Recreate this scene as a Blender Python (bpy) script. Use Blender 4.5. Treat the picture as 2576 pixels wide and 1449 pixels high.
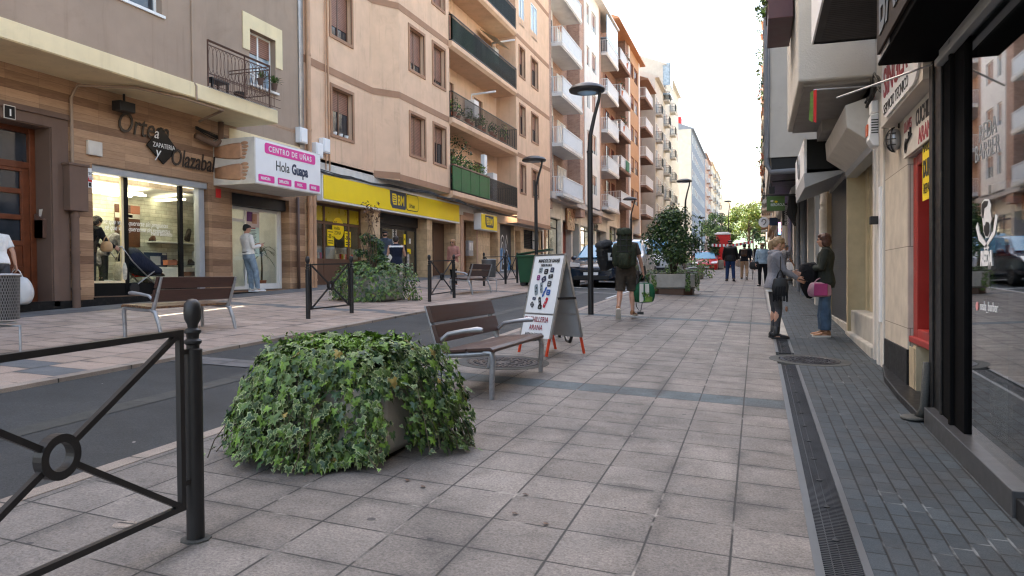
import bpy, math, random
from mathutils import Vector, Matrix, noise
for _o in list(bpy.data.objects): bpy.data.objects.remove(_o)
SC = bpy.context.scene
COL = SC.collection
R = math.radians
random.seed(7)

# ---------------------------------------------------------------- camera, sky, sun, exposure
CAMH = 1.4
YAW, PITCH, ROLL, FPX = R(18.0), R(0.92), -0.0085, 1900.0
RM = (Matrix.Rotation(YAW, 3, 'Z') @ Matrix.Rotation(math.pi / 2 - PITCH, 3, 'X') @ Matrix.Rotation(ROLL, 3, 'Z'))
CPOS = Vector((0, 0, CAMH))
cam = bpy.data.cameras.new('camera'); cam_o = bpy.data.objects.new('camera', cam); COL.objects.link(cam_o)
cam_o.matrix_world = Matrix.Translation(CPOS) @ RM.to_4x4()
cam.sensor_width = 36; cam.lens = 36 * FPX / 2576; cam.clip_start = .05; cam.clip_end = 3000
SC.camera = cam_o
SUN_EL, SUN_AZ = R(43), R(-68)            # azimuth clockwise from +Y; the sun stands beyond the left-hand houses
sv = Vector((math.sin(SUN_AZ) * math.cos(SUN_EL), math.cos(SUN_AZ) * math.cos(SUN_EL), math.sin(SUN_EL)))
W = bpy.data.worlds.new('World'); SC.world = W; W.use_nodes = True
wt = W.node_tree
sky = wt.nodes.new('ShaderNodeTexSky'); sky.sky_type = 'NISHITA'; sky.sun_disc = False
sky.sun_elevation = SUN_EL; sky.sun_rotation = SUN_AZ; sky.air_density = 1.3; sky.dust_density = 6.0; sky.ozone_density = .3
bg = wt.nodes['Background']; wt.links.new(sky.outputs[0], bg.inputs['Color']); bg.inputs['Strength'].default_value = .15
sl = bpy.data.lights.new('sun', 'SUN'); sl.energy = 4.2; sl.angle = R(.5); sl.color = (1, .93, .82)
so = bpy.data.objects.new('sun', sl); COL.objects.link(so); so.rotation_euler = sv.to_track_quat('Z', 'Y').to_euler()
VS = SC.view_settings; VS.view_transform = 'Standard'; VS.look = 'None'; VS.gamma = 1; VS.use_curve_mapping = False
VS.exposure = 2.4
SC.render.engine = 'CYCLES'
cy = SC.cycles; cy.use_denoising = True; cy.use_adaptive_sampling = False; cy.max_bounces = 8; cy.diffuse_bounces = 3; cy.glossy_bounces = 4; cy.filter_width = 1.25
cy.transparent_max_bounces = 12; cy.transmission_bounces = 4; cy.sample_clamp_indirect = 6; cy.caustics_reflective = False; cy.caustics_refractive = False
try: cy.denoiser = 'OPENIMAGEDENOISE'
except Exception: pass

# ---------------------------------------------------------------- measuring: photograph pixel (4000 wide) -> point of the place
GA, GB = -.04, .0305
def gz(x, y): return GA * max(-14.5, min(3.0, x)) + GB * min(y, 330)
def ray(sx, sy):
    u, v = sx * .644, sy * .644
    return RM @ Vector(((u - 1288) / FPX, -(v - 724.5) / FPX, -1))
def G(sx, sy):
    d = ray(sx, sy); t = -CAMH / (d.z - GA * d.x - GB * d.y); return CPOS + d * t
def FX(sx, sy, x): d = ray(sx, sy); return CPOS + d * (x / d.x)
def FY(sx, sy, y): d = ray(sx, sy); return CPOS + d * (y / d.y)

# ---------------------------------------------------------------- node helpers
class NT:
    def __init__(s, name):
        s.m = bpy.data.materials.new(name); s.m.use_nodes = True; s.t = s.m.node_tree
        s.bsdf = s.t.nodes['Principled BSDF']; s.out = s.t.nodes['Material Output']; s._c = None
    def n(s, typ, **kw):
        x = s.t.nodes.new(typ)
        for k, v in kw.items(): setattr(x, k, v)
        return x
    def put(s, sock, v):
        if isinstance(v, bpy.types.NodeSocket): s.t.links.new(v, sock)
        elif isinstance(v, (tuple, list)) and len(v) == 3 and sock.type == 'RGBA': sock.default_value = (*v, 1)
        else: sock.default_value = v
    def co(s):
        if not s._c: s._c = s.n('ShaderNodeTexCoord').outputs['Object']
        return s._c
    def world(s): return s.n('ShaderNodeNewGeometry').outputs['Position']
    def ma(s, op, a, b=0., c=0., clamp=False):
        x = s.n('ShaderNodeMath', operation=op, use_clamp=clamp)
        s.put(x.inputs[0], a); s.put(x.inputs[1], b); s.put(x.inputs[2], c); return x.outputs[0]
    def xyz(s, v): x = s.n('ShaderNodeSeparateXYZ'); s.put(x.inputs[0], v); return x.outputs
    def comb(s, a, b, c=0.):
        x = s.n('ShaderNodeCombineXYZ')
        for i, v in enumerate((a, b, c)): s.put(x.inputs[i], v)
        return x.outputs[0]
    def mapv(s, v, scale=(1, 1, 1), rot=(0, 0, 0)):
        x = s.n('ShaderNodeMapping'); s.put(x.inputs[0], v); x.inputs['Scale'].default_value = scale; x.inputs['Rotation'].default_value = rot; return x.outputs[0]
    def noise(s, v, scale=5., detail=4., rough=.55, dist=0.):
        x = s.n('ShaderNodeTexNoise'); s.put(x.inputs['Vector'], v); x.inputs['Scale'].default_value = scale
        x.inputs['Detail'].default_value = detail; x.inputs['Roughness'].default_value = rough; x.inputs['Distortion'].default_value = dist; return x.outputs['Fac']
    def white(s, v): x = s.n('ShaderNodeTexWhiteNoise'); s.put(x.inputs['Vector'], v); return x.outputs['Value']
    def ramp(s, f, a, b, lo=0., hi=1.):
        x = s.n('ShaderNodeMapRange', clamp=True); s.put(x.inputs[0], f); s.put(x.inputs[1], a); s.put(x.inputs[2], b); s.put(x.inputs[3], lo); s.put(x.inputs[4], hi); return x.outputs[0]
    def mix(s, f, a, b, blend='MIX'):
        x = s.n('ShaderNodeMix', data_type='RGBA', blend_type=blend); s.put(x.inputs[0], f); s.put(x.inputs[6], a); s.put(x.inputs[7], b); return x.outputs[2]
    def bump(s, h, strength=.3, dist=.01):
        x = s.n('ShaderNodeBump'); s.put(x.inputs['Height'], h); x.inputs['Strength'].default_value = strength; x.inputs['Distance'].default_value = dist
        s.t.links.new(x.outputs[0], s.bsdf.inputs['Normal'])
    def set(s, col=None, rough=None, metal=None, spec=None):
        if col is not None: s.put(s.bsdf.inputs['Base Color'], col)
        if rough is not None: s.put(s.bsdf.inputs['Roughness'], rough)
        if metal is not None: s.put(s.bsdf.inputs['Metallic'], metal)
        if spec is not None: s.put(s.bsdf.inputs['Specular IOR Level'], spec)
        return s.m

def mat(name, col, rough=.6, metal=0., var=.12, scale=4., bump=0., bscale=60., spec=.4, dirt=0., dcol=(.08, .065, .05), dscale=1.3):
    """plain paint / stone / cloth: colour with two scales of variation, optional dirt patches and bump"""
    t = NT(name); c = t.co()
    n1 = t.noise(c, scale, 5.)
    k = t.ramp(n1, .25, .75, 1 - var, 1 + var)
    cc = t.mix(1., (col[0], col[1], col[2]), t.comb(k, k, k), 'MULTIPLY')
    if dirt > 0:
        d = t.noise(c, dscale, 6., .7, .4)
        cc = t.mix(t.ramp(d, .52, .78, 0., dirt), cc, dcol)
    t.set(cc, t.ramp(n1, .2, .8, max(.03, rough - .08), min(1, rough + .08)), metal, spec)
    if bump > 0: t.bump(t.noise(c, bscale, 4.), bump, .006)
    return t.m
def emit(name, col, strength):
    t = NT(name); t.set(col, .5); t.put(t.bsdf.inputs['Emission Color'], col); t.bsdf.inputs['Emission Strength'].default_value = strength; return t.m
def glass(name, tint=(.75, .8, .78), refl=1.0, ior=1.5):
    t = NT(name); t.t.nodes.remove(t.bsdf)
    tr = t.n('ShaderNodeBsdfTransparent'); tr.inputs[0].default_value = (*tint, 1)
    gl = t.n('ShaderNodeBsdfGlossy'); gl.inputs['Roughness'].default_value = .02; gl.inputs['Color'].default_value = (1, 1, 1, 1)
    ge = t.n('ShaderNodeNewGeometry'); dt_ = t.n('ShaderNodeVectorMath', operation='DOT_PRODUCT'); t.t.links.new(ge.outputs['Incoming'], dt_.inputs[0]); t.t.links.new(ge.outputs['Normal'], dt_.inputs[1])
    f0 = ((ior - 1) / (ior + 1)) ** 2; k = t.ma('POWER', t.ma('SUBTRACT', 1., t.ma('ABSOLUTE', dt_.outputs['Value'])), 5.)
    mx = t.n('ShaderNodeMixShader'); t.t.links.new(t.ma('MULTIPLY', t.ma('ADD', f0, t.ma('MULTIPLY', k, 1 - f0)), refl, clamp=True), mx.inputs[0])
    t.t.links.new(tr.outputs[0], mx.inputs[1]); t.t.links.new(gl.outputs[0], mx.inputs[2]); t.t.links.new(mx.outputs[0], t.out.inputs[0])
    return t.m

# ---------------------------------------------------------------- objects
WORLD = set()                    # names of meshes whose vertices are in place coordinates
def tag(o, label=None, cat=None, group=None, kind=None):
    if label: o['label'] = label
    if cat: o['category'] = cat
    if group: o['group'] = group
    if kind: o['kind'] = kind
    return o
def thing(name, label, cat, loc=(0, 0, 0), rz=0., group=None):
    o = bpy.data.objects.new(name, None); COL.objects.link(o); o.location = loc; o.rotation_euler = (0, 0, rz)
    o.empty_display_size = .2
    return tag(o, label, cat, group)
def dup(o, parent=None, label=None, loc=None, rz=None):
    c = o.copy(); COL.objects.link(c)
    if parent: c.parent = parent
    for ch in o.children: dup(ch, c)
    if label: c['label'] = label
    if loc is not None: c.location = loc
    if rz is not None: c.rotation_euler = (0, 0, rz)
    return c
def rotm(rx=0, ry=0, rz=0): return Matrix.Rotation(rz, 3, 'Z') @ Matrix.Rotation(ry, 3, 'Y') @ Matrix.Rotation(rx, 3, 'X')
def frame_of(d):
    d = d.normalized(); a = Vector((0, 0, 1)) if abs(d.z) < .9 else Vector((0, 1, 0))
    s = d.cross(a).normalized(); return s, s.cross(d).normalized()

class MB:
    def __init__(s): s.v = []; s.f = []; s.mi = []
    def add(s, vs, fs, m=0):
        b = len(s.v); s.v += [tuple(p) for p in vs]; s.f += [tuple(i + b for i in f) for f in fs]; s.mi += [m] * len(fs); return s
    def box(s, x0, y0, z0, x1, y1, z1, m=0):
        if x0 > x1: x0, x1 = x1, x0
        if y0 > y1: y0, y1 = y1, y0
        if z0 > z1: z0, z1 = z1, z0
        return s.add([(x0, y0, z0), (x1, y0, z0), (x1, y1, z0), (x0, y1, z0), (x0, y0, z1), (x1, y0, z1), (x1, y1, z1), (x0, y1, z1)],
                     [(0, 3, 2, 1), (4, 5, 6, 7), (0, 1, 5, 4), (1, 2, 6, 5), (2, 3, 7, 6), (3, 0, 4, 7)], m)
    def obox(s, c, sz, rot=None, m=0):
        a, b, d = sz[0] / 2, sz[1] / 2, sz[2] / 2; rot = rot or Matrix.Identity(3); c = Vector(c)
        vs = [c + rot @ Vector(p) for p in ((-a, -b, -d), (a, -b, -d), (a, b, -d), (-a, b, -d), (-a, -b, d), (a, -b, d), (a, b, d), (-a, b, d))]
        return s.add(vs, [(0, 3, 2, 1), (4, 5, 6, 7), (0, 1, 5, 4), (1, 2, 6, 5), (2, 3, 7, 6), (3, 0, 4, 7)], m)
    def bar(s, a, b, w, h=None, m=0, up=None):
        a, b = Vector(a), Vector(b); h = h or w; d = b - a
        sd, u = frame_of(d)
        if up is not None:
            u = Vector(up); sd = d.cross(u).normalized(); u = sd.cross(d).normalized()
        vs = []
        for p in (a, b): vs += [p - sd * w / 2 - u * h / 2, p + sd * w / 2 - u * h / 2, p + sd * w / 2 + u * h / 2, p - sd * w / 2 + u * h / 2]
        return s.add(vs, [(3, 2, 1, 0), (4, 5, 6, 7), (0, 1, 5, 4), (1, 2, 6, 5), (2, 3, 7, 6), (3, 0, 4, 7)], m)
    def prism(s, poly, d, m=0):
        """closed outline (3-D points) pushed along vector d"""
        n = len(poly); d = Vector(d); P = [Vector(p) for p in poly]
        return s.add(P + [p + d for p in P], [tuple(range(n))[::-1], tuple(range(n, 2 * n))] + [(i, (i + 1) % n, n + (i + 1) % n, n + i) for i in range(n)], m)
    def face(s, pts, m=0): return s.add(pts, [tuple(range(len(pts)))], m)
    def tube(s, pts, r, n=8, m=0, closed=False):
        P = [Vector(p) for p in pts]; k = len(P); rs = r if isinstance(r, (list, tuple)) else [r] * k
        vs = []; pu = None
        for i, p in enumerate(P):
            if closed: d = P[(i + 1) % k] - P[i - 1]
            else: d = P[min(i + 1, k - 1)] - P[max(i - 1, 0)]
            if pu is None: sd, u = frame_of(d)
            else:
                sd = d.cross(pu)
                if sd.length < 1e-6: sd, u = frame_of(d)
                else: sd.normalize(); u = sd.cross(d).normalized()
            pu = u
            for j in range(n):
                t = 2 * math.pi * j / n; vs.append(p + (sd * math.cos(t) + u * math.sin(t)) * rs[i])
        fs = []
        for i in range(k if closed else k - 1):
            a, b = i * n, ((i + 1) % k) * n
            fs += [(a + j, a + (j + 1) % n, b + (j + 1) % n, b + j) for j in range(n)]
        if not closed: fs += [tuple(range(n))[::-1], tuple(range((k - 1) * n, k * n))]
        return s.add(vs, fs, m)
    def lathe(s, prof, c=(0, 0, 0), n=16, m=0, rot=None):
        c = Vector(c); vs = []; rot = rot or Matrix.Identity(3)
        for r, z in prof:
            for j in range(n):
                t = 2 * math.pi * j / n; vs.append(c + rot @ Vector((r * math.cos(t), r * math.sin(t), z)))
        k = len(prof); fs = []
        for i in range(k - 1): fs += [(i * n + j, i * n + (j + 1) % n, (i + 1) * n + (j + 1) % n, (i + 1) * n + j) for j in range(n)]
        fs += [tuple(range(n))[::-1], tuple(range((k - 1) * n, k * n))]
        return s.add(vs, fs, m)
    def ell(s, c, r, n=12, k=8, m=0, rot=None):
        c = Vector(c); rot = rot or Matrix.Identity(3); vs = [c + rot @ Vector((0, 0, -r[2]))]
        for i in range(1, k):
            a = math.pi * i / k
            for j in range(n):
                t = 2 * math.pi * j / n; vs.append(c + rot @ Vector((r[0] * math.sin(a) * math.cos(t), r[1] * math.sin(a) * math.sin(t), -r[2] * math.cos(a))))
        vs.append(c + rot @ Vector((0, 0, r[2]))); L = len(vs) - 1
        fs = [(0, 1 + (j + 1) % n, 1 + j) for j in range(n)]
        for i in range(k - 2): fs += [(1 + i * n + j, 1 + i * n + (j + 1) % n, 1 + (i + 1) * n + (j + 1) % n, 1 + (i + 1) * n + j) for j in range(n)]
        b = 1 + (k - 2) * n; fs += [(b + j, b + (j + 1) % n, L) for j in range(n)]
        return s.add(vs, fs, m)
    def loft(s, rings, m=0):
        """rings: lists of points with the same count, capped at both ends"""
        n = len(rings[0]); vs = [p for r in rings for p in r]; k = len(rings); fs = []
        for i in range(k - 1): fs += [(i * n + j, i * n + (j + 1) % n, (i + 1) * n + (j + 1) % n, (i + 1) * n + j) for j in range(n)]
        fs += [tuple(range(n))[::-1], tuple(range((k - 1) * n, k * n))]
        return s.add(vs, fs, m)
    def xf(s, M, i0=0):
        for i in range(i0, len(s.v)): s.v[i] = tuple(M @ Vector(s.v[i]))
        return s
    def build(s, name, mats, parent=None, world=False, smooth=False, bevel=0., loc=None):
        me = bpy.data.meshes.new(name); me.from_pydata(s.v, [], s.f); me.update()
        mats = mats if isinstance(mats, (list, tuple)) else [mats]
        for m in mats: me.materials.append(m)
        if len(mats) > 1: me.polygons.foreach_set('material_index', s.mi)
        if smooth:
            me.polygons.foreach_set('use_smooth', [True] * len(me.polygons))
        o = bpy.data.objects.new(name, me); COL.objects.link(o)
        if smooth == 'auto':
            try: me.set_sharp_from_angle(angle=R(38))
            except Exception: pass
        if parent:
            o.parent = parent
            if world:
                if parent.name not in WORLD: o.location = Matrix.Rotation(-parent.rotation_euler.z, 3, 'Z') @ (-Vector(parent.location)); o.rotation_euler = (0, 0, -parent.rotation_euler.z)
                WORLD.add(o.name)
        elif world: WORLD.add(o.name)
        if loc is not None: o.location = loc
        if bevel: b = o.modifiers.new('bevel', 'BEVEL'); b.width = bevel; b.segments = 2; b.limit_method = 'ANGLE'; b.angle_limit = R(40)
        return o
def remesh(o, vox, sm=2):
    m = o.modifiers.new('remesh', 'REMESH'); m.mode = 'VOXEL'; m.voxel_size = vox; m.use_smooth_shade = True
    if sm: k = o.modifiers.new('smooth', 'SMOOTH'); k.iterations = sm; k.factor = .5
    return o
def struct(o): return tag(o, kind='structure')

def text(s, size, org, right, up, m, parent=None, ext=.003, name='lettering', align='LEFT', world=True, shear=0., bold=0., sp=1., wide=1.):
    """writing as flat-extruded letters: org = baseline start, right / up = unit vectors of the board"""
    c = bpy.data.curves.new(name, 'FONT'); c.body = s; c.size = size; c.extrude = ext; c.align_x = align; c.shear = shear; c.offset = bold; c.space_character = sp; c.resolution_u = 3
    t = bpy.data.objects.new('t', c); COL.objects.link(t)
    dg = bpy.context.evaluated_depsgraph_get(); me = bpy.data.meshes.new_from_object(t.evaluated_get(dg)); bpy.data.objects.remove(t)
    right = Vector(right).normalized(); up = Vector(up).normalized(); nn = right.cross(up); org = Vector(org)
    vs = [org + right * (v.co.x * wide) + up * v.co.y + nn * v.co.z for v in me.vertices]
    b = MB(); b.add(vs, [tuple(p.vertices) for p in me.polygons]); bpy.data.meshes.remove(me)
    return b.build(name, m, parent, world)
# ---------------------------------------------------------------- paving materials (tile grids measured on the spot)
def grid_mat(name, ox, oy, tx, ty, cols, skew=0., joint=.006, band=None, bandcol=None, off=0., tint=.12, stain=.5, gum=.75, speck=150., rough=.75, light=(.30, .27, .24), dark=(.035, .033, .031)):
    t = NT(name); P = t.xyz(t.world())
    X = t.ma('DIVIDE', t.ma('SUBTRACT', P[0], ox), tx)
    Y0 = t.ma('DIVIDE', t.ma('SUBTRACT', t.ma('ADD', P[1], t.ma('MULTIPLY', P[0], skew)), oy), ty)
    ix = t.ma('FLOOR', X)
    Y = t.ma('ADD', Y0, t.ma('MULTIPLY', t.ma('MODULO', t.ma('ABSOLUTE', ix), 2.), off)) if off else Y0
    iy = t.ma('FLOOR', Y); fx = t.ma('FRACT', X); fy = t.ma('FRACT', Y)
    wob = t.ma('MULTIPLY', t.ma('SUBTRACT', t.noise(t.world(), 9., 3.), .5), joint * 1.2)
    ex = t.ma('ADD', t.ma('MULTIPLY', t.ma('MINIMUM', fx, t.ma('SUBTRACT', 1., fx)), tx), wob)
    ey = t.ma('ADD', t.ma('MULTIPLY', t.ma('MINIMUM', fy, t.ma('SUBTRACT', 1., fy)), ty), wob)
    e = t.ma('MINIMUM', ex, ey)
    jm = t.ramp(e, joint * .5, joint * 1.3, 1., 0.)
    cell = t.comb(ix, iy, 0.)
    w = t.white(cell)
    c = t.mix(w, cols[0], cols[1])
    k = t.ramp(t.white(t.comb(iy, ix, 3.)), 0, 1, 1 - tint, 1 + tint); c = t.mix(1., c, t.comb(k, k, k), 'MULTIPLY')
    if band:
        bm = t.ma('COMPARE', t.ma('MODULO', t.ma('ADD', iy, band[1]), band[0]), 0., .1)
        c = t.mix(bm, c, bandcol)
    wp = t.world()
    n1 = t.noise(wp, 1.1, 6., .68, .3); n2 = t.noise(wp, 4.5, 5., .65)
    c = t.mix(t.ramp(n1, .40, .70, 0., stain), c, t.mix(.62, c, (.05, .047, .046)))
    c = t.mix(t.ramp(n2, .55, .8, 0., stain * .8), c, t.mix(.6, c, (.06, .055, .05)))
    # dirt creeping in from the joints
    c = t.mix(t.ma('MULTIPLY', t.ramp(e, 0., .085, .85, 0.), t.ramp(t.noise(wp, 2.3, 4.), .45, .7, 0., 1.)), c, (.05, .048, .046))
    sp = t.noise(wp, speck, 2., .8)
    kk = t.ramp(sp, .3, .7, .62, 1.35); c = t.mix(1., c, t.comb(kk, kk, kk), 'MULTIPLY')
    jn = t.noise(wp, 3.1, 3.)
    c = t.mix(jm, c, t.mix(t.ramp(jn, .58, .68), dark, light))
    if gum:
        v = t.n('ShaderNodeTexVoronoi'); t.put(v.inputs['Vector'], t.comb(P[0], P[1], 0.)); v.inputs['Scale'].default_value = 2.3
        r = t.ma('MULTIPLY', t.xyz(v.outputs['Color'])[0], t.xyz(v.outputs['Color'])[0])
        g = t.ma('LESS_THAN', v.outputs['Distance'], t.ma('MULTIPLY', r, .105))
        c = t.mix(t.ma('MULTIPLY', g, gum), c, (.035, .034, .036))
    t.set(c, t.ramp(n2, .3, .7, rough - .12, rough + .1), 0., .35)
    h = t.ma('ADD', t.ma('MULTIPLY', sp, .25), t.ma('MULTIPLY', jm, -1.))
    t.bump(h, .5, .004)
    return t.m
M = {}
M['tile'] = grid_mat('granite paving tiles', -.12 - .39 * 20, 3.55 - .39 * 40, .39, .39, ((.205, .178, .157), (.238, .209, .186)), skew=.055, band=(20, 11), bandcol=(.085, .105, .115), stain=.95, tint=.085, speck=75.)
M['slab'] = grid_mat('pink paving slabs', -12.6, .1, .6, .4, ((.36, .27, .215), (.42, .32, .26)), skew=.03, joint=.006, band=(19, 5), bandcol=(.14, .145, .15), stain=.4, tint=.1, off=.5, gum=.35)
M['brick_paving'] = grid_mat('slate blue paver bricks', .47, .04, .1, .2, ((.034, .046, .056), (.048, .061, .071)), joint=.0062, off=.5, tint=.2, stain=.5, gum=.3, light=(.17, .18, .185), dark=(.010, .011, .012))
M['plinth_strip'] = grid_mat('dark grey slab strip', -12.6, .1, .4, .4, ((.13, .125, .125), (.16, .155, .15)), joint=.005, stain=.4, gum=0)
M['kerb'] = grid_mat('pale kerb stones', -50., .2, 100., .9, ((.28, .23, .19), (.33, .27, .225)), joint=.008, stain=.5, gum=.4)
M['gutter'] = grid_mat('grey gutter stones', -50., .2, 100., 1.25, ((.045, .046, .042), (.062, .063, .058)), joint=.009, stain=.6, gum=0)
def asphalt():
    t = NT('asphalt'); wp = t.world(); P = t.xyz(wp)
    sp = t.noise(wp, 65., 4., .85); n1 = t.noise(wp, .8, 6., .7)
    c = t.mix(t.ramp(sp, .35, .68), (.009, .0098, .010), (.062, .065, .067))
    k = t.ramp(n1, .3, .7, .6, 1.4); c = t.mix(1., c, t.comb(k, k, k), 'MULTIPLY')
    v = t.n('ShaderNodeTexVoronoi'); t.put(v.inputs['Vector'], t.comb(P[0], P[1], 0.)); v.inputs['Scale'].default_value = 2.6
    x = t.xyz(v.outputs['Color'])[1]
    g = t.ma('LESS_THAN', v.outputs['Distance'], t.ma('MULTIPLY', t.ma('POWER', x, 4.), .055))
    c = t.mix(t.ma('MULTIPLY', g, .8), c, (.5, .47, .46))      # fallen petals and litter
    t.set(c, t.ramp(sp, .2, .8, .62, .9), 0., .4); t.bump(sp, .7, .006); return t.m
M['asphalt'] = asphalt()
M['earth'] = mat('soil', (.06, .045, .03), .95)
M['white_paint'] = mat('worn white road paint', (.55, .56, .55), .8, var=.25, scale=14)

# ---------------------------------------------------------------- building materials
def plank_mat():
    t = NT('wood look wall planks'); P = t.xyz(t.world())
    Z = t.ma('DIVIDE', P[2], .155); iz = t.ma('FLOOR', Z); fz = t.ma('FRACT', Z)
    Y = t.ma('DIVIDE', t.ma('ADD', P[1], P[0]), .66); iy = t.ma('FLOOR', Y); fy = t.ma('FRACT', Y)
    rowt = t.white(t.comb(iz, 7., 0.)); w = t.ma('ADD', t.ma('MULTIPLY', rowt, .72), t.ma('MULTIPLY', t.white(t.comb(iz, iy, 1.)), .28))
    gv = t.comb(t.ma('MULTIPLY', P[1], 2.2), t.ma('MULTIPLY', P[0], 2.2), t.ma('ADD', t.ma('MULTIPLY', P[2], 26.), t.ma('MULTIPLY', iz, 3.7)))
    g = t.noise(gv, 1.6, 6., .6, 1.2)
    lo = t.mix(w, (.12, .06, .033), (.46, .28, .16)); hi = t.mix(w, (.21, .112, .064), (.60, .39, .24))
    c = t.mix(t.ramp(g, .32, .68), lo, hi)
    j = t.ma('MAXIMUM', t.ma('LESS_THAN', fz, .035), t.ma('MULTIPLY', t.ma('LESS_THAN', fy, .009), .55))
    c = t.mix(t.ma('MULTIPLY', j, .65), c, (.07, .035, .02))
    t.set(c, .5, 0., .4); return t.m
def block_mat(name, cols, sy, sz, joint, jcol, off=.5, rough=.6, var=.15, bump=.4, jm=1.):
    t = NT(name); P = t.xyz(t.world())
    Z = t.ma('DIVIDE', P[2], sz); iz = t.ma('FLOOR', Z); fz = t.ma('FRACT', Z)
    Y = t.ma('ADD', t.ma('DIVIDE', t.ma('ADD', P[1], P[0]), sy), t.ma('MULTIPLY', t.ma('MODULO', t.ma('ABSOLUTE', iz), 2.), off)); iy = t.ma('FLOOR', Y); fy = t.ma('FRACT', Y)
    w = t.white(t.comb(iz, iy, 2.)); c = t.mix(w, cols[0], cols[1])
    n = t.noise(t.world(), 5., 5.); k = t.ramp(n, .3, .7, 1 - var, 1 + var); c = t.mix(1., c, t.comb(k, k, k), 'MULTIPLY')
    j = t.ma('MAXIMUM', t.ma('LESS_THAN', fz, joint / sz), t.ma('LESS_THAN', fy, joint / sy))
    c = t.mix(t.ma('MULTIPLY', j, jm), c, jcol); t.set(c, rough, 0., .35)
    t.bump(t.ma('ADD', t.ma('MULTIPLY', j, -1.), t.ma('MULTIPLY', w, .4)), bump, .006); return t.m
def render_mat(name, col, streak=.25, var=.07, bump=.12, dirt=(.35, .28, .22)):
    """painted render: mottling, faint vertical rain streaks, grime patches"""
    t = NT(name); wp = t.world(); P = t.xyz(wp)
    n1 = t.noise(wp, 1.7, 5.); k = t.ramp(n1, .3, .7, 1 - var, 1 + var)
    c = t.mix(1., col, t.comb(k, k, k), 'MULTIPLY')
    sv_ = t.comb(t.ma('MULTIPLY', P[0], 3.), t.ma('MULTIPLY', P[1], 3.), t.ma('MULTIPLY', P[2], .22))
    s1 = t.noise(sv_, 1.9, 6., .7)
    c = t.mix(t.ramp(s1, .55, .8, 0., streak), c, t.mix(.75, c, (col[0] * dirt[0], col[1] * dirt[1], col[2] * dirt[2])))
    pt = t.noise(wp, .55, 6., .75, .6); c = t.mix(t.ramp(pt, .56, .70, 0., .32), c, t.mix(1., c, (.62, .58, .55), 'MULTIPLY'))
    t.set(c, .85, 0., .25); t.bump(t.noise(wp, 55., 3.), bump, .006); return t.m
M['planks'] = plank_mat()
M['stone_tile'] = block_mat('beige marble wall tiles', ((.46, .31, .175), (.58, .41, .25)), .62, .41, .006, (.2, .13, .08), rough=.45, var=.2, bump=.15)
M['stone_wall'] = block_mat('rough split stone wall', ((.42, .42, .33), (.62, .6, .47)), .36, .09, .006, (.25, .24, .19), rough=.8, var=.2, bump=.8)
M['brick'] = block_mat('red brown thin bricks', ((.32, .19, .145), (.42, .27, .205)), .24, .075, .016, (.4, .31, .26), rough=.85)
M['brick2'] = block_mat('dark red bricks', ((.19, .11, .08), (.26, .16, .12)), .24, .075, .014, (.3, .22, .18), rough=.85)
M['mauve'] = render_mat('mauve brown render', (.36, .265, .195), streak=.45)
M['mauve_dark'] = render_mat('dark brown painted stone', (.155, .1, .075), streak=.35)
M['dark_wood_soffit'] = M['planks']
M['cream_trim'] = render_mat('cream yellow paint', (.80, .66, .41), streak=.3)
M['tan'] = render_mat('salmon tan render', (.71, .48, .325), streak=.6)
M['ochre'] = render_mat('ochre brown paint', (.37, .21, .13), streak=.15)
M['white_render'] = render_mat('white render', (.68, .67, .65), streak=.15)  # the render's own even white
M['cream'] = render_mat('cream render', (.50, .475, .42), streak=.22)
M['cream_grey'] = render_mat('weathered cream stucco', (.5, .47, .42), streak=.5, bump=.9)
M['orange'] = render_mat('orange render', (.45, .28, .16), streak=.35)
M['bluegrey'] = render_mat('blue grey render', (.20, .225, .265), streak=.25)
M['pale'] = render_mat('pale render', (.62, .52, .4), streak=.2)
M['soffit'] = render_mat('off white soffit', (.5, .46, .43), streak=.1)
M['concrete'] = mat('weathered concrete', (.40, .375, .33), .9, var=.2, scale=3, bump=.35, bscale=70, dirt=.6, dcol=(.12, .11, .08))
M['white_rail'] = mat('white painted steel', (.78, .79, .8), .45, var=.05)
M['white_frame'] = mat('white window frame', (.78, .77, .74), .4, var=.04)
M['brown_frame'] = mat('brown window frame', (.12, .06, .035), .45)
M['shutter'] = block_mat('brown roller shutter', ((.26, .125, .085), (.29, .14, .095)), 50., .055, .016, (.12, .055, .035), off=0, rough=.5, bump=.5)
M['shutter_cream'] = block_mat('cream roller shutter', ((.6, .56, .5), (.64, .6, .53)), 50., .055, .014, (.36, .33, .3), off=0, rough=.5)
M['shutter_black'] = block_mat('black slatted shutter', ((.02, .021, .024), (.026, .027, .03)), 50., .045, .012, (.006, .006, .007), off=0, rough=.4, bump=.8)
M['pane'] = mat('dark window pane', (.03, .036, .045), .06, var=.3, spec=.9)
M['pane_sky'] = mat('pane tinted pale with reflected sky', (.30, .38, .44), .08, var=.3, spec=.9)  # reflected sky painted into the pane as a pale base colour
M['curtain'] = mat('net curtain', (.62, .6, .56), .8)
M['green_awn'] = mat('green fabric', (.03, .16, .1), .8)
M['red_frame'] = mat('red brown woodwork', (.22, .05, .03), .5)
M['terracotta'] = mat('terracotta', (.42, .15, .08), .8)
M['roof'] = mat('roof tile', (.35, .2, .15), .8)
M['pipe_tan'] = mat('tan painted downpipe', (.5, .29, .17), .5)
M['pipe_brown'] = mat('brown painted downpipe', (.13, .075, .055), .5)
M['pipe_grey'] = mat('grey downpipe', (.22, .23, .25), .5, dirt=.4)
M['cable'] = mat('black cable', (.02, .019, .018), .6)
M['iron'] = mat('dark painted iron', (.017, .016, .0165), .45, var=.2, scale=9, bump=.12, bscale=160, spec=.45)
M['iron_top'] = mat('gloss dark iron', (.02, .026, .03), .25, spec=.6)
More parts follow.
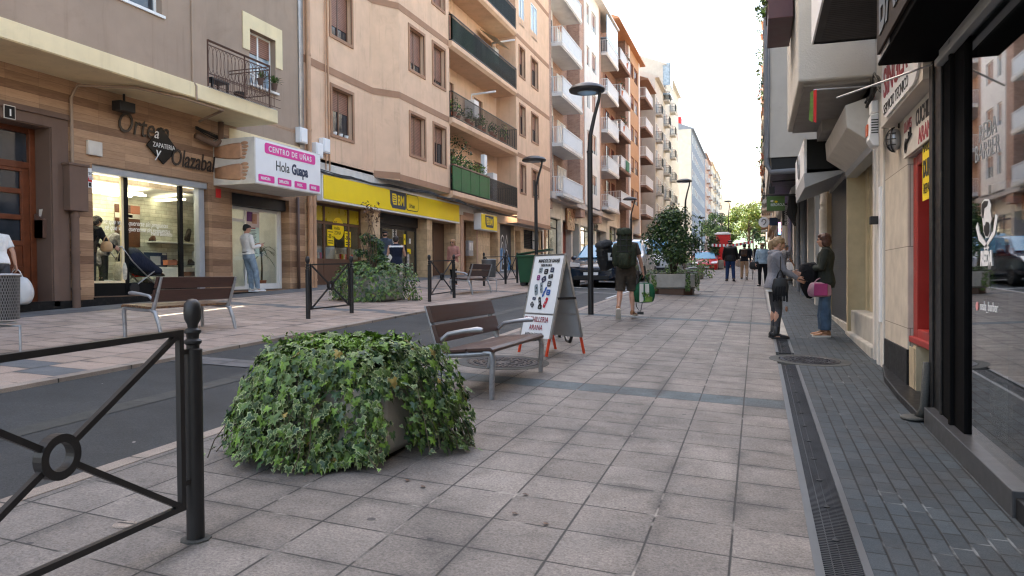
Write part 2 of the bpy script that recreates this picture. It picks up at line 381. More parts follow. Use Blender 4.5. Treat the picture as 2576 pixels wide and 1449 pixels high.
M['rust'] = mat('rusty brown railing', (.10, .048, .032), .7)
M['alu'] = mat('cast aluminium', (.36, .36, .37), .42, .55, var=.12, scale=12, dirt=.45, dcol=(.07, .06, .05), dscale=9)
M['steel'] = mat('brushed steel', (.42, .42, .42), .35, .8, var=.15, dirt=.4)
def bench_wood(name='dark brown bench boards', light=0.):
    t = NT(name); c = t.co()
    g = t.noise(t.mapv(c, (30, 2.2, 30)), 1.5, 5.); n = t.noise(t.mapv(c, (26, 5, 26)), 3., 5., .7)
    col = t.mix(t.ramp(g, .3, .7), (.042, .018, .013), (.075, .034, .025))
    wear = t.ramp(n, .66 - light, .76 - light, 0., .8)
    col = t.mix(wear, col, (.28, .16, .08) if light else (.2, .15, .13))
    t.set(col, t.ramp(g, .2, .8, .3, .5), 0., .5); t.bump(g, .12, .004); return t.m
M['bench'] = bench_wood(); M['bench_worn'] = bench_wood('worn sun bleached bench boards', .22)
M['black'] = mat('black paint', (.006, .006, .0065), .35, var=.3, spec=.2)
M['black_soft'] = mat('black plastic', (.014, .014, .015), .5)
M['worn_black'] = mat('worn black stone', (.011, .011, .0115), .4, var=.3, scale=20, dirt=.4, dcol=(.09, .08, .07), dscale=9, spec=.2)
M['door_wood'] = mat('varnished red wood', (.14, .042, .018), .35, var=.3, scale=6)
M['white'] = mat('white plastic', (.8, .8, .8), .4, var=.03)
M['offwhite'] = mat('aged white paint', (.62, .58, .52), .6, var=.1, dirt=.5, dcol=(.25, .2, .15))
M['yellow'] = mat('yellow sign panel', (.86, .62, .0), .4, var=.03)
M['yellow_dark'] = mat('dark yellow film', (.5, .38, .01), .3)
M['magenta'] = mat('magenta print', (.72, .035, .30), .45, var=.02)
M['navy'] = mat('navy print', (.012, .028, .075), .45)
M['ink'] = mat('black print', (.015, .015, .017), .5)
M['red_ink'] = mat('dark red print', (.30, .02, .035), .5)
M['red_paint'] = mat('red gloss paint', (.30, .022, .015), .4, var=.15)
M['red_dark'] = mat('dark red door paint', (.12, .012, .012), .3)
M['grey_panel'] = mat('grey panel', (.36, .37, .38), .45)
M['white_ink'] = mat('white film lettering', (.75, .75, .75), .5, var=.02)
M['glass'] = glass('clear shop glass', (.95, .96, .93), 1.1)
M['glass_dark'] = glass('tinted reflective glass', (.62, .66, .66), 1.8, 1.6)
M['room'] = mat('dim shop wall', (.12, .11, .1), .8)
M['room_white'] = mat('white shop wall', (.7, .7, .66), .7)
M['tube'] = emit('lit fluorescent tube', (1, .92, .68), 3.6)
M['tube_dim'] = emit('lit ceiling tube', (1, .96, .85), 1.8)
M['warm_lamp'] = emit('warm shop lamp', (1, .75, .4), 6.)
M['red'] = mat('red plastic', (.6, .02, .02), .35, var=.05)
M['leather'] = mat('brown leather', (.10, .04, .02), .4, var=.3)
M['leather_dk'] = mat('dark leather', (.025, .016, .012), .4, var=.3)
M['tan_leather'] = mat('tan leather', (.5, .32, .17), .5)
M['skin'] = mat('skin', (.50, .27, .185), .5, var=.08, scale=12)
M['green_plastic'] = mat('dark green plastic', (.012, .075, .03), .4, var=.1)
def leaf(name, col, rough=.5): 
    t = NT(name); c = t.world(); k = t.ramp(t.noise(c, 13., 2.), .3, .7, .7, 1.35)
    t.set(t.mix(1., col, t.comb(k, k, k), 'MULTIPLY'), rough, 0., .4)
    t.bsdf.inputs['Subsurface Weight'].default_value = 0.; return t.m
M['leaf'] = leaf('leaf green', (.075, .13, .03)); M['leaf_dk'] = leaf('dark leaf green', (.026, .060, .022), .38)
M['leaf_blue'] = leaf('blue green ivy', (.058, .10, .036)); M['leaf_lt'] = leaf('fresh leaf green', (.14, .24, .035))
M['leaf_rim'] = leaf('pale leaf rim', (.24, .29, .13)); M['leaf_yel'] = leaf('yellowed leaf', (.28, .21, .06)); M['leaf_sun'] = leaf('yellow green foliage', (.17, .205, .04))
M['leaf_brown'] = leaf('dry brown leaf', (.12, .06, .03)); M['bark'] = mat('bark', (.09, .07, .05), .9, bump=.5, bscale=40)
M['stem'] = mat('plant stem', (.07, .055, .03), .8)
M['steel_dk'] = mat('dull galvanised frame', (.14, .145, .15), .45, .5, dirt=.5); M['grate'] = mat('dark cast grating', (.055, .055, .06), .4, .5, var=.25)
M['beige'] = mat('beige board', (.42, .34, .22), .6, var=.2)
M['matt_black'] = mat('matt black panel', (.006, .006, .0065), .85, var=.3, spec=.04)
# ---------------------------------------------------------------- ground, road, pavements
def strip(name, x0, x1, y0, y1, m, dz=0., parent=None, thick=0.):
    b = MB(); ys = [y0]
    while ys[-1] < y1 - 1e-6: ys.append(min(y1, ys[-1] + 12.))
    for i in range(len(ys) - 1):
        P = [(x, y, gz(x, y) + dz) for x, y in ((x0, ys[i]), (x1, ys[i]), (x1, ys[i + 1]), (x0, ys[i + 1]))]
        if thick: b.add(P + [(p[0], p[1], p[2] - thick) for p in P], [(0, 1, 2, 3), (0, 4, 5, 1), (1, 5, 6, 2), (2, 6, 7, 3), (3, 7, 4, 0)])
        else: b.face(P)
    return struct(b.build(name, m, world=True))
b = MB()
xs = [-900, -14.5, 3.0, 900]; ys = [-60, 0, 330, 1500]
for i in range(3):
    for j in range(3):
        b.face([(x, y, gz(x, y) - .09) for x, y in ((xs[i], ys[j]), (xs[i + 1], ys[j]), (xs[i + 1], ys[j + 1]), (xs[i], ys[j + 1]))])
struct(b.build('ground', M['concrete'], world=True))
strip('road', -6.46, -3.80, -12, 240, M['asphalt'], -.028)
strip('road_gutter', -5.19, -4.97, -12, 120, M['gutter'], -.024)
for y0 in (7.05, 22.6, 38.):
    strip('road_crossing_band', -6.46, -3.80, y0, y0 + .42, M['plinth_strip'], -.0245 if False else -.020)
strip('kerb', -3.80, -3.685, -12, 240, M['kerb'], .004, thick=.1)
strip('kerb', -6.60, -6.46, -12, 240, M['kerb'], .012, thick=.1)
strip('pavement', -3.685, .235, -12, 240, M['tile'], 0.)
strip('pavement', -11.75, -6.60, -12, 240, M['slab'], .008)
strip('pavement_edge', -14.3, -11.75, -12, 240, M['plinth_strip'], .010)
strip('brick_pavement', .475, 1.75, -12, 240, M['brick_paving'], 0.)
for sy0, sy1, sx0, sx1 in ((25.2, 25.35, -6.46, -3.8), (30.4, 30.55, -6.46, -3.8)):
    strip('road_marking', sx0, sx1, sy0, sy1, M['white_paint'], -.0235)
strip('road_marking', -3.98, -3.9, 20.5, 30.4, M['white_paint'], -.0235)
# slotted drain beside the brick strip
def drain(y0, y1, label):
    t = thing('drain_channel', label, 'drain', (.355, y0, gz(.355, y0)), 0, 'slotted drain channels')
    b = MB()
    for xa, xb in ((.235, .275), (.44, .475)):
        P = [(x, y, gz(x, y) + .003) for x, y in ((xa, y0), (xb, y0), (xb, y1), (xa, y1))]; b.add(P + [(p[0], p[1], p[2] - .15) for p in P], [(0, 1, 2, 3), (0, 4, 5, 1), (1, 5, 6, 2), (2, 6, 7, 3), (3, 7, 4, 0)])
    b.build('channel_frame', M['steel_dk'], t, True)
    b = MB(); b.face([(x, y, gz(x, y) - .07) for x, y in ((.27, y0), (.445, y0), (.445, y1), (.27, y1))]); b.build('channel_bed', M['black_soft'], t, True)
    b = MB(); y = y0 + .01
    while y < y1 - .01:
        z = gz(.36, y) - .004; b.box(.277, y, z - .02, .438, y + .011, z); y += .022
    for x in (.315, .357, .398):
        P = [(xx, yy, gz(xx, yy) - .0055) for xx, yy in ((x, y0), (x + .005, y0), (x + .005, y1), (x, y1))]; b.add(P + [(p[0], p[1], p[2] - .02) for p in P], [(0, 1, 2, 3), (0, 4, 5, 1), (1, 5, 6, 2), (2, 6, 7, 3), (3, 7, 4, 0)])
    b.build('grating', M['grate'], t, True)
    b = MB(); y = y0 + .25
    while y < y1: b.lathe([(.018, -.004), (.018, -.001), (.002, 0)], (.3575, y, gz(.3575, y) + .002), 10); y += .5
    b.build('bolt', M['black_soft'], t, True)
drain(1.2, 9.83, 'long dark slotted drain running from the foreground towards the round manhole')
drain(10.95, 13.1, 'short slotted drain beyond the manhole beside the two talking women')
def manhole(x, y, r, label, ring=True, ex=1.):
    z = gz(x, y); t = thing('manhole_cover', label, 'manhole', (x, y, z), 0)
    tilt = Matrix(((1, 0, 0), (0, 1, 0), (GA, GB, 1)))
    if ring:
        b = MB(); b.lathe([(r + .14, -.03), (r + .13, .004), (r + .012, .005), (r + .01, -.02)], n=40); b.xf(tilt.to_4x4()); b.build('collar', M['gutter'], t, smooth='auto')
    b = MB(); b.lathe([(r, -.02), (r, .007), (r - .03, .009), (r - .035, .004), (.002, .004)], n=40)
    for k in range(3):
        rr = r * (.28 + .24 * k)
        for j in range(int(10 + 14 * k)):
            a = 2 * math.pi * j / int(10 + 14 * k); b.obox((rr * math.cos(a), rr * math.sin(a), .006), (.06, .035, .008), rotm(0, 0, a + .6 * (j % 2)))
    b.xf(tilt.to_4x4()); b.build('lid', M['grate'], t, smooth='auto')
manhole(.63, 10.32, .36, 'round cast iron manhole cover interrupting the slotted drain')
p = G(1965, 1415); manhole(p.x, p.y, .42, 'large round iron manhole cover beneath the wooden bench in the middle', ex=1)
p = G(488, 2050)
b = MB(); b.lathe([(.055, -.01), (.055, .004), (.048, .006), (.044, .003), (.04, .006), (.003, .006)], (p.x, p.y, p.z), 20)
tag(b.build('floor_cap', M['kerb'], world=True), 'small round pale cap set in the pavement by the near bollard', 'valve cover')
for sx, sy, L in ((2742, 1139, .75),):
    p = G(sx, sy); b = MB(); b.box(-L / 2, -.14, -.02, L / 2, .14, .004); b.box(-L / 2 + .04, -.1, 0, L / 2 - .04, .1, .007)
    tag(b.build('utility_cover', M['grate'], loc=p), 'flat rectangular metal utility cover in the pavement near the walking couple', 'utility cover')
p = G(3150, 1232)
t = thing('drain_grate', 'short ribbed drain grate across the brick pavement between the talking women', 'drain', p)
b = MB()
for k in range(12): b.box(-.24 + k * .04, -.05, -.02, -.222 + k * .04, .05, .008)
b.build('grating', M['grate'], t)
# ---------------------------------------------------------------- facade helpers (s = +1: faces the street from the left side, -1: from the right side)
def facade(b, x, y0, y1, z0, z1, holes, depth=.22, s=1, m=0, mr=None, axis='x'):
    mr = m if mr is None else mr
    ys = sorted({y0, y1, *[h[0] for h in holes], *[h[1] for h in holes]}); zs = sorted({z0, z1, *[h[2] for h in holes], *[h[3] for h in holes]})
    def P(y, z, d=0.): return (x - s * d, y, z) if axis == 'x' else (y, x + d, z)
    for i in range(len(ys) - 1):
        for j in range(len(zs) - 1):
            cy, cz = (ys[i] + ys[i + 1]) / 2, (zs[j] + zs[j + 1]) / 2
            if any(h[0] < cy < h[1] and h[2] < cz < h[3] for h in holes): continue
            b.face([P(ys[i], zs[j]), P(ys[i + 1], zs[j]), P(ys[i + 1], zs[j + 1]), P(ys[i], zs[j + 1])], m)
    for h in holes:
        d = h[4] if len(h) > 4 else depth
        q = [(h[0], h[2]), (h[1], h[2]), (h[1], h[3]), (h[0], h[3])]
        for i in range(4):
            a, c = q[i], q[(i + 1) % 4]; b.face([P(*a), P(*c), P(*c, d), P(*a, d)], mr)
    return b
def win(parent, x, y0, y1, z0, z1, fr, sh=0., shm=None, pane=None, mull=1, s=1, fw=.055, name='window', sill=None, curt=0.):
    """window standing at plane x: frame > pane, shutter"""
    b = MB(); t = .06; xa, xb = x, x + s * t
    b.box(xa, y0, z0, xb, y0 + fw, z1); b.box(xa, y1 - fw, z0, xb, y1, z1); b.box(xa, y0 + fw, z0, xb, y1 - fw, z0 + fw); b.box(xa, y0 + fw, z1 - fw, xb, y1 - fw, z1)
    for k in range(mull):
        yc = y0 + (y1 - y0) * (k + 1) / (mull + 1); b.box(xa, yc - fw * .55, z0 + fw, xb, yc + fw * .55, z1 - fw)
    o = b.build(name, fr, parent, True)
    MB().box(x + s * .018, y0 + fw * .5, z0 + fw * .5, x + s * .026, y1 - fw * .5, z1 - fw * .5).build('pane', pane or M['pane'], o, True)
    if sh > 0:
        zz = z1 - fw * .6 - sh * (z1 - z0 - fw)
        MB().box(x + s * .028, y0 + fw * .6, zz, x + s * .05, y1 - fw * .6, z1 - fw * .6).build('roller_shutter', shm or M['shutter'], o, True)
    if curt > 0:
        MB().box(x + s * .03, y0 + fw, z0 + fw, x + s * .034, y0 + (y1 - y0) * curt, z1 - fw).build('curtain', M['curtain'], o, True)
    if sill:
        MB().box(x, y0 - .06, z0 - .06, x + s * sill, y1 + .06, z0 - .004).build('window_sill', M['white_frame'] if fr == M['white_frame'] else M['ochre'], o, True)
    return o
def railing(name, parent, x0, x1, y0, y1, z, h, m, step=.11, r=.008, ends=(1, 1), solid=None):
    """balcony rail of uprights: front at x1 from y0 to y1, returns to x0"""
    b = MB()
    def run(p, q):
        L = (Vector(q) - Vector(p)).length; n = max(2, int(L / step))
        for k in range(n + 1):
            c = Vector(p).lerp(Vector(q), k / n); b.box(c.x - r, c.y - r, z, c.x + r, c.y + r, z + h)
        for zz in (z + .06, z + h): b.bar((p[0], p[1], zz), (q[0], q[1], zz), .035, .03)
    run((x1, y0, 0), (x1, y1, 0))
    if ends[0]: run((x0, y0, 0), (x1, y0, 0))
    if ends[1]: run((x0, y1, 0), (x1, y1, 0))
    return b.build(name, m, parent, True)
RT, UP = (0, 1, 0), (0, 0, 1)          # reading directions on the left-hand facades
XF = -12.6
# ================================================================ first house on the left: brown render above wood look shopfronts
base = gz(XF, 12)
B1 = thing('apartment_building', 'mauve brown apartment building with wood plank shopfronts and a cream yellow ledge', 'building', (XF, 9, gz(XF, 9)))
zs_ = 5.24; Y1 = 19.2
dt = FX(205, 505, XF).z; dy0, dy1 = 8.3, 10.80
sy0, sy1 = 11.77, 15.12; stp = FX(362, 640, XF).z
ny0, ny1 = 15.97, 18.43; ntp = 3.58
b = MB()
facade(b, XF, 11.2, Y1, .3, zs_ + .4, [(sy0, sy1, 1.05, stp, .35), (ny0, ny1, 1.08, ntp, .45)], m=0)
b.build('plank_cladding', M['planks'], B1, True)
b = MB(); facade(b, XF + .03, -3., 11.2, -.4, 4.45, [(dy0, dy1, .95, dt, .42)], m=0); b.face([(XF, 11.2, -.4), (XF + .03, 11.2, -.4), (XF + .03, 11.2, 4.45), (XF, 11.2, 4.45)])
b.box(XF, -3., 4.45, XF + .07, 11.2, 4.55); b.build('entrance_surround', M['mauve_dark'], B1, True)
b = MB(); b.box(XF - .05, -3., 4.552, XF, 11.2, zs_ + .1); b.build('upper_cladding', M['planks'], B1, True)
# moulding round the doorway
b = MB(); b.box(XF + .03, dy1 + .02, .9, XF + .06, dy1 + .14, dt + .14); b.box(XF + .03, -1., dt + .02, XF + .06, dy1 + .02, dt + .14); b.build('door_moulding', M['mauve_dark'], B1, True)
# dark base course
b = MB(); b.box(XF - .02, -3, -.6, XF + .06, sy0 - .02, 1.0); b.box(XF - .4, sy0 - .02, -.6, XF + .05, Y1, 1.04); b.build('base_course', M['worn_black'], B1, True)
# entrance door: two panelled leaves under a transom light
b = MB(); xd = XF - .36; z0 = .98; zt = FX(120, 690, xd).z
ztr0 = FX(60, 628, xd).z
b.box(xd - .06, dy0, z0, xd, dy1, z0 + .25)
b.box(xd - .05, dy1 - .12, z0, xd + .03, dy1, dt); b.box(xd - .05, dy0, ztr0 - .12, xd + .02, dy1 - .12, ztr0); b.box(xd - .05, dy0, dt - .1, xd + .02, dy1 - .12, dt)
leafs = [(dy1 - .12 - .86, dy1 - .12), (dy1 - .12 - 1.75, dy1 - .12 - .89)]
zz = [z0 + .25, z0 + .62, z0 + 1.1, z0 + 1.58, z0 + 2.06, ztr0 - .14]
for a, c in leafs:
    b.box(xd - .045, a, z0 + .25, xd + .005, a + .14, ztr0 - .12); b.box(xd - .045, c - .14, z0 + .25, xd + .005, c, ztr0 - .12)
    for k, q in enumerate(zz): b.box(xd - .044, a + .14, q - .045, xd + .003, c - .14, q + .05)
    b.box(xd - .04, a + .14, z0 + .25, xd - .015, c - .14, z0 + 1.1)
    for q in zz[2:5]: b.box(xd - .03, a + .14, q + .05, xd + .0, a + .17, q + .44); b.box(xd - .03, c - .17, q + .05, xd, c - .14, q + .44)
dr = b.build('entrance_door', M['door_wood'], B1, True, bevel=.006)
MB().box(xd - .05, dy0, z0 + .3, xd - .042, dy1, dt).build('pane', M['pane'], dr, True)
b = MB(); b.ell((xd + .05, leafs[0][0] + .07, z0 + 1.12), (.03, .03, .03)); b.build('handle', M['steel'], dr, True)
# cantilevered upper storeys, ledge and balcony
XB = -11.42; yb = 13.72; yl = 16.2
bw = (10.0, 12.42, 6.72, 8.4)
b = MB(); facade(b, XB, -3, yb, zs_ + .32, 20, [bw], depth=.22); b.face([(XB, yb, zs_), (XF, yb, zs_), (XF, yb, 20), (XB, yb, 20)])
b.build('upper_wall', M['mauve'], B1, True)
win(B1, XB - .2, bw[0], bw[1], bw[2], bw[3], M['white_frame'], mull=2, curt=.12, sill=.24)
b = MB(); b.box(XF, yb, zs_ + .3, XF - .3, Y1, zs_ + .3); facade(b, XF - .02, yb, Y1, zs_ + .05, 20, [(16.78, 17.9, 6.5, 7.93, .24), (13.75, 14.6, 5.5, 8.2, .2)]); b.face([(XF, Y1, zs_), (XF - 12, Y1, zs_), (XF - 12, Y1, 20), (XF, Y1, 20)])
b.build('recessed_wall', M['mauve'], B1, True)
b = MB()
for (ya, yc, za, zc) in ((16.5, 16.78, 7.35, 8.3), (17.9, 18.2, 7.2, 8.3), (16.78, 17.9, 7.93, 8.3)): b.box(XF - .02, ya, za, XF + .004, yc, zc)
b.box(XF - .02, 14.6, 7.5, XF + .004, 15.0, 9.2); b.build('window_surround', M['cream_trim'], B1, True)
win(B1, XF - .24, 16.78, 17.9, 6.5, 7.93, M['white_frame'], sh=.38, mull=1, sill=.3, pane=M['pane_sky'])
o = win(B1, XF - .2, 13.76, 14.6, 5.5, 8.2, M['white_frame'], mull=0, pane=M['white_frame'], name='balcony_door')
# ledge with mitred face, soffit
b = MB(); b.box(XF, -3, zs_, XB + .03, yl, zs_ + .01); b.build('soffit', M['cream_trim'], B1, True)
b = MB(); b.box(XB - .02, -3, zs_ + .012, XB + .05, yl, zs_ + .33); b.box(XF, yl - .05, zs_ + .012, XB - .02, yl, zs_ + .33); b.box(XF - .2, 15.9, 4.9, XF + .015, Y1, 5.18); b.build('ledge', M['cream_trim'], B1, True, bevel=.008)
b = MB(); b.box(XF - .2, yl, 5.182, XF + .006, Y1, zs_ + .3); b.build('upper_band', M['mauve'], B1, True)
b = MB(); b.box(XF, yb, zs_ + .332, XB + .02, yl - .02, zs_ + .36); b.build('balcony_floor', M['concrete'], B1, True)
# wrought iron balcony rail with oval loops
b = MB(); zr = zs_ + .36; ya, ye = yb + .03, 15.95
for za in (zr + 1.0, zr + .3, zr + .92): b.bar((XB, ya, za), (XB, ye, za), .02, .02); b.bar((XB, ye, za), (XF, ye, za), .02, .02)
b.bar((XB, ya, zr + 1.02), (XB, ye, zr + 1.02), .05, .02)
for y in (ya, 15.0, ye): b.bar((XB, y, zr), (XB, y, zr + 1.02), .025)
k = 0; y = ya + .1
while y < ye - .05:
    b.tube([(XB, y + .085 * math.sin(t), zr + .61 + .29 * math.cos(t)) for t in [2 * math.pi * i / 14 for i in range(14)]], .006, 4, closed=True); y += .125
x = XB - .1
while x > XF + .1:
    b.tube([(x + .085 * math.sin(t), ye, zr + .61 + .29 * math.cos(t)) for t in [2 * math.pi * i / 14 for i in range(14)]], .006, 4, closed=True); x -= .125
b.build('balcony_railing', M['rust'], B1, True)
# flower holder baskets low on the rail
b = MB(); y = ya
while y < ye + .0:
    b.tube([(XB + .02, y, zr - .02), (XB + .16, y, zr + .0), (XB + .17, y, zr + .26)], .006, 4); y += .06
for zz_ in (zr, zr + .2): b.bar((XB + .165, ya, zz_), (XB + .165, ye + .2, zz_), .012)
b.build('flower_rack', M['rust'], B1, True)
# downpipes, conduit
b = MB(); yp = 11.27
b.tube([(XF + .09, yp, .7), (XF + .09, yp, 2.75)], .075, 12); 
for z in (1.2, 1.9, 2.6): b.tube([(XF + .09, yp, z), (XF + .09, yp, z + .05)], .088, 12)
b.build('downpipe', M['mauve_dark'], B1, True, smooth='auto')
b = MB(); b.box(XF + .03, yp - .2, 2.72, XF + .2, yp + .22, 3.62); b.box(XF + .02, yp - .23, 3.58, XF + .22, yp + .25, 3.63); b.build('pipe_box', M['mauve_dark'], B1, True, bevel=.01)
b = MB(); b.tube([(XF + .05, yp, 3.62), (XF + .05, yp, 4.9), (XF + .1, yp + .1, 5.16), (XB - .3, 12.0, 5.2), (XB - .06, 13.0, 5.2), (XB - .06, 14.3, 5.2), (XF + .12, 14.7, 5.1)], .03, 8)
b.tube([(XB + .02, 13.25, 9.5), (XB + .02, 13.25, 5.6), (XB + .07, 13.3, 5.5), (XB + .07, 13.3, 5.2)], .022, 8); b.build('conduit', M['mauve'], B1, True, smooth='auto')
b = MB(); b.tube([(XF + .07, 18.75, 1.05), (XF + .07, 18.75, 3.7)], .045, 10); b.build('downpipe', M['pipe_brown'], B1, True, smooth=True)
b = MB(); b.tube([(XF + .12, 14.2, 9.5), (XF + .12, 14.2, 5.6)], .07, 10); b.build('downpipe', M['mauve'], B1, True, smooth=True)
b = MB(); b.tube([(XF + .2, 15.35, 5.2), (XF + .2, 15.35, 4.75), (XF + .18, 15.15, 4.62), (XF + .1, 14.6, 4.75)], .07, 10); b.build('waste_pipe', M['mauve_dark'], B1, True, smooth=True)
# ---- shoe shop front
b = MB(); xg = XF - .2
b.box(xg - .05, sy0, stp - .15, xg + .16, sy1, stp); b.box(xg - .05, sy1 - .22, 1.05, xg + .1, sy1 - .03, stp - .15)
sf = b.build('shutter_box', M['grey_panel'], B1, True, bevel=.006)
my = [FX(490, 900, xg).y, FX(705, 900, xg).y, FX(795, 900, xg).y]
b = MB()
for y in my: b.box(xg - .04, y - .055, 1.05, xg + .03, y + .055, stp - .15)
b.box(xg - .04, sy0, 1.05, xg + .02, my[2], 1.32); b.build('shop_frame', M['black'], B1, True)
b = MB(); b.box(xg - .03, sy0 + .002, 1.32, xg + .015, sy0 + .05, stp - .15); b.box(xg - .03, my[0] - .12, 1.32, xg + .02, my[0] - .056, stp - .15); b.box(xg - .03, sy0, 1.321, xg + .03, my[0] - .056, 1.37); b.build('door_frame', M['cream_trim'], B1, True)
MB().box(xg - .012, sy0, 1.05, xg - .004, my[2], stp - .15).build('shop_glass', M['glass'], B1, True)
# room behind
xr = -13.78; 
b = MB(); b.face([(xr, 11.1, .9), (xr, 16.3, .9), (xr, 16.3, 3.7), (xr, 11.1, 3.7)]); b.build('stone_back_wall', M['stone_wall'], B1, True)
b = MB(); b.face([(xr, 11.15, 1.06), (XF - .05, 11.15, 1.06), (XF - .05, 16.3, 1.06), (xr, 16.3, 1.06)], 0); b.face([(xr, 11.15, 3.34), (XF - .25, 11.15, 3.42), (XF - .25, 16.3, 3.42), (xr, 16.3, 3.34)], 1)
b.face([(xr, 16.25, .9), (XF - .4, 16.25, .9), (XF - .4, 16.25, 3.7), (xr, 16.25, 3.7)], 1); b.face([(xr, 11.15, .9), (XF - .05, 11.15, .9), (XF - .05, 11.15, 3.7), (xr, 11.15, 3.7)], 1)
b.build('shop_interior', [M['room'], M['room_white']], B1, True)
b = MB()
for y, xa, xc in ((12.2, -13.7, -12.9), (13.3, -13.7, -12.9), (14.6, -13.7, -12.9)): b.box(xa, y, 3.26, xc, y + .09, 3.3)
for x in (-13.5, -13.1): b.box(x, 11.6, 3.25, x + .08, 13.6, 3.29)
b.build('ceiling_tube', M['tube'], B1, True)
sh = MB()
zA, zB, zC = FX(650, 945, -13.62).z, FX(640, 1043, -13.4).z, FX(640, 1088, -13.2).z
sh.box(-13.77, FX(592, 945, -13.62).y, zA - .03, -13.5, FX(765, 945, -13.62).y, zA)
sh.box(-13.77, 14.2, 1.06, -13.4, 16.1, zB); sh.box(-13.398, 13.9, 1.06, -13.1, 15.9, zC)
sh.build('display_shelf', M['room_white'], B1, True, bevel=.008)
def poster(name, label, y0, y1, z0, z1, x, s, base, bits, cat='poster', th=.012):
    t = thing(name, label, cat, (x, (y0 + y1) / 2, z0))
    MB().box(x, y0, z0, x + s * th, y1, z1).build('sheet', base, t, True)
    for nm, a, c, d, e, m in bits:
        MB().box(x + s * th, y0 + (y1 - y0) * a, z0 + (z1 - z0) * d, x + s * (th + .003), y0 + (y1 - y0) * c, z0 + (z1 - z0) * e).build(nm, m, t, True)
    return t
pa, pb = FX(452, 962, -13.75), FX(547, 806, -13.75)
poster('shoe_poster', 'tall brown shoe poster on the stone wall inside the lit shop window', pa.y, pb.y, pa.z, pb.z, -13.77, 1, M['leather'], [('white_band', 0, 1, .68, .8, M['offwhite']), ('red_logo', .3, .7, .7, .77, M['red_ink']), ('orange_corner', .62, 1., .8, 1., M['terracotta']), ('dark_area', 0., .5, .0, .6, M['leather_dk'])])
pa, pb = FX(576, 1040, -13.5), FX(664, 988, -13.5)
poster('display_card', 'dark display card standing among shoes on the white shelf', pa.y, pb.y, zB, pb.z, -13.6, 1, M['navy'], [('picture', .25, .7, .15, .75, M['grey_panel']), ('label', .78, .97, .85, .97, M['offwhite'])])
def shoe_mb(L=.28, W_=.1, H_=.11, heel=.02):
    b = MB(); rings = []
    for t, w, h, z in ((0, .5, .75, .0), (.08, .75, 1., 0), (.3, .72, .98, 0), (.45, .7, .75, 0), (.62, .95, .5, 0), (.8, 1., .42, 0), (.93, .75, .34, 0), (1., .35, .2, 0)):
        y = t * L; rings.append([Vector((math.cos(a) * W_ / 2 * w, y, max(0, (math.sin(a) * .5 + .5)) * H_ * h + heel)) for a in [2 * math.pi * k / 10 for k in range(10)]])
    b.loft(rings, 0)
    so_ = []
    for t, w in ((-.01, .55), (.1, .85), (.3, .8), (.6, 1.02), (.82, 1.06), (.97, .7), (1.02, .3)):
        so_.append([Vector((x * W_ / 2 * w, t * L, z)) for x, z in ((-1, 0), (1, 0), (1, heel + .012), (-1, heel + .012))])
    b.loft(so_, 1); return b
shoes = [(622, 945, -13.6, 0, 'pair of red brown shoes lying on the upper shelf of the window display', 'leather', 1.3), (736, 944, -13.6, 1, 'black shoe standing upright on the upper shelf of the window display', 'leather_dk', 0),
         (516, 1027, -13.55, 0, 'dark brown shoe on a small orange box at the left of the shelf', 'leather_dk', 0), (540, 1040, -13.55, 0, 'brown ankle boot beside the orange box on the shelf', 'leather', 1.5),
         (690, 1036, -13.55, 0, 'brown shoe behind the black mullion on the white shelf', 'leather', 0), (752, 1036, -13.55, 0, 'black trainer at the right end of the white shelf', 'leather_dk', 0),
         (540, 1060, -13.28, 0, 'dark shoe with white sole above the red display box', 'leather_dk', 0), (580, 1082, -13.25, 0, 'small brown shoe seen end on, on the lower shelf', 'leather', 1.5),
         (630, 1080, -13.25, 0, 'pair of mid brown shoes in the middle of the lower shelf', 'leather', .3), (580, 1112, -13.2, 0, 'black shoe at the bottom of the window near the bench', 'leather_dk', 0),
         (428, 1120, -13.0, 0, 'black and white trainer on the window floor at lower left', 'offwhite', 0), (448, 1120, -13.0, 0, 'cream trainer on the window floor at lower left', 'offwhite', .3)]
for sx, sy, x, up, lab, mm, rz in shoes:
    p = FX(sx, sy, x); o = shoe_mb().build('shoe', [M[mm], M['offwhite'] if mm == 'offwhite' else M['black_soft']], loc=(p.x, p.y - .14 * (0 if up else 1), p.z), smooth='auto')
    o.rotation_euler = (R(80) if up else 0, 0, rz); o.scale = (1.15,) * 3
    tag(o, lab, 'shoe', 'shoes in the shop window')
for sx, sy, x, w, h, m, lab in ((516, 1040, -13.55, .3, .13, 'terracotta', 'orange shoe box on the white shelf of the window display'), (545, 1082, -13.25, .26, .16, 'red', 'small red display box on the lower shelf'), (660, 1036, -13.55, .3, .12, 'terracotta', 'orange box behind the dark display card'), (747, 1078, -13.28, .3, .1, 'leather', 'patterned brown shoe box at the right of the lower shelf')):
    p = FX(sx, sy, x); b = MB(); b.box(-.1, -w / 2, 0, .1, w / 2, h); b.box(-.105, -w / 2 - .005, h * .7, .105, w / 2 + .005, h + .004); tag(b.build('shoe_box', M[m], loc=p, bevel=.003), lab, 'box')
# window verse in white film letters
t = thing('window_verse', 'white handwritten style verse stuck on the shoe shop glass', 'lettering', (xg, 13, 2.6))
p = FX(402, 872, xg); text('se que voy a quererte sin preguntas', .155, (xg + .002, p.y, p.z), RT, UP, M['white_ink'], t, .001, shear=.3, wide=.80)
p = FX(408, 896, xg); text('sé que vas a quererme sin respuestas.', .155, (xg + .002, p.y, p.z), RT, UP, M['white_ink'], t, .001, shear=.3, wide=.78)
p = FX(590, 919, xg); text('Mario Benedetti', .115, (xg + .002, p.y, p.z), RT, UP, M['white_ink'], t, .001, wide=.85)
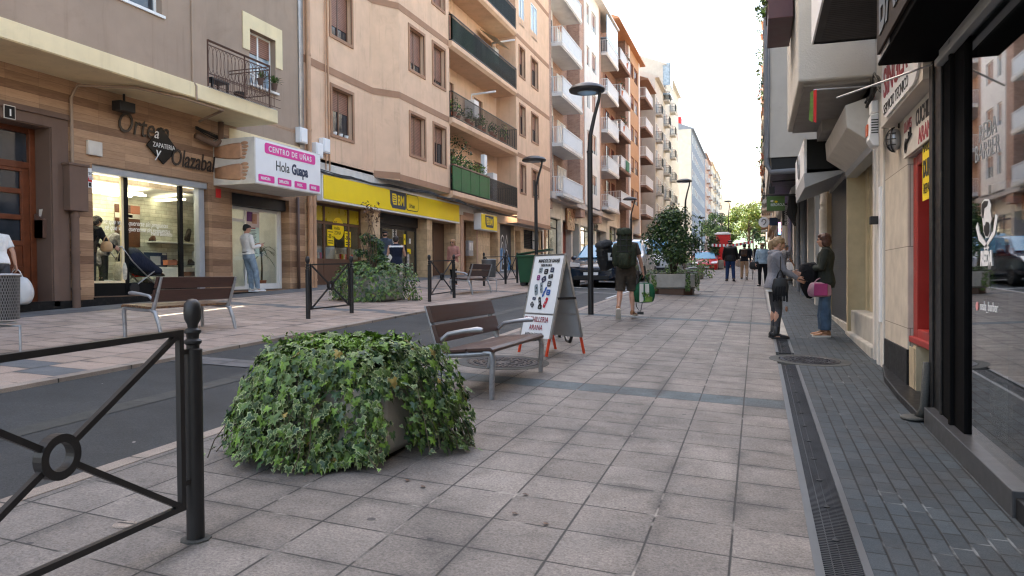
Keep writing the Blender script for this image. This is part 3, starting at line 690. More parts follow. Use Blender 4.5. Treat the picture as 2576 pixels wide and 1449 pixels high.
# shop name: cut black letters and a diamond board
t = thing('shop_sign', 'black lettering of the shoe shop with a black diamond board on the plank fascia', 'sign', (XF, 13.3, 4.0))
p = FX(450, 510, XF); text('Ortega', .62, (XF + .03, p.y, p.z), RT, (0, 0, 1), M['leather_dk'], t, .007, shear=.25, bold=.002, wide=.82)
p = FX(655, 613, XF); q = FX(835, 665, XF); text('Olazabal', .56, (XF + .07, p.y, (p.z + q.z) / 2 - .12), RT, (0, 0, 1), M['leather_dk'], t, .007, shear=.25, bold=.002, wide=.74)
c = FX(623, 572, XF); L = [FX(566, 566, XF), FX(622, 498, XF), FX(686, 588, XF), FX(632, 642, XF)]
b = MB(); b.prism([(XF + .03, q.y, q.z) for q in L], (.03, 0, 0)); b.build('diamond_board', M['black'], t, True)
p = FX(588, 568, XF); text('ZAPATERIA', .15, (XF + .062, p.y, p.z - .02), RT, UP, M['white_ink'], t, .003, wide=.86)
p = FX(597, 612, XF); text('y', .34, (XF + .063, p.y, p.z), RT, UP, M['white_ink'], t, .003, shear=.25)
p = FX(592, 538, XF); text('a', .34, (XF + .063, p.y, p.z), RT, UP, M['white_ink'], t, .003, shear=.25)
# small things on this front
t = thing('house_number', 'small black enamel house number 1 above the wooden door', 'sign', FX(36, 438, XF + .06)); p = FX(36, 438, XF + .06)
MB().box(p.x, p.y - .11, p.z - .12, p.x + .012, p.y + .11, p.z + .12).build('plate', M['offwhite'], t, True); MB().box(p.x + .012, p.y - .095, p.z - .105, p.x + .016, p.y + .095, p.z + .105).build('enamel', M['black'], t, True)
text('1', .16, (p.x + .017, p.y - .03, p.z - .06), RT, UP, M['white_ink'], t, .002, bold=.006)
pa, pb = FX(315, 728, XF), FX(356, 658, XF)
t = poster('alarm_notice', 'white and red alarm notice on the plank pilaster left of the shoe shop', pa.y, pb.y, pa.z, pb.z, XF + .002, 1, M['white'], [('red_band', 0, 1, .3, .57, M['red']), ('logo', .3, .65, .82, .95, M['red_ink']), ('pictogram', .05, .3, .05, .25, M['ink']), ('pictogram', .4, .6, .05, .25, M['ink']), ('pictogram', .7, .93, .05, .25, M['ink'])], cat='sign')
text('Alarma', .13, (XF + .019, pa.y + .02, pa.z + (pb.z - pa.z) * .40), RT, UP, M['white_ink'], t, .001, wide=.72, bold=.003); text('Direct', .12, (XF + .015, pa.y + .05, pa.z + (pb.z - pa.z) * .65), RT, UP, M['ink'], t, .001, shear=.3, wide=.75)
p = FX(364, 580, XF); b = MB(); b.box(XF + .002, p.y - .17, p.z - .14, XF + .06, p.y + .17, p.z + .14); b.box(XF + .06, p.y - .15, p.z - .12, XF + .066, p.y + .15, p.z + .12); tag(b.build('junction_box', M['offwhite'], world=True, bevel=.01), 'small white box with a keyhole on the plank wall beside the lettering', 'box')
p = FX(172, 885, XF + .05); t = thing('leaflet_box', 'brown leaflet box stuffed with paper beside the wooden door', 'mailbox', p)
b = MB(); xx = XF - .3; p = FX(176, 925, xx); b.box(xx, p.y - .22, p.z - .03, xx + .2, p.y + .22, p.z + .3); b.prism([(xx + .2, p.y - .22, p.z - .03), (xx + .24, p.y - .22, p.z + .3), (xx, p.y - .22, p.z + .42), (xx, p.y - .22, p.z - .03)], (0, .44, 0)); b.build('case', M['pipe_brown'], t, True)
b = MB()
for k in range(4): b.obox((xx + .1 + .02 * k, p.y - .12 + .07 * k, p.z + .42), (.01, .16, .2), rotm(.2, .3, .5 * k))
b.build('paper', M['offwhite'], t, True)
p = FX(852, 755, XF); b = MB(); b.box(XF + .002, p.y - .09, p.z - .11, XF + .01, p.y + .09, p.z + .11); tag(b.build('fire_sticker', M['red'], world=True), 'small square red sticker on the plank pilaster between the two shops', 'sign')
# floodlight under the ledge
t = thing('floodlight', 'black floodlight under the cream ledge above the shop lettering', 'lamp', FX(485, 415, XF + .25)); p = FX(485, 418, XF + .25)
b = MB(); b.box(p.x - .12, p.y - .2, p.z - .1, p.x + .1, p.y + .2, p.z + .1); b.bar((p.x, p.y, p.z + .1), (p.x, p.y, 5.2), .04); b.build('housing', M['black_soft'], t, True, bevel=.01)
# ---- nail shop
t = thing('shop_sign', 'white box sign of the nail studio with magenta labels and bare feet on its side', 'sign', (-12, 16.7, 3.6))
sx1 = -11.4; y0, y1, z0, z1 = 15.3, 18.16, 3.66, 4.78
b = MB(); b.box(XF, y0, z0, sx1, y1, z1); b.build('box', M['offwhite'], t, True, bevel=.012)
b = MB(); b.box(sx1, y0 + .03, z0 + .03, sx1 + .012, y1 - .03, z1 - .03); b.build('face_panel', M['white'], t, True)
def rrect(b, x, ya, yc, za, zc, r, th, s=1, m=0):
    pts = []
    for cy, cz, a0 in ((yc - r, zc - r, 0), (ya + r, zc - r, 90), (ya + r, za + r, 180), (yc - r, za + r, 270)):
        for k in range(5): a = R(a0 + k * 22.5); pts.append((x, cy + r * math.cos(a), cz + r * math.sin(a)))
    b.prism(pts, (s * th, 0, 0), m)
fx_ = sx1 + .013
def yy(u): return y0 + (y1 - y0) * u
def zz2(v): return z0 + (z1 - z0) * v
b = MB(); rrect(b, fx_, yy(.13), yy(.90), zz2(.70), zz2(.93), .07, .006)
for a, c in ((.04, .26), (.31, .51), (.56, .75), (.80, .97)): rrect(b, fx_, yy(a), yy(c), zz2(.07), zz2(.22), .03, .006)
b.build('magenta_label', M['magenta'], t, True)
text('CENTRO DE UÑAS', .19, (fx_ + .007, yy(.18), zz2(.755)), RT, UP, M['white_ink'], t, .002, bold=.004, sp=1.25, wide=.98)
text('Hola', .36, (fx_ + .003, yy(.28), zz2(.37)), RT, UP, M['ink'], t, .003, wide=.85); text('Guapa', .36, (fx_ + .003, yy(.52), zz2(.37)), RT, UP, M['navy'], t, .003, bold=.014, wide=.78)
for u, wd in ((.07, 'MANICURA'), (.325, 'DEPILACIÓN'), (.60, 'FACIAL'), (.825, 'MASAJE')): text(wd, .10, (fx_ + .007, yy(u), zz2(.115)), RT, UP, M['white_ink'], t, .002, bold=.003, wide=.72)
b = MB(); b.face([(XF + .02, y0 - .004, z0 + .04), (sx1 - .25, y0 - .004, z0 + .04), (sx1 - .2, y0 - .004, z0 + .5), (sx1 - .3, y0 - .004, z1 - .1), (XF + .02, y0 - .004, z1 - .06)])
fm = mat('printed skin picture', (.48, .27, .16), .5, var=.2, scale=7)
b2 = MB()
for fz in (z0 + .1, z0 + .6):
    rings = []
    for tt, w, h in ((0, .12, .1), (.3, .16, .13), (.6, .19, .14), (.85, .2, .12), (.95, .15, .08)):
        rings.append([Vector((XF + .05 + tt * .85, y0 - .006 - max(0, math.sin(a)) * .008, fz + .2 + math.cos(a) * w)) for a in [2 * math.pi * k / 10 for k in range(10)]])
    b2.loft(rings)
    for k in range(5): b2.ell((XF + .88 + .06 * (1 - abs(k - 3) / 3), y0 - .008, fz + .04 + .085 * k), (.07 + .01 * k, .006, .038 + .006 * (k == 4)), 10, 6)
b2.build('feet_picture', fm, t, True, smooth=True)
# nail shop front
xn = XF - .32; b = MB()
b.box(xn - .05, ny0, 3.28, xn + .2, ny1, ntp); nb = b.build('shutter_box', M['black_soft'], B1, True)
dyy = FX(952, 900, xn).y
b = MB(); w = .07
for y in (ny0 + .01, dyy, ny1 - .18): b.box(xn - .03, y, 1.1, xn + .03, y + w, 3.28)
b.box(xn - .03, ny1 - .11, 1.1, xn + .05, ny1 - .005, 3.28)
for z in (1.1, 3.2, 2.88): b.box(xn - .028, ny0, z, xn + .028, dyy if z == 2.88 else ny1 - .01, z + .08)
b.box(xn - .03, dyy + w, 1.1, xn + .035, ny1 - .18, 1.25)
b.build('shop_frame', M['white_frame'], B1, True, bevel=.004)
MB().box(xn - .006, ny0, 1.1, xn + .002, ny1, 3.28).build('shop_glass', M['glass'], B1, True)
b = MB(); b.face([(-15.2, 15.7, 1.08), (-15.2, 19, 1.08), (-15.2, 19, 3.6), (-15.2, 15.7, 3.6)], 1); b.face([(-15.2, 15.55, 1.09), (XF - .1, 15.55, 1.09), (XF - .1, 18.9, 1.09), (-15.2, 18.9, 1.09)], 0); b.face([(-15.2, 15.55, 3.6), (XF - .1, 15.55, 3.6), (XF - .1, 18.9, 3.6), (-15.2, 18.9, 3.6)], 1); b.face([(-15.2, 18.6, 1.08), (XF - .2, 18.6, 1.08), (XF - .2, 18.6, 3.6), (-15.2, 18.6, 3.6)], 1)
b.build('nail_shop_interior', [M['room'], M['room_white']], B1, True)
MB().box(-14.4, 17.2, 3.54, -13.4, 17.28, 3.58).build('ceiling_tube', M['tube_dim'], B1, True)
pa, pb = FX(962, 1000, xn), FX(1010, 888, xn)
t = poster('price_list', 'pale green price list on the nail studio glass behind the leaning man', pa.y, pb.y, pa.z, pb.z, xn + .005, 1, mat('pale green sheet', (.52, .66, .58), .6), [('heading', .3, .7, .93, .97, M['red_ink'])] + [('text_line', .08, .65 + .2 * random.random(), .86 - .045 * k, .875 - .045 * k, M['ink']) for k in range(18)])
pa, pb = FX(962, 886, xn), FX(1010, 818, xn)
t = poster('beauty_poster', 'purple portrait poster on the nail studio glass above the price list', pa.y, pb.y, pa.z, pb.z, xn + .005, 1, mat('pale pink sheet', (.62, .5, .48), .6), [('white_top', 0, 1, .82, 1., M['white']), ('hair', 0, .45, .3, .8, mat('purple print', (.13, .03, .16), .5)), ('face_print', .4, .8, .2, .72, M['skin']), ('lips', .5, .65, .36, .42, M['red_ink'])])
for k, (u0, v0, u1, v1) in enumerate(((1012, 845, 1058, 918), (1012, 928, 1058, 972), (1020, 985, 1058, 1030))):
    pa, pb = FX(u0, v1, -13.9), FX(u1, v0, -13.9)
    b = MB(); b.box(-13.95, pa.y, pa.z, -13.92, pb.y, pb.z, 0); b.box(-13.92, pa.y + .05, pa.z + .05, -13.915, pb.y - .05, pb.z - .05, 1)
    tag(b.build('framed_picture', [M['white'], M['black_soft']], world=True), 'dark framed picture inside the nail studio, %s of three' % ('topmost', 'middle', 'lowest')[k], 'picture', 'framed pictures in the nail studio')
# white cabinet behind the man
b = MB(); b.box(-14.2, 15.9, 1.1, -13.4, 16.6, 2.1); b.box(-13.4, 15.95, 1.3, -13.39, 16.55, 1.6, 1); b.box(-13.4, 15.95, 1.65, -13.39, 16.55, 2.0, 1)
tag(b.build('cabinet', [M['room_white'], M['black_soft']], world=True), 'white cabinet with dark shelves inside the nail studio doorway', 'cabinet')
def palm(loc, h, pot, label, name='potted_palm', n=26, L=.5, seed=1):
    rr = random.Random(seed); t = thing(name, label, 'plant', loc)
    b = MB(); b.lathe([(pot * .7, 0), (pot, pot * 1.7), (pot * .9, pot * 1.7), (pot * .85, pot * 1.5), (.005, pot * 1.5)], n=14); b.build('pot', M['terracotta'], t, smooth='auto')
    b = MB(); b.tube([(0, 0, pot), (.01, .01, h * .5), (0, 0, h)], [.03, .025, .02], 7); b.build('trunk', M['bark'], t, smooth=True)
    b = MB()
    for k in range(n):
        a = rr.uniform(0, 6.28); e = rr.uniform(.1, 1.2); d = Vector((math.cos(a), math.sin(a), 0)); sd = Vector((-d.y, d.x, 0)); pts = []
        z0_ = h - rr.uniform(0, .25)
        for i in range(5):
            q = i / 4; pts.append((Vector((0, 0, z0_)) + d * L * q * math.cos(e * .6) + Vector((0, 0, L * (q * math.sin(e) - .75 * q * q))), .022 * (1 - q) ** .6 + .001))
        for (p_, w0), (q_, w1) in zip(pts, pts[1:]): b.face([p_ - sd * w0, p_ + sd * w0, q_ + sd * w1, q_ - sd * w1])
    b.build('leaves', M['leaf_dk'], t); return t
p = FX(1022, 1112, -13.3); palm((-13.3, p.y, 1.1), 1.15, .14, 'potted palm on the floor inside the nail studio window', L=.62, n=34)
# cables and meter boxes along the top of the shopfronts
def cable_bundle(name, label, pts, n=6, r=.012, spread=.06, seed=2, m=None):
    rr = random.Random(seed); b = MB()
    for k in range(n):
        P = [Vector(p) + Vector((rr.uniform(-.02, .04), 0, rr.uniform(-spread, spread))) for p in pts]; Q = []
        for a, c in zip(P, P[1:]):
            for i in range(4): t_ = i / 4; q = a.lerp(c, t_); q.z -= .06 * math.sin(math.pi * t_) * rr.uniform(.3, 1.3); Q.append(q)
        Q.append(P[-1]); b.tube(Q, r, 5)
    return tag(b.build(name, m or M['cable'], world=True), label, 'cables')
cable_bundle('cable_bundle', 'loose black cables strung above the plank fascia to the nail studio sign', [(XF + .1, 14.6, 4.9), (XF + .12, 16, 4.8), (XF + .3, 17.2, 4.85), (XF + .1, 18.2, 4.75), (XF + .1, 19.1, 4.6)], 8)
cable_bundle('cable_bundle', 'thick black cables sagging along the top of the yellow supermarket sign', [(XF + .2, 19.4, 4.62), (XF + .2, 21.5, 4.6), (XF + .28, 24, 4.62), (-11.9, 26.5, 4.6), (-11.9, 29.5, 4.55), (-12.1, 33, 4.5), (-12.1, 38, 4.5), (-12.1, 42.5, 4.3)], 7, .016, .05, 3)
cable_bundle('cable_coil', 'tangled coil of pale cables on top of the nail studio sign', [(XF + .3 + .2 * math.cos(k * 1.1), 17.3 + .25 * math.sin(k * 1.7), 4.86 + .12 * math.sin(k)) for k in range(14)], 4, .012, .05, 9, M['pipe_tan'])
for sx, sy, lab in ((1178, 530, 'white meter box on the brown wall above the nail studio sign'), (1240, 588, 'left of the two white meter boxes on the tan wall corner'), (1268, 570, 'right, higher of the two white meter boxes on the tan wall corner')):
    p = FX(sx, sy, XF + .1); b = MB(); b.box(-.08, -.19, -.22, .08, .19, .22); b.box(.08, -.16, -.19, .1, .16, .19); tag(b.build('meter_box', M['white'], loc=(XF + .1, p.y, p.z), bevel=.03), lab, 'meter box')
# plants and clutter on the iron balcony
def tuft(b, c, r, n, L, rr, m=0, w=.02, droop=.5):
    for k in range(n):
        a = rr.uniform(0, 6.28); e = rr.uniform(.2, 1.4); d = Vector((math.cos(a) * math.cos(e), math.sin(a) * math.cos(e), math.sin(e))); p = Vector(c) + Vector((rr.uniform(-r, r), rr.uniform(-r, r), 0)); l = L * rr.uniform(.5, 1)
        sd = d.cross(Vector((0, 0, 1))); sd = sd.normalized() if sd.length > .05 else Vector((1, 0, 0))
        q = p + d * l * .6; e2 = p + d * l + Vector((0, 0, -droop * l * .5)); b.face([p, q - sd * w, e2, q + sd * w], m)
def leaf_clump(b, c, rad, n, size, rr, mats=3):
    for k in range(n):
        while 1:
            v = Vector((rr.uniform(-1, 1), rr.uniform(-1, 1), rr.uniform(-1, 1)))
            if .15 < v.length < 1: break
        p = Vector(c) + Vector((v.x * rad[0], v.y * rad[1], v.z * rad[2])); nrm = (v * .7 + Vector((rr.uniform(-1, 1), rr.uniform(-1, 1), rr.uniform(-.3, 1)))).normalized()
        s_, u = frame_of(nrm); a = rr.uniform(0, 6.28); s2 = s_ * math.cos(a) + u * math.sin(a); u2 = -s_ * math.sin(a) + u * math.cos(a); z = size * rr.uniform(.6, 1.3)
        b.face([p - s2 * z * .5, p + u2 * z * .28 + nrm * z * .08, p + s2 * z * .55, p - u2 * z * .28 + nrm * z * .08], rr.randrange(mats))
def pot_plant(loc, label, r=.1, h=.35, n=60, size=.07, pot='terracotta', seed=3, mats=('leaf', 'leaf_dk', 'leaf_lt'), group=None, kind='clump'):
    rr = random.Random(seed); t = thing('potted_plant', label, 'plant', loc, 0, group)
    b = MB(); b.lathe([(r * .72, 0), (r, r * 1.6), (r * 1.06, r * 1.6), (r * 1.06, r * 1.8), (r * .9, r * 1.8), (r * .85, r * 1.5), (.004, r * 1.5)], n=12); b.build('pot', M[pot], t, smooth='auto')
    b = MB()
    if kind == 'clump': leaf_clump(b, (0, 0, r * 1.6 + h * .5), (h * .45, h * .45, h * .55), n, size, rr, len(mats))
    else: tuft(b, (0, 0, r * 1.6), r * .5, n, h, rr, 0, size * .25)
    b.build('foliage', [M[m] for m in mats], t); return t
pot_plant((XF + .15, 17.0, 6.5), 'spiky green plant in the window box behind the iron balcony', .09, .4, 40, .08, 'pipe_brown', 4, kind='tuft'); pot_plant((XF + .15, 17.6, 6.5), 'bushy green plant on the window sill right of the spiky one', .09, .4, 40, .08, 'pipe_brown', 5, kind='tuft')
t = thing('stool', 'small dark stool on the iron balcony', 'stool', (XB - .35, 14.4, zr)); b = MB(); b.box(-.16, -.3, .28, .16, .3, .32)
for a in (-.13, .13):
    for c in (-.26, .26): b.box(a - .02, c - .02, 0, a + .02, c + .02, .28)
b.build('frame', M['black_soft'], t)
b = MB(); b.lathe([(.1, 0), (.15, .22), (.14, .22), (.1, .03)], n=14); tag(b.build('bucket', M['black_soft'], loc=(XB - .3, 15.2, zr), smooth='auto'), 'dark round bucket on the iron balcony beside the stool', 'bucket')
# ================================================================ second house: salmon tan with the supermarket
XBAY = -12.0; Y0, Y2 = 19.2, 45.0
B2 = thing('apartment_building', 'salmon tan apartment building with ochre bands above the yellow supermarket sign', 'building', (XF, 32, gz(XF, 32)))
FL = [(5.88, 7.35), (8.98, 10.5), (12.1, 13.6), (15.2, 16.7), (18.3, 19.8)]
TOPZ = 22.
b = MB()
facade(b, XF, Y0, 23.4, 4.5, TOPZ, [(20.75, 22.0, a, c, .22) for a, c in FL])
b.face([(XF, 23.4, 4.86), (XBAY, 24.25, 4.80), (XBAY, 24.25, TOPZ), (XF, 23.4, TOPZ)])
facade(b, XBAY, 24.25, 28.85, 4.80, TOPZ, [(y0, y1, a, c, .2) for a, c in FL for y0, y1 in ((25.1, 26.35), (27.2, 28.35))])
b.face([(XBAY, 28.85, 4.6), (-13.1, 28.85, 4.6), (-13.1, 28.85, TOPZ), (XBAY, 28.85, TOPZ)]); b.face([(-13.1, 37.9, 4.6), (XBAY, 37.9, 4.6), (XBAY, 37.9, TOPZ), (-13.1, 37.9, TOPZ)])
facade(b, -13.1, 28.85, 37.9, 4.6, TOPZ, [(y0, y1, a - 1.05, a + 1.15, .15) for a, c in FL for y0, y1 in ((30.6, 32.0), (34.6, 35.8))])
facade(b, XBAY, 37.9, 44.6, 4.2, TOPZ, [(y0, y1, a, c, .2) for a, c in FL for y0, y1 in ((38.5, 39.45), (40.75, 42.0))])
b.face([(XBAY, 44.6, 4.2), (XF, 44.6, 4.2), (XF, 44.6, TOPZ), (XBAY, 44.6, TOPZ)])
b.box(XF - .02, 44.6, 1.5, XF, Y2, TOPZ); b.face([(XF - 10, Y0, TOPZ), (XBAY, Y0, TOPZ), (XBAY, Y2, TOPZ), (XF - 10, Y2, TOPZ)])
b.build('upper_wall', M['tan'], B2, True)
b = MB()
for a, c in [(z, z + .23) for z in (4.85, 7.7, 10.82, 13.95, 17.05)]:
    e = .012
    if a > 5:
        b.face([(XF + e, Y0, a), (XF + e, 23.4, a), (XF + e, 23.4, c), (XF + e, Y0, c)])
    b.face([(XF + e, 23.4, a), (XBAY + e, 24.24, a), (XBAY + e, 24.24, c), (XF + e, 23.4, c)])
    for y0, y1 in ((24.24, 28.85), (37.9, 44.6)):
        zz = a if a > 5 else (4.8 if y0 < 30 else 4.2); b.box(XBAY, y0, zz, XBAY + e, y1, zz + .23)
    b.build('ochre_band', M['ochre'], B2, True); b = MB()
b = MB(); b.face([(XF, 23.4, 4.86), (XBAY, 24.25, 4.8), (XBAY, 28.85, 4.8), (XF, 28.85, 4.8)]); b.face([(XF, 37.9, 4.2), (XBAY, 37.9, 4.2), (XBAY, 44.6, 4.2), (XF, 44.6, 4.2)]); b.build('bay_soffit', M['soffit'], B2, True)
rr = random.Random(11)
def framed(par, x, y0, y1, a, c, sh):
    b = MB(); t = .1
    for q in ((y0 - t, a - t, y0, c + t), (y1, a - t, y1 + t, c + t), (y0, c, y1, c + t), (y0, a - t, y1, a)): b.box(x - .02, q[0], q[1], x + .035, q[2], q[3])
    b.build('window_surround', M['ochre'], par, True)
    return win(par, x - .2, y0, y1, a, c, M['brown_frame'], sh=sh, curt=rr.choice((0, .2, .3)))
for i, (a, c) in enumerate(FL[:3]):
    framed(B2, XF, 20.75, 22.0, a, c, (.45, .75, .6)[i])
    framed(B2, XBAY, 25.1, 26.35, a, c, (.98, .78, .9)[i]); framed(B2, XBAY, 27.2, 28.35, a, c, (.42, .85, .9)[i])
    for y0, y1 in ((38.5, 39.45), (40.75, 42.0)): framed(B2, XBAY, y0, y1, a, c, rr.choice((.5, .85, .3)))
for i, (a, c) in enumerate(FL[:4]):
    for y0, y1 in ((30.6, 32.0), (34.6, 35.8)): win(B2, -13.24, y0, y1, a - 1.05, a + 1.15, M['brown_frame'], sh=rr.choice((0, .4, .7)), name='balcony_door', pane=M['pane'])
a, c = FL[3]
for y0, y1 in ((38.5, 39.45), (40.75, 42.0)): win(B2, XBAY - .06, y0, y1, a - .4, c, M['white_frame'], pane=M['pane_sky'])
for sx, y in ((1, 21.05), (2, 21.4), (3, 21.75)):
    b = MB(); b.lathe([(.05, 0), (.075, .11), (.06, .11), (.01, .09)], n=10); tag(b.build('flower_pot', M['white'], loc=(XF - .08, y, FL[0][0]), smooth='auto'), 'small white flower pot on the tan wall window sill, %s of three' % ('first', 'second', 'last')[sx - 1], 'pot', 'white pots on the window sill')
# balconies
XO = -11.84
for i, z in enumerate((4.62, 7.62, 10.75, 13.85, 17.)):
    b = MB(); y0, y1 = 28.75, 37.6
    prof = [(-13.1, z), (XO - .12, z), (XO, z + .12), (XO, z + .3), (-13.1, z + .3)]
    b.prism([(x, y0, q) for x, q in prof], (0, y1 - y0, 0), 0); b.build('balcony_slab', [M['tan']], B2, True)
    if i == 0:
        b = MB(); y = y0
        while y < 33.1: b.box(XO - .03, y, z + .36, XO - .005 + .012 * (int(y * 18) % 2), y + .1, z + 1.32); y += .101
        b.build('green_screen', mat('green slatted screen', (.02, .105, .03), .6, var=.3, scale=5), B2, True)
        railing('balcony_railing', B2, -13., XO - .04, y0 + .1, y1 - .05, z + .3, 1.05, M['iron'], .1, .012, (1, 1))
        b = MB(); b.box(XO - .1, y0, z + 1.34, XO + .03, 33.2, z + 1.4); b.build('wooden_handrail', M['pipe_brown'], B2, True)
    else:
        railing('balcony_railing', B2, -13., XO - .03, y0 + .08, y1 - .05, z + .3, 1.08, M['iron'], .12, .011, (1, 1))
        if i >= 2: MB().box(XO - .075, y0 + .1, z + .36, XO - .07, y1 - .08, z + 1.3).build('green_netting', glass('green netting %d' % i, (.16, .32, .26), .1), B2, True)
# boilers and flue pipes on the balconies
for y, z, lab in ((33.6, 8.9, 'white boiler on the second balcony wall of the tan building'), (36.6, 12.2, 'white boiler on the third balcony wall of the tan building'), (36.2, 5.6, 'tall white cupboard on the green screened balcony')):
    hh = 1.6 if z < 6 else .8
    b = MB(); b.box(-13.08, y - .3, z - (.6 if z < 6 else 0), -12.6, y + .3, z + hh - (.6 if z < 6 else 0)); 
    if z > 6: b.tube([(-12.85, y, z + .75), (-12.85, y, z + 1.1), (-11.7, y + .2, z + 1.2)], .05, 8)
    tag(b.build('boiler' if z > 6 else 'cupboard', M['white'], world=True, bevel=.02), lab, 'boiler' if z > 6 else 'cupboard')
b = MB(); b.box(-12.1, 32.75, 5.0, -11.92, 33.1, 7.0); tag(b.build('screen_board', M['white'], world=True), 'tall white board standing on the lowest balcony between plants and cupboard', 'board')
sd = 20
for z, n, ys in ((4.95, 9, (28.95, 33.)), (7.95, 10, (29.0, 36.8))):
    for k in range(n):
        y = ys[0] + (ys[1] - ys[0]) * (k + .5) / n; sd += 1; h = rr.uniform(.5, .95) if z < 6 else rr.uniform(.3, .7)
        pot_plant((XO - .2 - .12 * (k % 2), y, z + (1.05 if z < 6 and k % 2 == 0 else 0) * 0 + (.75 if z < 6 else .1)), ('leafy potted plant above the green balcony screen of the tan building' if z < 6 else 'potted plant behind the iron rails of the second balcony'), .12, h, 90, .1, 'terracotta', sd, group='plants on the green screened balcony' if z < 6 else 'plants on the iron railed balcony')
t = pot_plant((-12.5, 30.6, 5.3), 'tall dark climbing plant at the back of the green screened balcony', .18, 1.9, 420, .13, 'pipe_brown', 77, ('leaf_dk', 'leaf_dk', 'leaf'))
b = MB()
for k in range(7): b.face([(-12.95, 35. + .34 * k, 13.55), (-12.95, 35.34 + .34 * k, 13.55), (-12.1, 35.34 + .34 * k, 13.05), (-12.1, 35. + .34 * k, 13.05)], k % 2)
tag(b.build('awning', [M['cream_trim'], M['offwhite']], world=True), 'striped cream awning over the third balcony of the tan building', 'awning')
# downpipes
for x, y, z0, z1, m in ((XF + .1, 19.32, 1.1, TOPZ, 'pipe_tan'), (XF + .1, 19.52, 1.1, 4.0, 'pipe_tan'), (XF + .14, 45.05, 1.9, TOPZ, 'pipe_tan')):
    b = MB(); b.tube([(x, y, z0), (x, y, z1)], .075, 10); z = z0 + .2
    while z < z1: b.tube([(x, y, z), (x, y, z + .06)], .09, 10); z += 2.2
    b.build('downpipe', M[m], B2, True, smooth='auto')
b = MB(); b.tube([(XF + .03, 20.55, 4.7), (XF + .03, 20.5, 9), (XF + .03, 20.45, TOPZ)], .03, 6); b.tube([(XF + .05, 20.3, 4.7), (XF + .05, 20.35, 9), (XF + .05, 20.28, TOPZ)], .02, 6); b.build('facade_cable', M['pipe_tan'], B2, True)
b = MB(); b.box(XF - .1, 18.98, 5., XF + .02, 19.2, TOPZ); b.build('metal_flashing', M['steel'], B1, True)
# ---- ground floor: marble piers, recessed openings
hol = [(19.75, 23.3, 1.05, 3.75, .55), (23.83, 27.8, 1.05, 3.75, .55), (28.32, 30.85, 1.05, 3.72, .6), (31.75, 33.35, 1.15, 3.95, .55), (35.3, 36.5, 1.2, 3.62, .7), (36.85, 39.25, 1.2, 4.1, .25), (39.4, 40.4, 1.25, 3.9, .3), (41.0, 44.3, 2.95, 4.05, .12)]
b = MB(); facade(b, XF, Y0, Y2, .6, 5.0, hol); b.build('marble_cladding', M['stone_tile'], B2, True)
b = MB(); b.box(XF + .002, 31.35, 1.1, XF + .03, 31.73, 4.15); b.box(XF + .002, 33.37, 1.1, XF + .03, 33.55, 4.15); b.box(XF + .002, 31.73, 3.97, XF + .03, 33.37, 4.3); b.build('portal', mat('rose stone portal', (.42, .25, .17), .5), B2, True, bevel=.005)
b = MB(); b.box(XF + .001, Y0, 4.14, XF + .02, Y2, 4.9); b.build('fascia_wall', M['offwhite'], B2, True)
xr = XF - .5
def shopfront(par, x, ys, z0, z1, zt, fr, gl, kick=.3, s=1):
    b = MB(); w = .05
    for y in ys: b.box(x - .03, y - w, z0, x + .03, y + w, z1)
    for z in (z0, zt, z1 - .08): b.box(x - .028, ys[0], z, x + .028, ys[-1], z + .08)
    if kick: b.box(x - .02, ys[0], z0, x + .02, ys[-1], z0 + kick)
    o = b.build('shop_frame', fr, par, True); MB().box(x - .006, ys[0], z0 + kick, x + .004, ys[-1], z1).build('shop_glass', gl, o, True); return o
shopfront(B2, xr, (19.8, 21.0, 22.5, 23.25), 1.05, 3.75, 3.1, M['brown_frame'], M['glass'], .95)
b = MB()
for y0, y1 in ((19.87, 20.93), (21.07, 22.43), (22.57, 23.2)): b.box(xr + .006, y0, 3.2, xr + .012, y1, 3.66)
b.build('yellow_film', M['yellow_dark'], B2, True)
shopfront(B2, xr, (23.88, 24.9, 25.9, 26.9, 27.75), 1.05, 3.35, 3.2, M['black_soft'], M['glass'], .12)
b = MB(); b.box(xr - .1, 23.83, 3.35, xr + .1, 27.8, 3.74); b.build('door_operator', M['black_soft'], B2, True)
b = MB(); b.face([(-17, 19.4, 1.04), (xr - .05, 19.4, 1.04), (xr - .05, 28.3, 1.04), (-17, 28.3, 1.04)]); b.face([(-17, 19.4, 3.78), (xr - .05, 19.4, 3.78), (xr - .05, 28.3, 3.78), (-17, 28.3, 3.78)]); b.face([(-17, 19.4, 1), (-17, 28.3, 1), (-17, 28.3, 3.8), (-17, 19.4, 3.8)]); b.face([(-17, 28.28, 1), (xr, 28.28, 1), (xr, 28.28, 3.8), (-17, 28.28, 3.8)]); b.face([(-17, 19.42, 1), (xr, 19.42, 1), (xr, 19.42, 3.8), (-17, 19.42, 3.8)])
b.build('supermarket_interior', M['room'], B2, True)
b = MB()
for y in (20.5, 22.3, 24.6, 26.6): b.box(-15.6, y, 3.68, -14, y + .1, 3.72)
b.build('ceiling_tube', M['tube'], B2, True)
for k, (x, y) in enumerate(((-14.6, 20.4), (-14.6, 22.2), (-15., 25.), (-15., 27.))):
    b = MB(); b.box(x - .25, y - .6, 1.05, x + .25, y + .6, 2.5, 0)
    for j in range(3):
        for i in range(8): b.box(x + .25, y - .56 + .14 * i, 1.15 + .42 * j, x + .34, y - .45 + .14 * i, 1.42 + .42 * j, 1 + (i + j) % 3)
    tag(b.build('shelf_unit', [M['grey_panel'], M['red'], M['yellow_dark'], M['offwhite']], world=True), 'stocked shelf inside the supermarket, behind %s' % ('the left pane', 'the middle pane', 'the left door', 'the right door')[k], 'shelf')
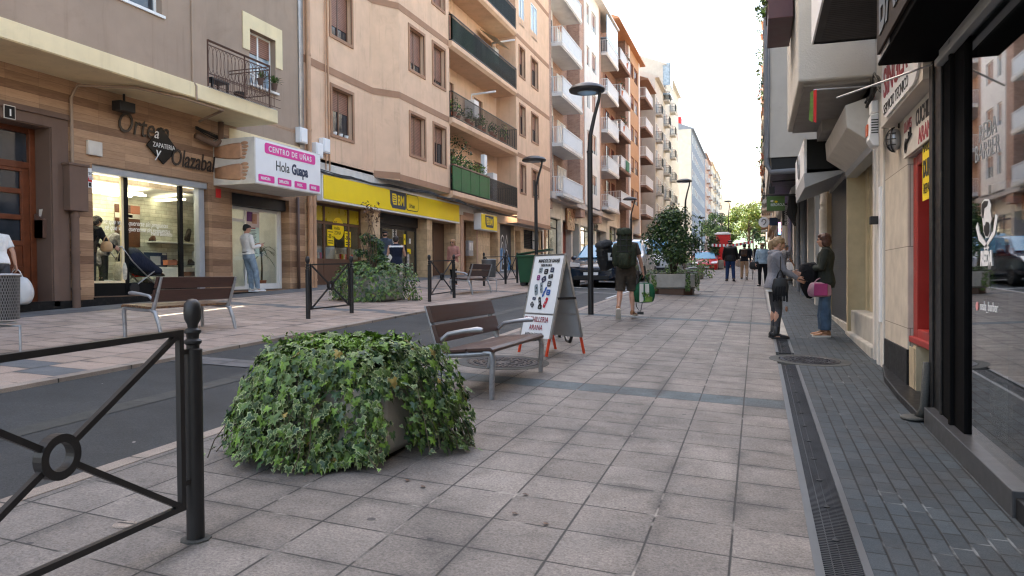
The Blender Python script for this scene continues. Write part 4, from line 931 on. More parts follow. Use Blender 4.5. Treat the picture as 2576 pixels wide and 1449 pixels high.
def pct(sx, sy, lab):
    p = FX(sx, sy, xr); t = thing('discount_sticker', lab, 'sign', p); b = MB(); x = xr + .012; b.box(x, p.y - .2, p.z - .26, x + .006, p.y + .2, p.z + .26); b.build('sheet', M['yellow'], t, True, bevel=.0)
    text('-30', .19, (x + .007, p.y - .18, p.z - .02), RT, UP, M['ink'], t, .001, bold=.005, wide=.85); text('%', .11, (x + .007, p.y + .1, p.z - .02), RT, UP, M['ink'], t, .001, bold=.003)
    for k in range(2): MB().box(x + .006, p.y - .15, p.z - .12 - .07 * k, x + .008, p.y + .15, p.z - .09 - .07 * k).build('small_print', M['ink'], t, True)
    MB().box(x + .006, p.y - .15, p.z + .17, x + .008, p.y + .15, p.z + .195).build('small_print', M['ink'], t, True)
pct(1290, 928, 'left yellow 30 percent sticker on the supermarket window'); pct(1357, 935, 'right yellow 30 percent sticker on the supermarket window')
p = FX(1319, 893, xr); t = thing('round_sticker', 'round yellow sticker high on the supermarket window', 'sign', p); b = MB(); b.lathe([(.36, 0), (.36, .008), (.001, .008)], (xr + .012, p.y, p.z), 28, rot=rotm(0, math.pi / 2, 0)); b.build('disc', M['yellow'], t, True)
for s_, dz in (('DE', .12), ('vuelta', -.04), ('ZONA', -.2)): text(s_, .16, (xr + .024, p.y - .25, p.z + dz), RT, UP, M['ink'], t, .001, wide=.9)
# door notices
for k, (sx, sy, w, h, m, lab) in enumerate(((1540, 930, .34, .95, 'offwhite', 'long white paper notice on the supermarket door'), (1579, 935, .16, .4, 'yellow', 'narrow yellow and dark notice on the right supermarket door'), (1594, 982, .38, .2, 'yellow', 'plain yellow strip on the supermarket door behind the woman'), (1592, 1012, .2, .55, 'offwhite', 'white printed sheet below the yellow strip on the door'), (1600, 942, .1, .2, 'white', 'small white sticker at the edge of the supermarket door'))):
    p = FX(sx, sy, xr); poster('door_notice', lab, p.y - w / 2, p.y + w / 2, p.z - h / 2, p.z + h / 2, xr + .01, 1, M[m], [('text_line', .12, .85, .9 - .1 * j, .93 - .1 * j, M['ink']) for j in range(8)] if m == 'offwhite' else [('pictogram', .3, .7, .4, .6, M['ink'])] if h > .3 else [], 'sign')
# other doors of this front
b = MB(); xd = XF - .56; b.box(xd - .05, 28.32, 1.05, xd, 30.85, 3.72)
for y in (28.4, 29.6): b.box(xd, y, 1.2, xd + .03, y + 1.1, 3.6)
b.build('panel_door', mat('brown panel door', (.10, .05, .028), .5), B2, True, bevel=.01)
b = MB(); xd = XF - .5; b.box(xd - .05, 31.75, 1.15, xd, 33.35, 3.95); b.box(xd, 31.85, 1.3, xd + .03, 32.5, 3.7); b.build('entrance_door', mat('orange brown door', (.2, .085, .04), .45), B2, True, bevel=.01)
MB().box(XF - .68, 35.3, 1.2, XF - .66, 36.5, 3.62).build('side_panel', M['stone_tile'], B2, True)
b = MB(); b.box(XF - .24, 36.85, 1.2, XF - .2, 39.25, 4.1); gd = b.build('garage_shutter', mat('dark grey garage shutter', (.045, .048, .055), .5, var=.3), B2, True)
MB().box(XF - .3, 39.4, 1.25, XF - .28, 40.4, 3.9).build('side_door', M['ochre'], B2, True)
b = MB()
for k in range(11): b.obox((XF - .08, 41.85, 3.02 + .1 * k), (.1, 1.7, .015), rotm(0, .6, 0))
b.box(XF - .12, 41., 2.95, XF - .11, 44.3, 4.05); b.box(XF - .1, 42.75, 2.95, XF - .02, 42.85, 4.05); b.build('louvre', M['black_soft'], B2, True)
b = MB()
for k in range(2):
    for j in range(2): b.box(XF - .1, 42.95 + .68 * k, 3. + .53 * j, XF - .06, 43.55 + .68 * k, 3.45 + .53 * j)
b.build('frosted_pane', M['grey_panel'], B2, True)
p = FX(1828, 970, XF - .1); b = MB(); b.box(XF - .1, p.y - .3, p.z - .35, XF + .05, p.y + .3, p.z + .35, 0); b.box(XF + .05, p.y - .22, p.z - .1, XF + .06, p.y - .03, p.z + .25, 1); b.box(XF + .05, p.y + .03, p.z - .1, XF + .06, p.y + .22, p.z + .25, 1)
tag(b.build('intercom', [M['alu'], M['offwhite']], world=True), 'steel intercom panel beside the portal of the tan building', 'intercom')
# graffiti on the garage shutter
t = thing('graffiti', 'blue, black and white graffiti numerals on the dark garage shutter', 'graffiti', (XF - .2, 38, 2.6)); xg2 = XF - .198
b = MB(); pts = [(36.9, 2.0), (37.1, 2.7), (37.6, 2.9), (38.6, 2.7), (39.2, 2.2), (39.1, 1.5), (37.2, 1.4)]; b.prism([(xg2, y, z) for y, z in pts], (.003, 0, 0)); b.build('blue_cloud', mat('blue spray', (.03, .16, .36), .6), t, True)
text('126', 2.5, (xg2 + .005, 36.98, 1.75), RT, UP, M['white_ink'], t, .002, bold=.1, wide=.47, name='white_outline'); text('126', 2.5, (xg2 + .009, 36.98, 1.75), RT, UP, M['ink'], t, .002, bold=.02, wide=.47, name='black_numerals'); text('A', .5, (xg2 + .006, 38.2, 1.4), RT, UP, M['white_ink'], t, .002, name='tag')
# ---- long yellow sign
def bm_logo(t, x, y, z, k):
    b = MB(); pts = [(y, z + k), (y + 2.05 * k, z + k * 1.0), (y + 2.05 * k, z + .12 * k), (y + 1.95 * k, z), (y + .3 * k, z), (y + .06 * k, z + .25 * k)]
    b.prism([(x, a, c) for a, c in pts], (.01, 0, 0)); b.build('logo_plate', M['navy'], t, True)
    b = MB(); pts = [(y + .25 * k, z + .84 * k), (y + .72 * k, z + .84 * k), (y + .82 * k, z + .7 * k), (y + .82 * k, z + .2 * k), (y + .4 * k, z + .2 * k), (y + .28 * k, z + .4 * k)]
    b.prism([(x + .011, a, c) for a, c in pts], (.005, 0, 0)); b.build('logo_mark', M['yellow'], t, True)
    b = MB()
    for j in range(4): b.box(x + .016, y + (.3 + .03 * j) * k, z + (.68 - .13 * j) * k, x + .019, y + (.68 + .02 * j) * k, z + (.73 - .13 * j) * k)
    b.build('logo_bar', M['navy'], t, True)
    text('BM', .82 * k, (x + .012, y + .93 * k, z + .22 * k), RT, UP, M['yellow'], t, .003, bold=.015 * k, wide=.82)
t = thing('shop_sign', 'long yellow supermarket fascia sign with a dark blue logo', 'sign', (-12.4, 25.3, 3.7))
b = MB(); b.box(XF + .002, 19.86, 3.72, -12.42, 30.85, 4.56); b.build('box', M['white'], t, True); MB().box(-12.418, 19.92, 3.78, -12.40, 30.79, 4.5).build('face_panel', M['yellow'], t, True)
a, c = FX(1523, 780, -12.4), FX(1590, 815, -12.4); k = .62; bm_logo(t, -12.398, a.y, 3.87, k)
u0 = a.y + 2.1 * k; rb = []
b = MB(); rrect(b, -12.398, u0, u0 + 1.05, 3.87, 3.87 + k, .14, .006); b.build('dark_outline', M['ink'], t, True); b = MB(); rrect(b, -12.392, u0 + .03, u0 + 1.02, 3.9, 3.84 + k, .12, .004); b.build('sub_brand_field', M['yellow'], t, True)
text('Urban', .22, (-12.387, u0 + .22, 3.99), RT, UP, M['ink'], t, .002, bold=.004, wide=.9)
t = thing('shop_sign', 'small square yellow supermarket sign between the portal and the garage shutter', 'sign', (-12.2, 34, 3.6))
b = MB(); b.box(XF + .03, 33.0, 3.58, -12.22, 35.3, 4.36); b.build('box', M['white'], t, True); MB().box(-12.218, 33.05, 3.62, -12.2, 35.25, 4.32).build('face_panel', M['yellow'], t, True); bm_logo(t, -12.198, 33.55, 3.72, .56)
b = MB(); b.box(XF - .5, Y0 + .1, .9, XF + .02, 31.3, 1.09); b.build('threshold', M['worn_black'], B2, True)

# ================================================================ the further houses of the left side
def house(label, y0, y1, x, z1, wall, loc=None, name='apartment_building', back=9., gf=None, roof=True, gfz=4.3):
    t = thing(name, label, 'building', (x, (y0 + y1) / 2, gz(x, (y0 + y1) / 2))); zg = gz(-12.6, y0)
    return t, zg
def cells(t, x, y0, y1, zb, zt, nfl, fh, wins, wall, fr, depth=.18, first=None, sh=.45, s=1, sill=0., pane=None, shm=None, rnd=None):
    """a flat bay of wall between y0, y1 with windows at given offsets on every floor"""
    r_ = rnd or random.Random(int(y0 * 10)); hs = []
    for k in range(nfl):
        for a, c, za, zc in wins:
            z = (first if first is not None else zb) + k * fh
            if z + zc < zt: hs.append((y0 + a, y0 + c, z + za, z + zc))
    b = MB(); facade(b, x, y0, y1, zb, zt, hs, depth, s); b.face([(x, y0, zb), (x - s * 3, y0, zb), (x - s * 3, y0, zt), (x, y0, zt)]); b.face([(x, y1, zb), (x - s * 3, y1, zb), (x - s * 3, y1, zt), (x, y1, zt)]); b.face([(x, y0, zb), (x - s * 3, y0, zb), (x - s * 3, y1, zb), (x, y1, zb)]); b.face([(x, y0, zt), (x - s * 3, y0, zt), (x - s * 3, y1, zt), (x, y1, zt)])
    b.build('wall_bay', wall, t, True)
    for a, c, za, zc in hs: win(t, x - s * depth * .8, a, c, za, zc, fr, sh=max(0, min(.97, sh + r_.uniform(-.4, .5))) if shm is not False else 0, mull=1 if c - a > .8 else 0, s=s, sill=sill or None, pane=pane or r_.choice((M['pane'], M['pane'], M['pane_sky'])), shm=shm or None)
def balc(t, x, xw, y0, y1, zs, m_slab, m_rail, s=1, panel=True, h=1.02, ends=(1, 1)):
    for z in zs:
        b = MB(); b.box(xw, y0, z, x, y1, z + .2); b.box(x - s * .05, y0, z - .07, x - s * .12, y1, z); b.build('balcony_slab', m_slab, t, True)
        o = railing('balcony_railing', t, xw, x - s * .03, y0 + .04, y1 - .04, z + .2, h, m_rail, .13, .011, ends)
        if panel: MB().box(x - s * .075, y0 + .1, z + .3, x - s * .07, y1 - .1, z + h + .1).build('balcony_panel', m_rail, t, True)
def body(t, x, y0, y1, z0, z1, m, s=1, back=10.):
    b = MB(); b.box(x, y0, z0, x - s * back, y1, z1); b.build('wall', m, t, True)
def eave(t, x, y0, y1, z, m, out=.5, s=1):
    b = MB(); b.prism([(x - s * 8, y0, z), (x + s * out, y0, z), (x + s * out, y0, z + .14), (x - s * 4, y0, z + 1.9), (x - s * 8, y0, z + .14)], (0, y1 - y0, 0)); b.build('roof', m, t, True)
zs0 = (6.42, 9.53, 12.68, 15.8, 18.95)
# third house: white bays, thin brick and white balconies
t, zg = house('white apartment building with thin red brick recesses and white panelled balconies', 45, 66, XF, 23, None)
B3 = t
body(t, -13., 45.15, 66.6, 5.6, 22.8, M['brick'])
b = MB(); b.box(-13., 45.15, 5.6, -12.25, 46.1, 22.8); b.build('brick_pier', M['brick'], t, True)
b = MB(); b.box(-13., 53.2, 5.6, -12.05, 54.6, 22.8); b.box(-13., 60., 5.6, -12.05, 60.9, 22.8); b.build('brick_pier', M['brick'], t, True)
b = MB(); b.box(-13., 46.1, 5.6, -12.9, 48.9, 22.8); b.build('white_recess_wall', M['white_render'], t, True)
for z in zs0:
    win(t, -12.9, 46.5, 47.5, z + .25, z + 2.5, M['white_frame'], mull=0, name='balcony_door', pane=M['curtain']); win(t, -12.9, 47.7, 48.7, z + .25, z + 2.5, M['white_frame'], mull=0, name='balcony_door', pane=M['pane'])
    win(t, -12.99, 50.2, 52.6, z + .9, z + 2.5, M['white_frame'], mull=2, pane=M['curtain'])
balc(t, -11.55, -13., 46.15, 51.9, zs0, M['white_render'], M['white_rail'])
cells(t, -12., 54.6, 60., 6.5, 22.8, 5, 3.14, [(.75, 1.7, .9, 2.35), (2.6, 4.2, .9, 2.35)], M['white_render'], M['white_frame'], first=6.75, sh=.5, sill=.1)
balc(t, -11.5, -13., 61., 66.2, [z + .35 for z in zs0], M['white_render'], M['white_rail'])
for z in zs0: win(t, -12.99, 62., 64.4, z + .55, z + 2.75, M['red_frame'], mull=1, name='balcony_door')
b = MB(); b.box(-13, 61.05, 20.7, -11.55, 66.1, 20.75); b.box(-11.6, 61.05, 20.5, -11.55, 66.1, 22.6); gb = b.build('glazed_balcony', M['pane_sky'], t, True)
eave(t, -12., 45.15, 66.4, 22.8, M['white_render'], .55)
# its shops
def shops(t, y0, y1, spec, zt, x=XF, s=1):
    y = y0
    for w, kind in spec:
        zb = gz(x, y) + .02; zc = min(zt, zb + 3.3)
        if kind == 'glass':
            shopfront(t, x - s * .3, (y + .05, y + w * .5, y + w - .05), zb, zc, zc - .7, M['black_soft'], M['glass'], .25, s)
            b = MB(); b.box(x - s * 2.5, y, zb - .1, x - s * 2.4, y + w, zc); b.face([(x - s * .3, y, zc - .02), (x - s * 2.5, y, zc - .02), (x - s * 2.5, y + w, zc - .02), (x - s * .3, y + w, zc - .02)]); b.build('shop_interior', M['room_white'], t, True)
            MB().box(x - s * 1.6, y + .4, zc - .08, x - s * 1.3, y + w - .4, zc - .04).build('ceiling_tube', M['tube_dim'], t, True)
        elif kind == 'door': 
            b = MB(); b.box(x - s * .45, y, zb, x - s * .4, y + w, zc); b.build('entrance_door', M['red_frame'], t, True)
        elif kind == 'shut':
            b = MB(); b.box(x - s * .15, y, zb, x - s * .1, y + w, zc); b.build('closed_shutter', M['grey_panel'], t, True)
        elif kind == 'dark':
            b = MB(); b.box(x - s * .6, y, zb, x - s * .55, y + w, zc); b.build('dark_glass_front', M['pane'], t, True)
        else:
            b = MB(); b.box(x, y, zb - .5, x - s * .6, y + w, zt); b.build('pier', kind, t, True)
        y += w
    b = MB(); b.box(x - s * .02, y0, min(zt, gz(x, y0) + 3.3), x - s * .7, y, zt); b.build('shop_fascia', M['offwhite'], t, True)
shops(t, 45.1, 66.5, [(.3, M['offwhite']), (4.2, 'glass'), (.5, M['offwhite']), (2.4, 'door'), (.5, M['cream_grey']), (2., 'dark'), (.6, M['cream_grey']), (5.2, 'glass'), (.6, M['offwhite']), (4.4, 'dark'), (.7, M['offwhite'])], 6.3)
b = MB(); b.box(XF, 45.1, 6.2, -12., 66.5, 6.6); b.build('balcony_soffit', M['soffit'], t, True)
p = FX(2228, 858, XF + .1); t2 = thing('shop_sign', 'square bronze shop sign above the doorway of the white building', 'sign', p); MB().box(XF + .02, p.y - 1.1, p.z - .75, XF + .16, p.y + 1.1, p.z + .75).build('panel', mat('bronze panel', (.3, .15, .08), .3, .5), t2, True); b = MB(); b.tube([(XF + .17, p.y - .5 + .35 * math.cos(a), p.z + .2 + .35 * math.sin(a)) for a in [k * .5 for k in range(13)]], .03, 5); b.build('curled_letter', M['warm_lamp'] if False else M['cream_trim'], t2, True)
p = FX(2330, 888, XF + .1); t2 = thing('shop_sign', 'small dark lettering on the pale fascia of the white building', 'sign', p); text('A.P.L', .8, (XF + .05, p.y - .6, p.z - .3), RT, UP, M['ink'], t2, .02, bold=.02)
palm((-13.4, 48.2, gz(XF, 48) + .1), 1.9, .2, 'tall leafy plant inside the glass shop of the white building', n=40, L=1.0, seed=5)
# orange house
t, zg = house('orange apartment building with dark brick recesses and red brown windows', 66.5, 90, XF, 24, None)
body(t, -13., 66.6, 90., 5.8, 24., M['brick2'])
zo = (7.65, 10.8, 13.95, 17.1, 20.3)
balc(t, -11.45, -13., 66.9, 72.6, zo, M['brick2'], M['white_rail'])
for z in zo: win(t, -12.99, 67.6, 69.4, z + .25, z + 2.4, M['red_frame'], mull=1, name='balcony_door', pane=M['pane']); win(t, -12.99, 70.4, 71.8, z + 1., z + 2.4, M['red_frame'], mull=1)
b = MB(); b.box(-13, 73., 5.8, -12.05, 74.6, 24.); b.build('brick_pier', M['brick2'], t, True)
cells(t, -12., 75.4, 81.2, 7.3, 24., 5, 3.16, [(.5, 2.4, .95, 2.45), (2.9, 5.3, .95, 2.45)], M['orange'], M['red_frame'], first=7.7, sh=.3)
b = MB(); b.box(-13, 74.6, 5.8, -11.97, 75.4, 24.); b.box(-13, 81.2, 5.8, -11.97, 82., 24.); b.build('white_pier', M['white_render'], t, True)
balc(t, -11.35, -13., 82.2, 88., [z + .1 for z in zo[:5]], M['brick2'], M['white_rail'])
eave(t, -12., 66.5, 83., 24., mat('orange brown eave', (.42, .2, .1), .8), .5); eave(t, -12., 83., 90., 22.6, mat('brown eave', (.3, .16, .1), .8), .8)
shops(t, 66.6, 88, [(.6, M['offwhite']), (4.4, 'glass'), (.6, M['offwhite']), (2.6, 'dark'), (.8, M['cream_grey']), (4.6, 'shut'), (.6, M['offwhite']), (6, 'dark')], 7.4)
for y, z, lab in ((71.2, 13.9 + .9, 'white boiler on an orange building balcony, upper of two'), (71.4, 10.7 + .9, 'white boiler on an orange building balcony, lower of two')):
    b = MB(); b.box(-12.98, y - .35, z, -12.5, y + .35, z + 1.1); tag(b.build('boiler', M['white'], world=True, bevel=.03), lab, 'boiler')
for k, (y, z) in enumerate(((70.5, 20.6), (68.5, 14.4), (67.6, 17.4))): pot_plant((-11.6, y, z), 'flowering plant on the upper balconies of the orange building', .25, 1., 120, .16, 'terracotta', 50 + k, ('leaf', 'leaf_dk', 'terracotta'), 'plants on the orange building balconies')
b = MB(); b.box(-11.42, 69.2, 11.0, -11.38, 71., 11.9); tag(b.build('balcony_cloth', M['green_awn'], world=True), 'green cloth hung inside a white balcony of the orange building', 'cloth')
# cream houses
def simple_house(label, y0, y1, x, zt, wall, fr, cols, bcols, fh=3.15, nf=6, zg=None, rail=None, roofm=None, s=1, side=True, sh=.3, back=14):
    t, _ = house(label, y0, y1, x, zt, wall); zg = gz(-12.6 if s > 0 else 1.4, y0); f0 = zg + 4.3
    wins = [(c - y0, c - y0 + w, .9, 2.35) for c, w in cols]
    cells(t, x, y0, y1, f0 - .6, zt, nf, fh, wins, wall, fr, depth=.07, first=f0, sh=sh, s=s)
    body(t, x - s * 1.0, y0 + .02, y1 - .02, zg - 1, zt - .02, wall, s, back)
    for c, w in bcols:
        balc(t, x + s * .75, x, c, c + w, [f0 + k * fh + .1 for k in range(nf) if f0 + k * fh < zt - 2], wall, rail or M['iron'], s, panel=True)
        for k in range(nf):
            if f0 + k * fh < zt - 2.2: win(t, x, c + .3, c + w - .3, f0 + k * fh + .3, f0 + k * fh + 2.4, fr, name='balcony_door', s=s)
    eave(t, x, y0, y1, zt, roofm or wall, .45, s)
    shops(t, y0, y1, [((y1 - y0) * .06, wall), ((y1 - y0) * .26, 'glass'), ((y1 - y0) * .06, wall), ((y1 - y0) * .22, 'dark'), ((y1 - y0) * .06, wall), ((y1 - y0) * .28, 'shut'), ((y1 - y0) * .06, wall)], f0 - .5, x - s * .3, s)
    return t
simple_house('lower cream apartment building with small black balconies beyond the orange one', 90.2, 98, -11.4, 24.6, M['cream'], M['white_frame'], [(92.6, 1.2), (94.6, 1.2), (96.3, 1.)], [(90.5, 1.7)])
t = simple_house('taller cream apartment building with a glazed corner balcony at the top', 98.2, 118, -11.4, 28.2, M['cream'], M['white_frame'], [(101.5, 1.3), (104., 1.3), (108.4, 1.3), (111, 1.3), (115.5, 1.3)], [(98.6, 2.), (106, 1.8)], nf=7)
b = MB(); b.box(-11.4, 98.3, 24.4, -10.5, 101.6, 24.6); b.box(-10.55, 98.3, 25.6, -10.5, 101.6, 28.4); b.box(-11.4, 98.3, 25.6, -10.5, 98.35, 28.4); b.build('glazed_bay', M['pane_sky'], t, True)
# grey blue corner house across the side street
t = simple_house('blue grey apartment building with a cream end wall beyond the side street', 142, 180, -11.4, 28., M['bluegrey'], M['white_frame'], [(144 + 3.1 * k, 1.3) for k in range(11)], [], nf=6, sh=.2)
b = MB(); hs = [(-17.4 + 0, -14.6, 9.2 + 3.25 * k, 10.9 + 3.25 * k) for k in range(5)]
facade(b, -28, 141.9, 141.9, 0, 1, []); facade(b, 141.95, -28., -11.42, 4.2, 28., hs, .2, axis='y'); b.build('end_wall', M['cream'], t, True)
b = MB()
for h in hs: b.box(h[0], 142.1, h[2], h[1], 142.16, h[3], 0); b.box(h[0] + .1, 142.05, h[2] + .1, h[0] + 1.3, 142.09, h[3] - .1, 1); b.box(h[0] + 1.5, 142.05, h[2] + .1, h[1] - .1, 142.09, h[3] - .1, 2)
b.build('end_window', [M['white_frame'], M['green_awn'], M['pane_sky']], t, True)
MB().box(-16, 150, 28.4, -14, 153, 32.).build('red_chimney', M['red'], t, True)
simple_house('brown brick apartment building far down the left side', 180.2, 201, -11.4, 29.2, M['brick'], M['white_frame'], [(182 + 3 * k, 1.3) for k in range(6)], [(186, 2), (195, 2)], nf=6, rail=M['white_rail'])
simple_house('pale yellow apartment building far down the left side', 201.2, 222, -11.2, 30.2, M['pale'], M['white_frame'], [(203 + 3 * k, 1.3) for k in range(6)], [(208, 2), (216, 2)], nf=6)
simple_house('cream apartment building with dark balconies near the end of the left side', 222.2, 244, -11.0, 30.5, M['cream'], M['white_frame'], [(224 + 3 * k, 1.3) for k in range(6)], [(229, 2), (238, 2)], nf=6)
t, zg = house('plain sand coloured building closing the far end of the street', 262, 285, -9.5, 24, None); body(t, -9.2, 262, 290, 6, 25.5, M['pale'], 1, 30); body(t, -13, 244, 262, 6, 12, M['pale'], 1, 10); eave(t, -9.2, 262, 290, 25.5, M['pale'], .3)
# ================================================================ right side: barber, key shop and the shutters beyond (they face -X)
RR, XR = (0, -1, 0), 1.35
def boxr(x0, x1, y0, y1, z0, z1): return MB().box(x0, y0, z0, x1, y1, z1)
B4 = thing('shop_building', 'black framed barber shop with a large reflecting window on the near right', 'building', (1.6, 3.5, 0))
b = MB()
b.box(1.36, 6.56, -.1, 1.46, 6.98, 3.12); b.box(1.345, 6.86, .0, 1.36, 6.985, 3.1); b.box(1.345, 6.56, .0, 1.36, 6.62, 3.1); b.build('corner_post', M['worn_black'], B4, True, bevel=.008)
b = MB(); b.box(1.36, 5.93, .1, 1.44, 6.56, 3.12); b.box(1.33, 6.2, .1, 1.36, 6.26, 3.1); b.build('black_panel', M['matt_black'], B4, True, bevel=.006)
b = MB(); b.prism([(1.285, 4.62, .0), (1.48, 4.62, .0), (1.48, 4.62, .235), (1.285, 4.62, .235)], (0, 2.24, .07)); b.build('stone_sill', mat('grey stone sill', (.05, .05, .052), .35, var=.25, scale=12, dirt=.5), B4, True, bevel=.006)
b = MB(); b.prism([(1.3, -3, -.35), (1.6, -3, -.35), (1.6, -3, .02), (1.3, -3, .02)], (0, 7.62, .18)); b.build('lower_step', M['worn_black'], B4, True, bevel=.006)
MB().box(1.385, -3, .2, 1.397, 5.93, 3.06).build('shop_window', M['glass_dark'], B4, True)
b = MB(); b.box(1.33, -3, 3.02, 1.45, 6.56, 3.16); b.box(1.30, -3, 2.98, 1.36, 6.56, 3.03); b.build('lintel', M['grey_panel'], B4, True, bevel=.006)
b = MB(); b.face([(1.42, -3, .02), (4, -3, .02), (4, 6.9, .2), (1.42, 6.9, .2)]); b.face([(4, -3, 0), (4, 6.9, 0), (4, 6.9, 3.1), (4, -3, 3.1)]); b.face([(1.42, -3, 3.1), (4, -3, 3.1), (4, 6.9, 3.1), (1.42, 6.9, 3.1)]); b.face([(1.42, 6.9, 0), (4, 6.9, 0), (4, 6.9, 3.1), (1.42, 6.9, 3.1)]); b.face([(1.42, -3, 0), (4, -3, 0), (4, -3, 3.1), (1.42, -3, 3.1)]); b.build('dark_interior', mat('dark barber interior', (.035, .04, .04), .7), B4, True)
# fascia box overhanging the pavement, its letters on the street face
b = MB(); b.box(.95, -3, 3.1, 1.46, 6.88, 4.3); fb = b.build('fascia_box', M['matt_black'], B4, True, bevel=.01)
b = MB(); b.box(.946, 6.3, 3.12, .95, 6.87, 3.5); b.build('pale_corner_panel', M['steel'], fb, True)
t = thing('shop_sign', 'black block lettering on the brown fascia above the barber window', 'sign', (.93, 5.5, 3.3))
MB().box(.925, 1., 3.16, .946, 6.75, 4.0).build('board', mat('brown sign board', (.04, .03, .024), .7, spec=.1), t, True)
text('BARBERIA', .62, (.922, 6.62, 3.28), RR, UP, M['black'], t, .006, bold=.012)
# slatted sign box higher up
t = thing('canopy_box', 'dark slatted canopy box with a bright white street face above the barber fascia', 'canopy', (1, 9, 4.2))
b = MB(); b.box(.66, 5.2, 4.22, 1.45, 9.98, 4.26); y = 5.2
while y < 9.95: b.box(.74, y, 4.2, 1.45, y + .055, 4.222); y += .065
b.box(.66, 9.9, 4.2, 1.45, 9.985, 4.45); b.box(.66, 5.2, 4.2, .74, 9.98, 4.221); b.build('slatted_soffit', mat('dark brown slats', (.03, .025, .025), .6), t, True)
MB().box(.64, 5.2, 4.2, .66, 9.985, 5.4).build('white_face', M['white'], t, True)
# upper storeys above the near shops
H1 = thing('apartment_building', 'weathered stucco building above the key shop with a projecting bay', 'building', (1.45, 11, 0))
b = MB(); b.box(1.46, -6, 3.1, 9, 20., 9.5); b.box(1.46, 10.95, 3.2, 1.9, 20, 9); b.build('main_wall', M['cream_grey'], H1, True)
b = MB(); b.box(.52, 10.68, 3.92, 1.47, 14.42, 9.5); b.build('bay', M['cream_grey'], H1, True, bevel=.03)
b = MB(); b.box(.6, 10.8, 3.88, 1.4, 14.3, 3.921); b.box(1.0, 13.2, 3.7, 1.46, 14.3, 3.88); b.build('bay_soffit', mat('grey painted soffit', (.30, .28, .26), .8, var=.15, dirt=.5), H1, True)
t = thing('flower_box', 'purple brown window box with geranium leaves on the stucco bay', 'planter', (.3, 12.2, 5.2))
b = MB(); b.box(.16, 11.5, 5.05, .5, 13.0, 5.42); b.box(.14, 11.48, 5.42, .51, 13.02, 5.46); b.build('trough', mat('purple brown plastic', (.085, .035, .04), .5), t, True, bevel=.01)
b = MB(); r5 = random.Random(5); leaf_clump(b, (.18, 11.7, 5.65), (.2, .35, .32), 90, .12, r5, 2); leaf_clump(b, (.2, 12.5, 5.75), (.25, .6, .35), 130, .12, r5, 2); b.build('foliage', [M['leaf_lt'], M['leaf']], t, True)
# key and knife shop
B5 = thing('shop_building', 'narrow key cutting shop with a red door and cream stone pillar', 'building', (1.5, 8.5, .2))
b = MB(); b.box(1.45, 8.53, .6, 1.75, 9.95, 3.1); b.build('stone_pillar', block_mat('cream ashlar', ((.46, .40, .33), (.5, .44, .36)), 5., .83, .008, (.2, .17, .14), rough=.8, var=.14, bump=.3), B5, True, bevel=.008)
b = MB(); b.box(1.435, 8.5, -.1, 1.76, 9.93, .62); b.build('black_plinth', M['worn_black'], B5, True, bevel=.006)
b = MB(); b.box(1.46, 8.16, .2, 1.6, 8.3, .68); b.box(1.45, 8.2, .26, 1.46, 8.45, .66); b.build('tan_plate', M['beige'], B5, True)
b = MB(); b.box(1.5, 8.32, .72, 1.62, 8.52, 2.55); b.box(1.5, 6.98, .72, 1.62, 8.32, .84); b.box(1.46, 6.98, .70, 1.62, 8.53, .76); b.box(1.5, 6.98, 2.45, 1.62, 8.32, 2.56); b.build('red_frame', M['red_paint'], B5, True, bevel=.008)
b = MB(); b.box(1.6, 6.98, .2, 1.62, 8.32, .72); b.build('black_base', M['worn_black'], B5, True)
b = MB(); b.box(1.66, 7.72, .84, 1.7, 8.32, 2.45); b.build('red_door', M['red_dark'], B5, True, bevel=.005); MB().box(1.655, 6.98, .84, 1.66, 7.7, 2.45).build('door_glass', M['pane'], B5, True)
b = MB(); b.box(1.46, 6.98, 2.56, 1.8, 10.0, 4.3); b.box(1.3, 6.98, 2.99, 1.46, 9.2, 3.8); b.build('upper_wall', M['offwhite'], B5, True)
t = thing('shop_sign', 'white sewing machine shop board with dark red letters behind the barber post', 'sign', (1.28, 8, 3.2))
b = MB(); pts = [(8.95 - .28 * math.cos(a) + .0 - .0, 3.32 + .34 * math.sin(a)) for a in []]; rrect(b, 1.298, 6.99, 9.0, 3.02, 3.75, .3, .02, -1); b.build('board', M['white'], t, True)
text('SINGER', .42, (1.276, 8.85, 3.24), RR, UP, M['red_ink'], t, .003, bold=.006, wide=.95); text('SERVICIO TECNICO', .155, (1.276, 8.85, 3.06), RR, UP, M['ink'], t, .002)
t = thing('shop_sign', 'cream board of the knife and key shop above the red door', 'sign', (1.45, 8, 2.7))
b = MB(); b.box(1.435, 6.99, 2.57, 1.46, 8.66, 2.985); b.build('board', M['offwhite'], t, True, bevel=.004)
text('LLAVES', .15, (1.433, 8.62, 2.82), RR, UP, M['red_ink'], t, .002, wide=.82); text('CUCHILLERIA', .21, (1.433, 8.02, 2.78), RR, UP, M['ink'], t, .002, wide=.8, bold=.004); text('ARANA', .2, (1.433, 7.9, 2.60), RR, UP, M['red_ink'], t, .002, bold=.004)
b = MB(); b.lathe([(.075, 0), (.075, .006), (.045, .006), (.045, 0)], (1.434, 8.52, 2.68), 18, rot=rotm(0, -math.pi / 2, 0)); b.bar((1.431, 8.46, 2.69), (1.431, 8.2, 2.75), .035, .006); b.bar((1.431, 8.24, 2.74), (1.431, 8.24, 2.82), .03, .006); b.bar((1.431, 8.32, 2.73), (1.431, 8.32, 2.79), .03, .006); b.build('key_picture', M['ink'], t, True)
t = thing('yellow_notice', 'bright yellow notice hanging at the red door of the key shop', 'sign', (1.47, 7.7, 2.4))
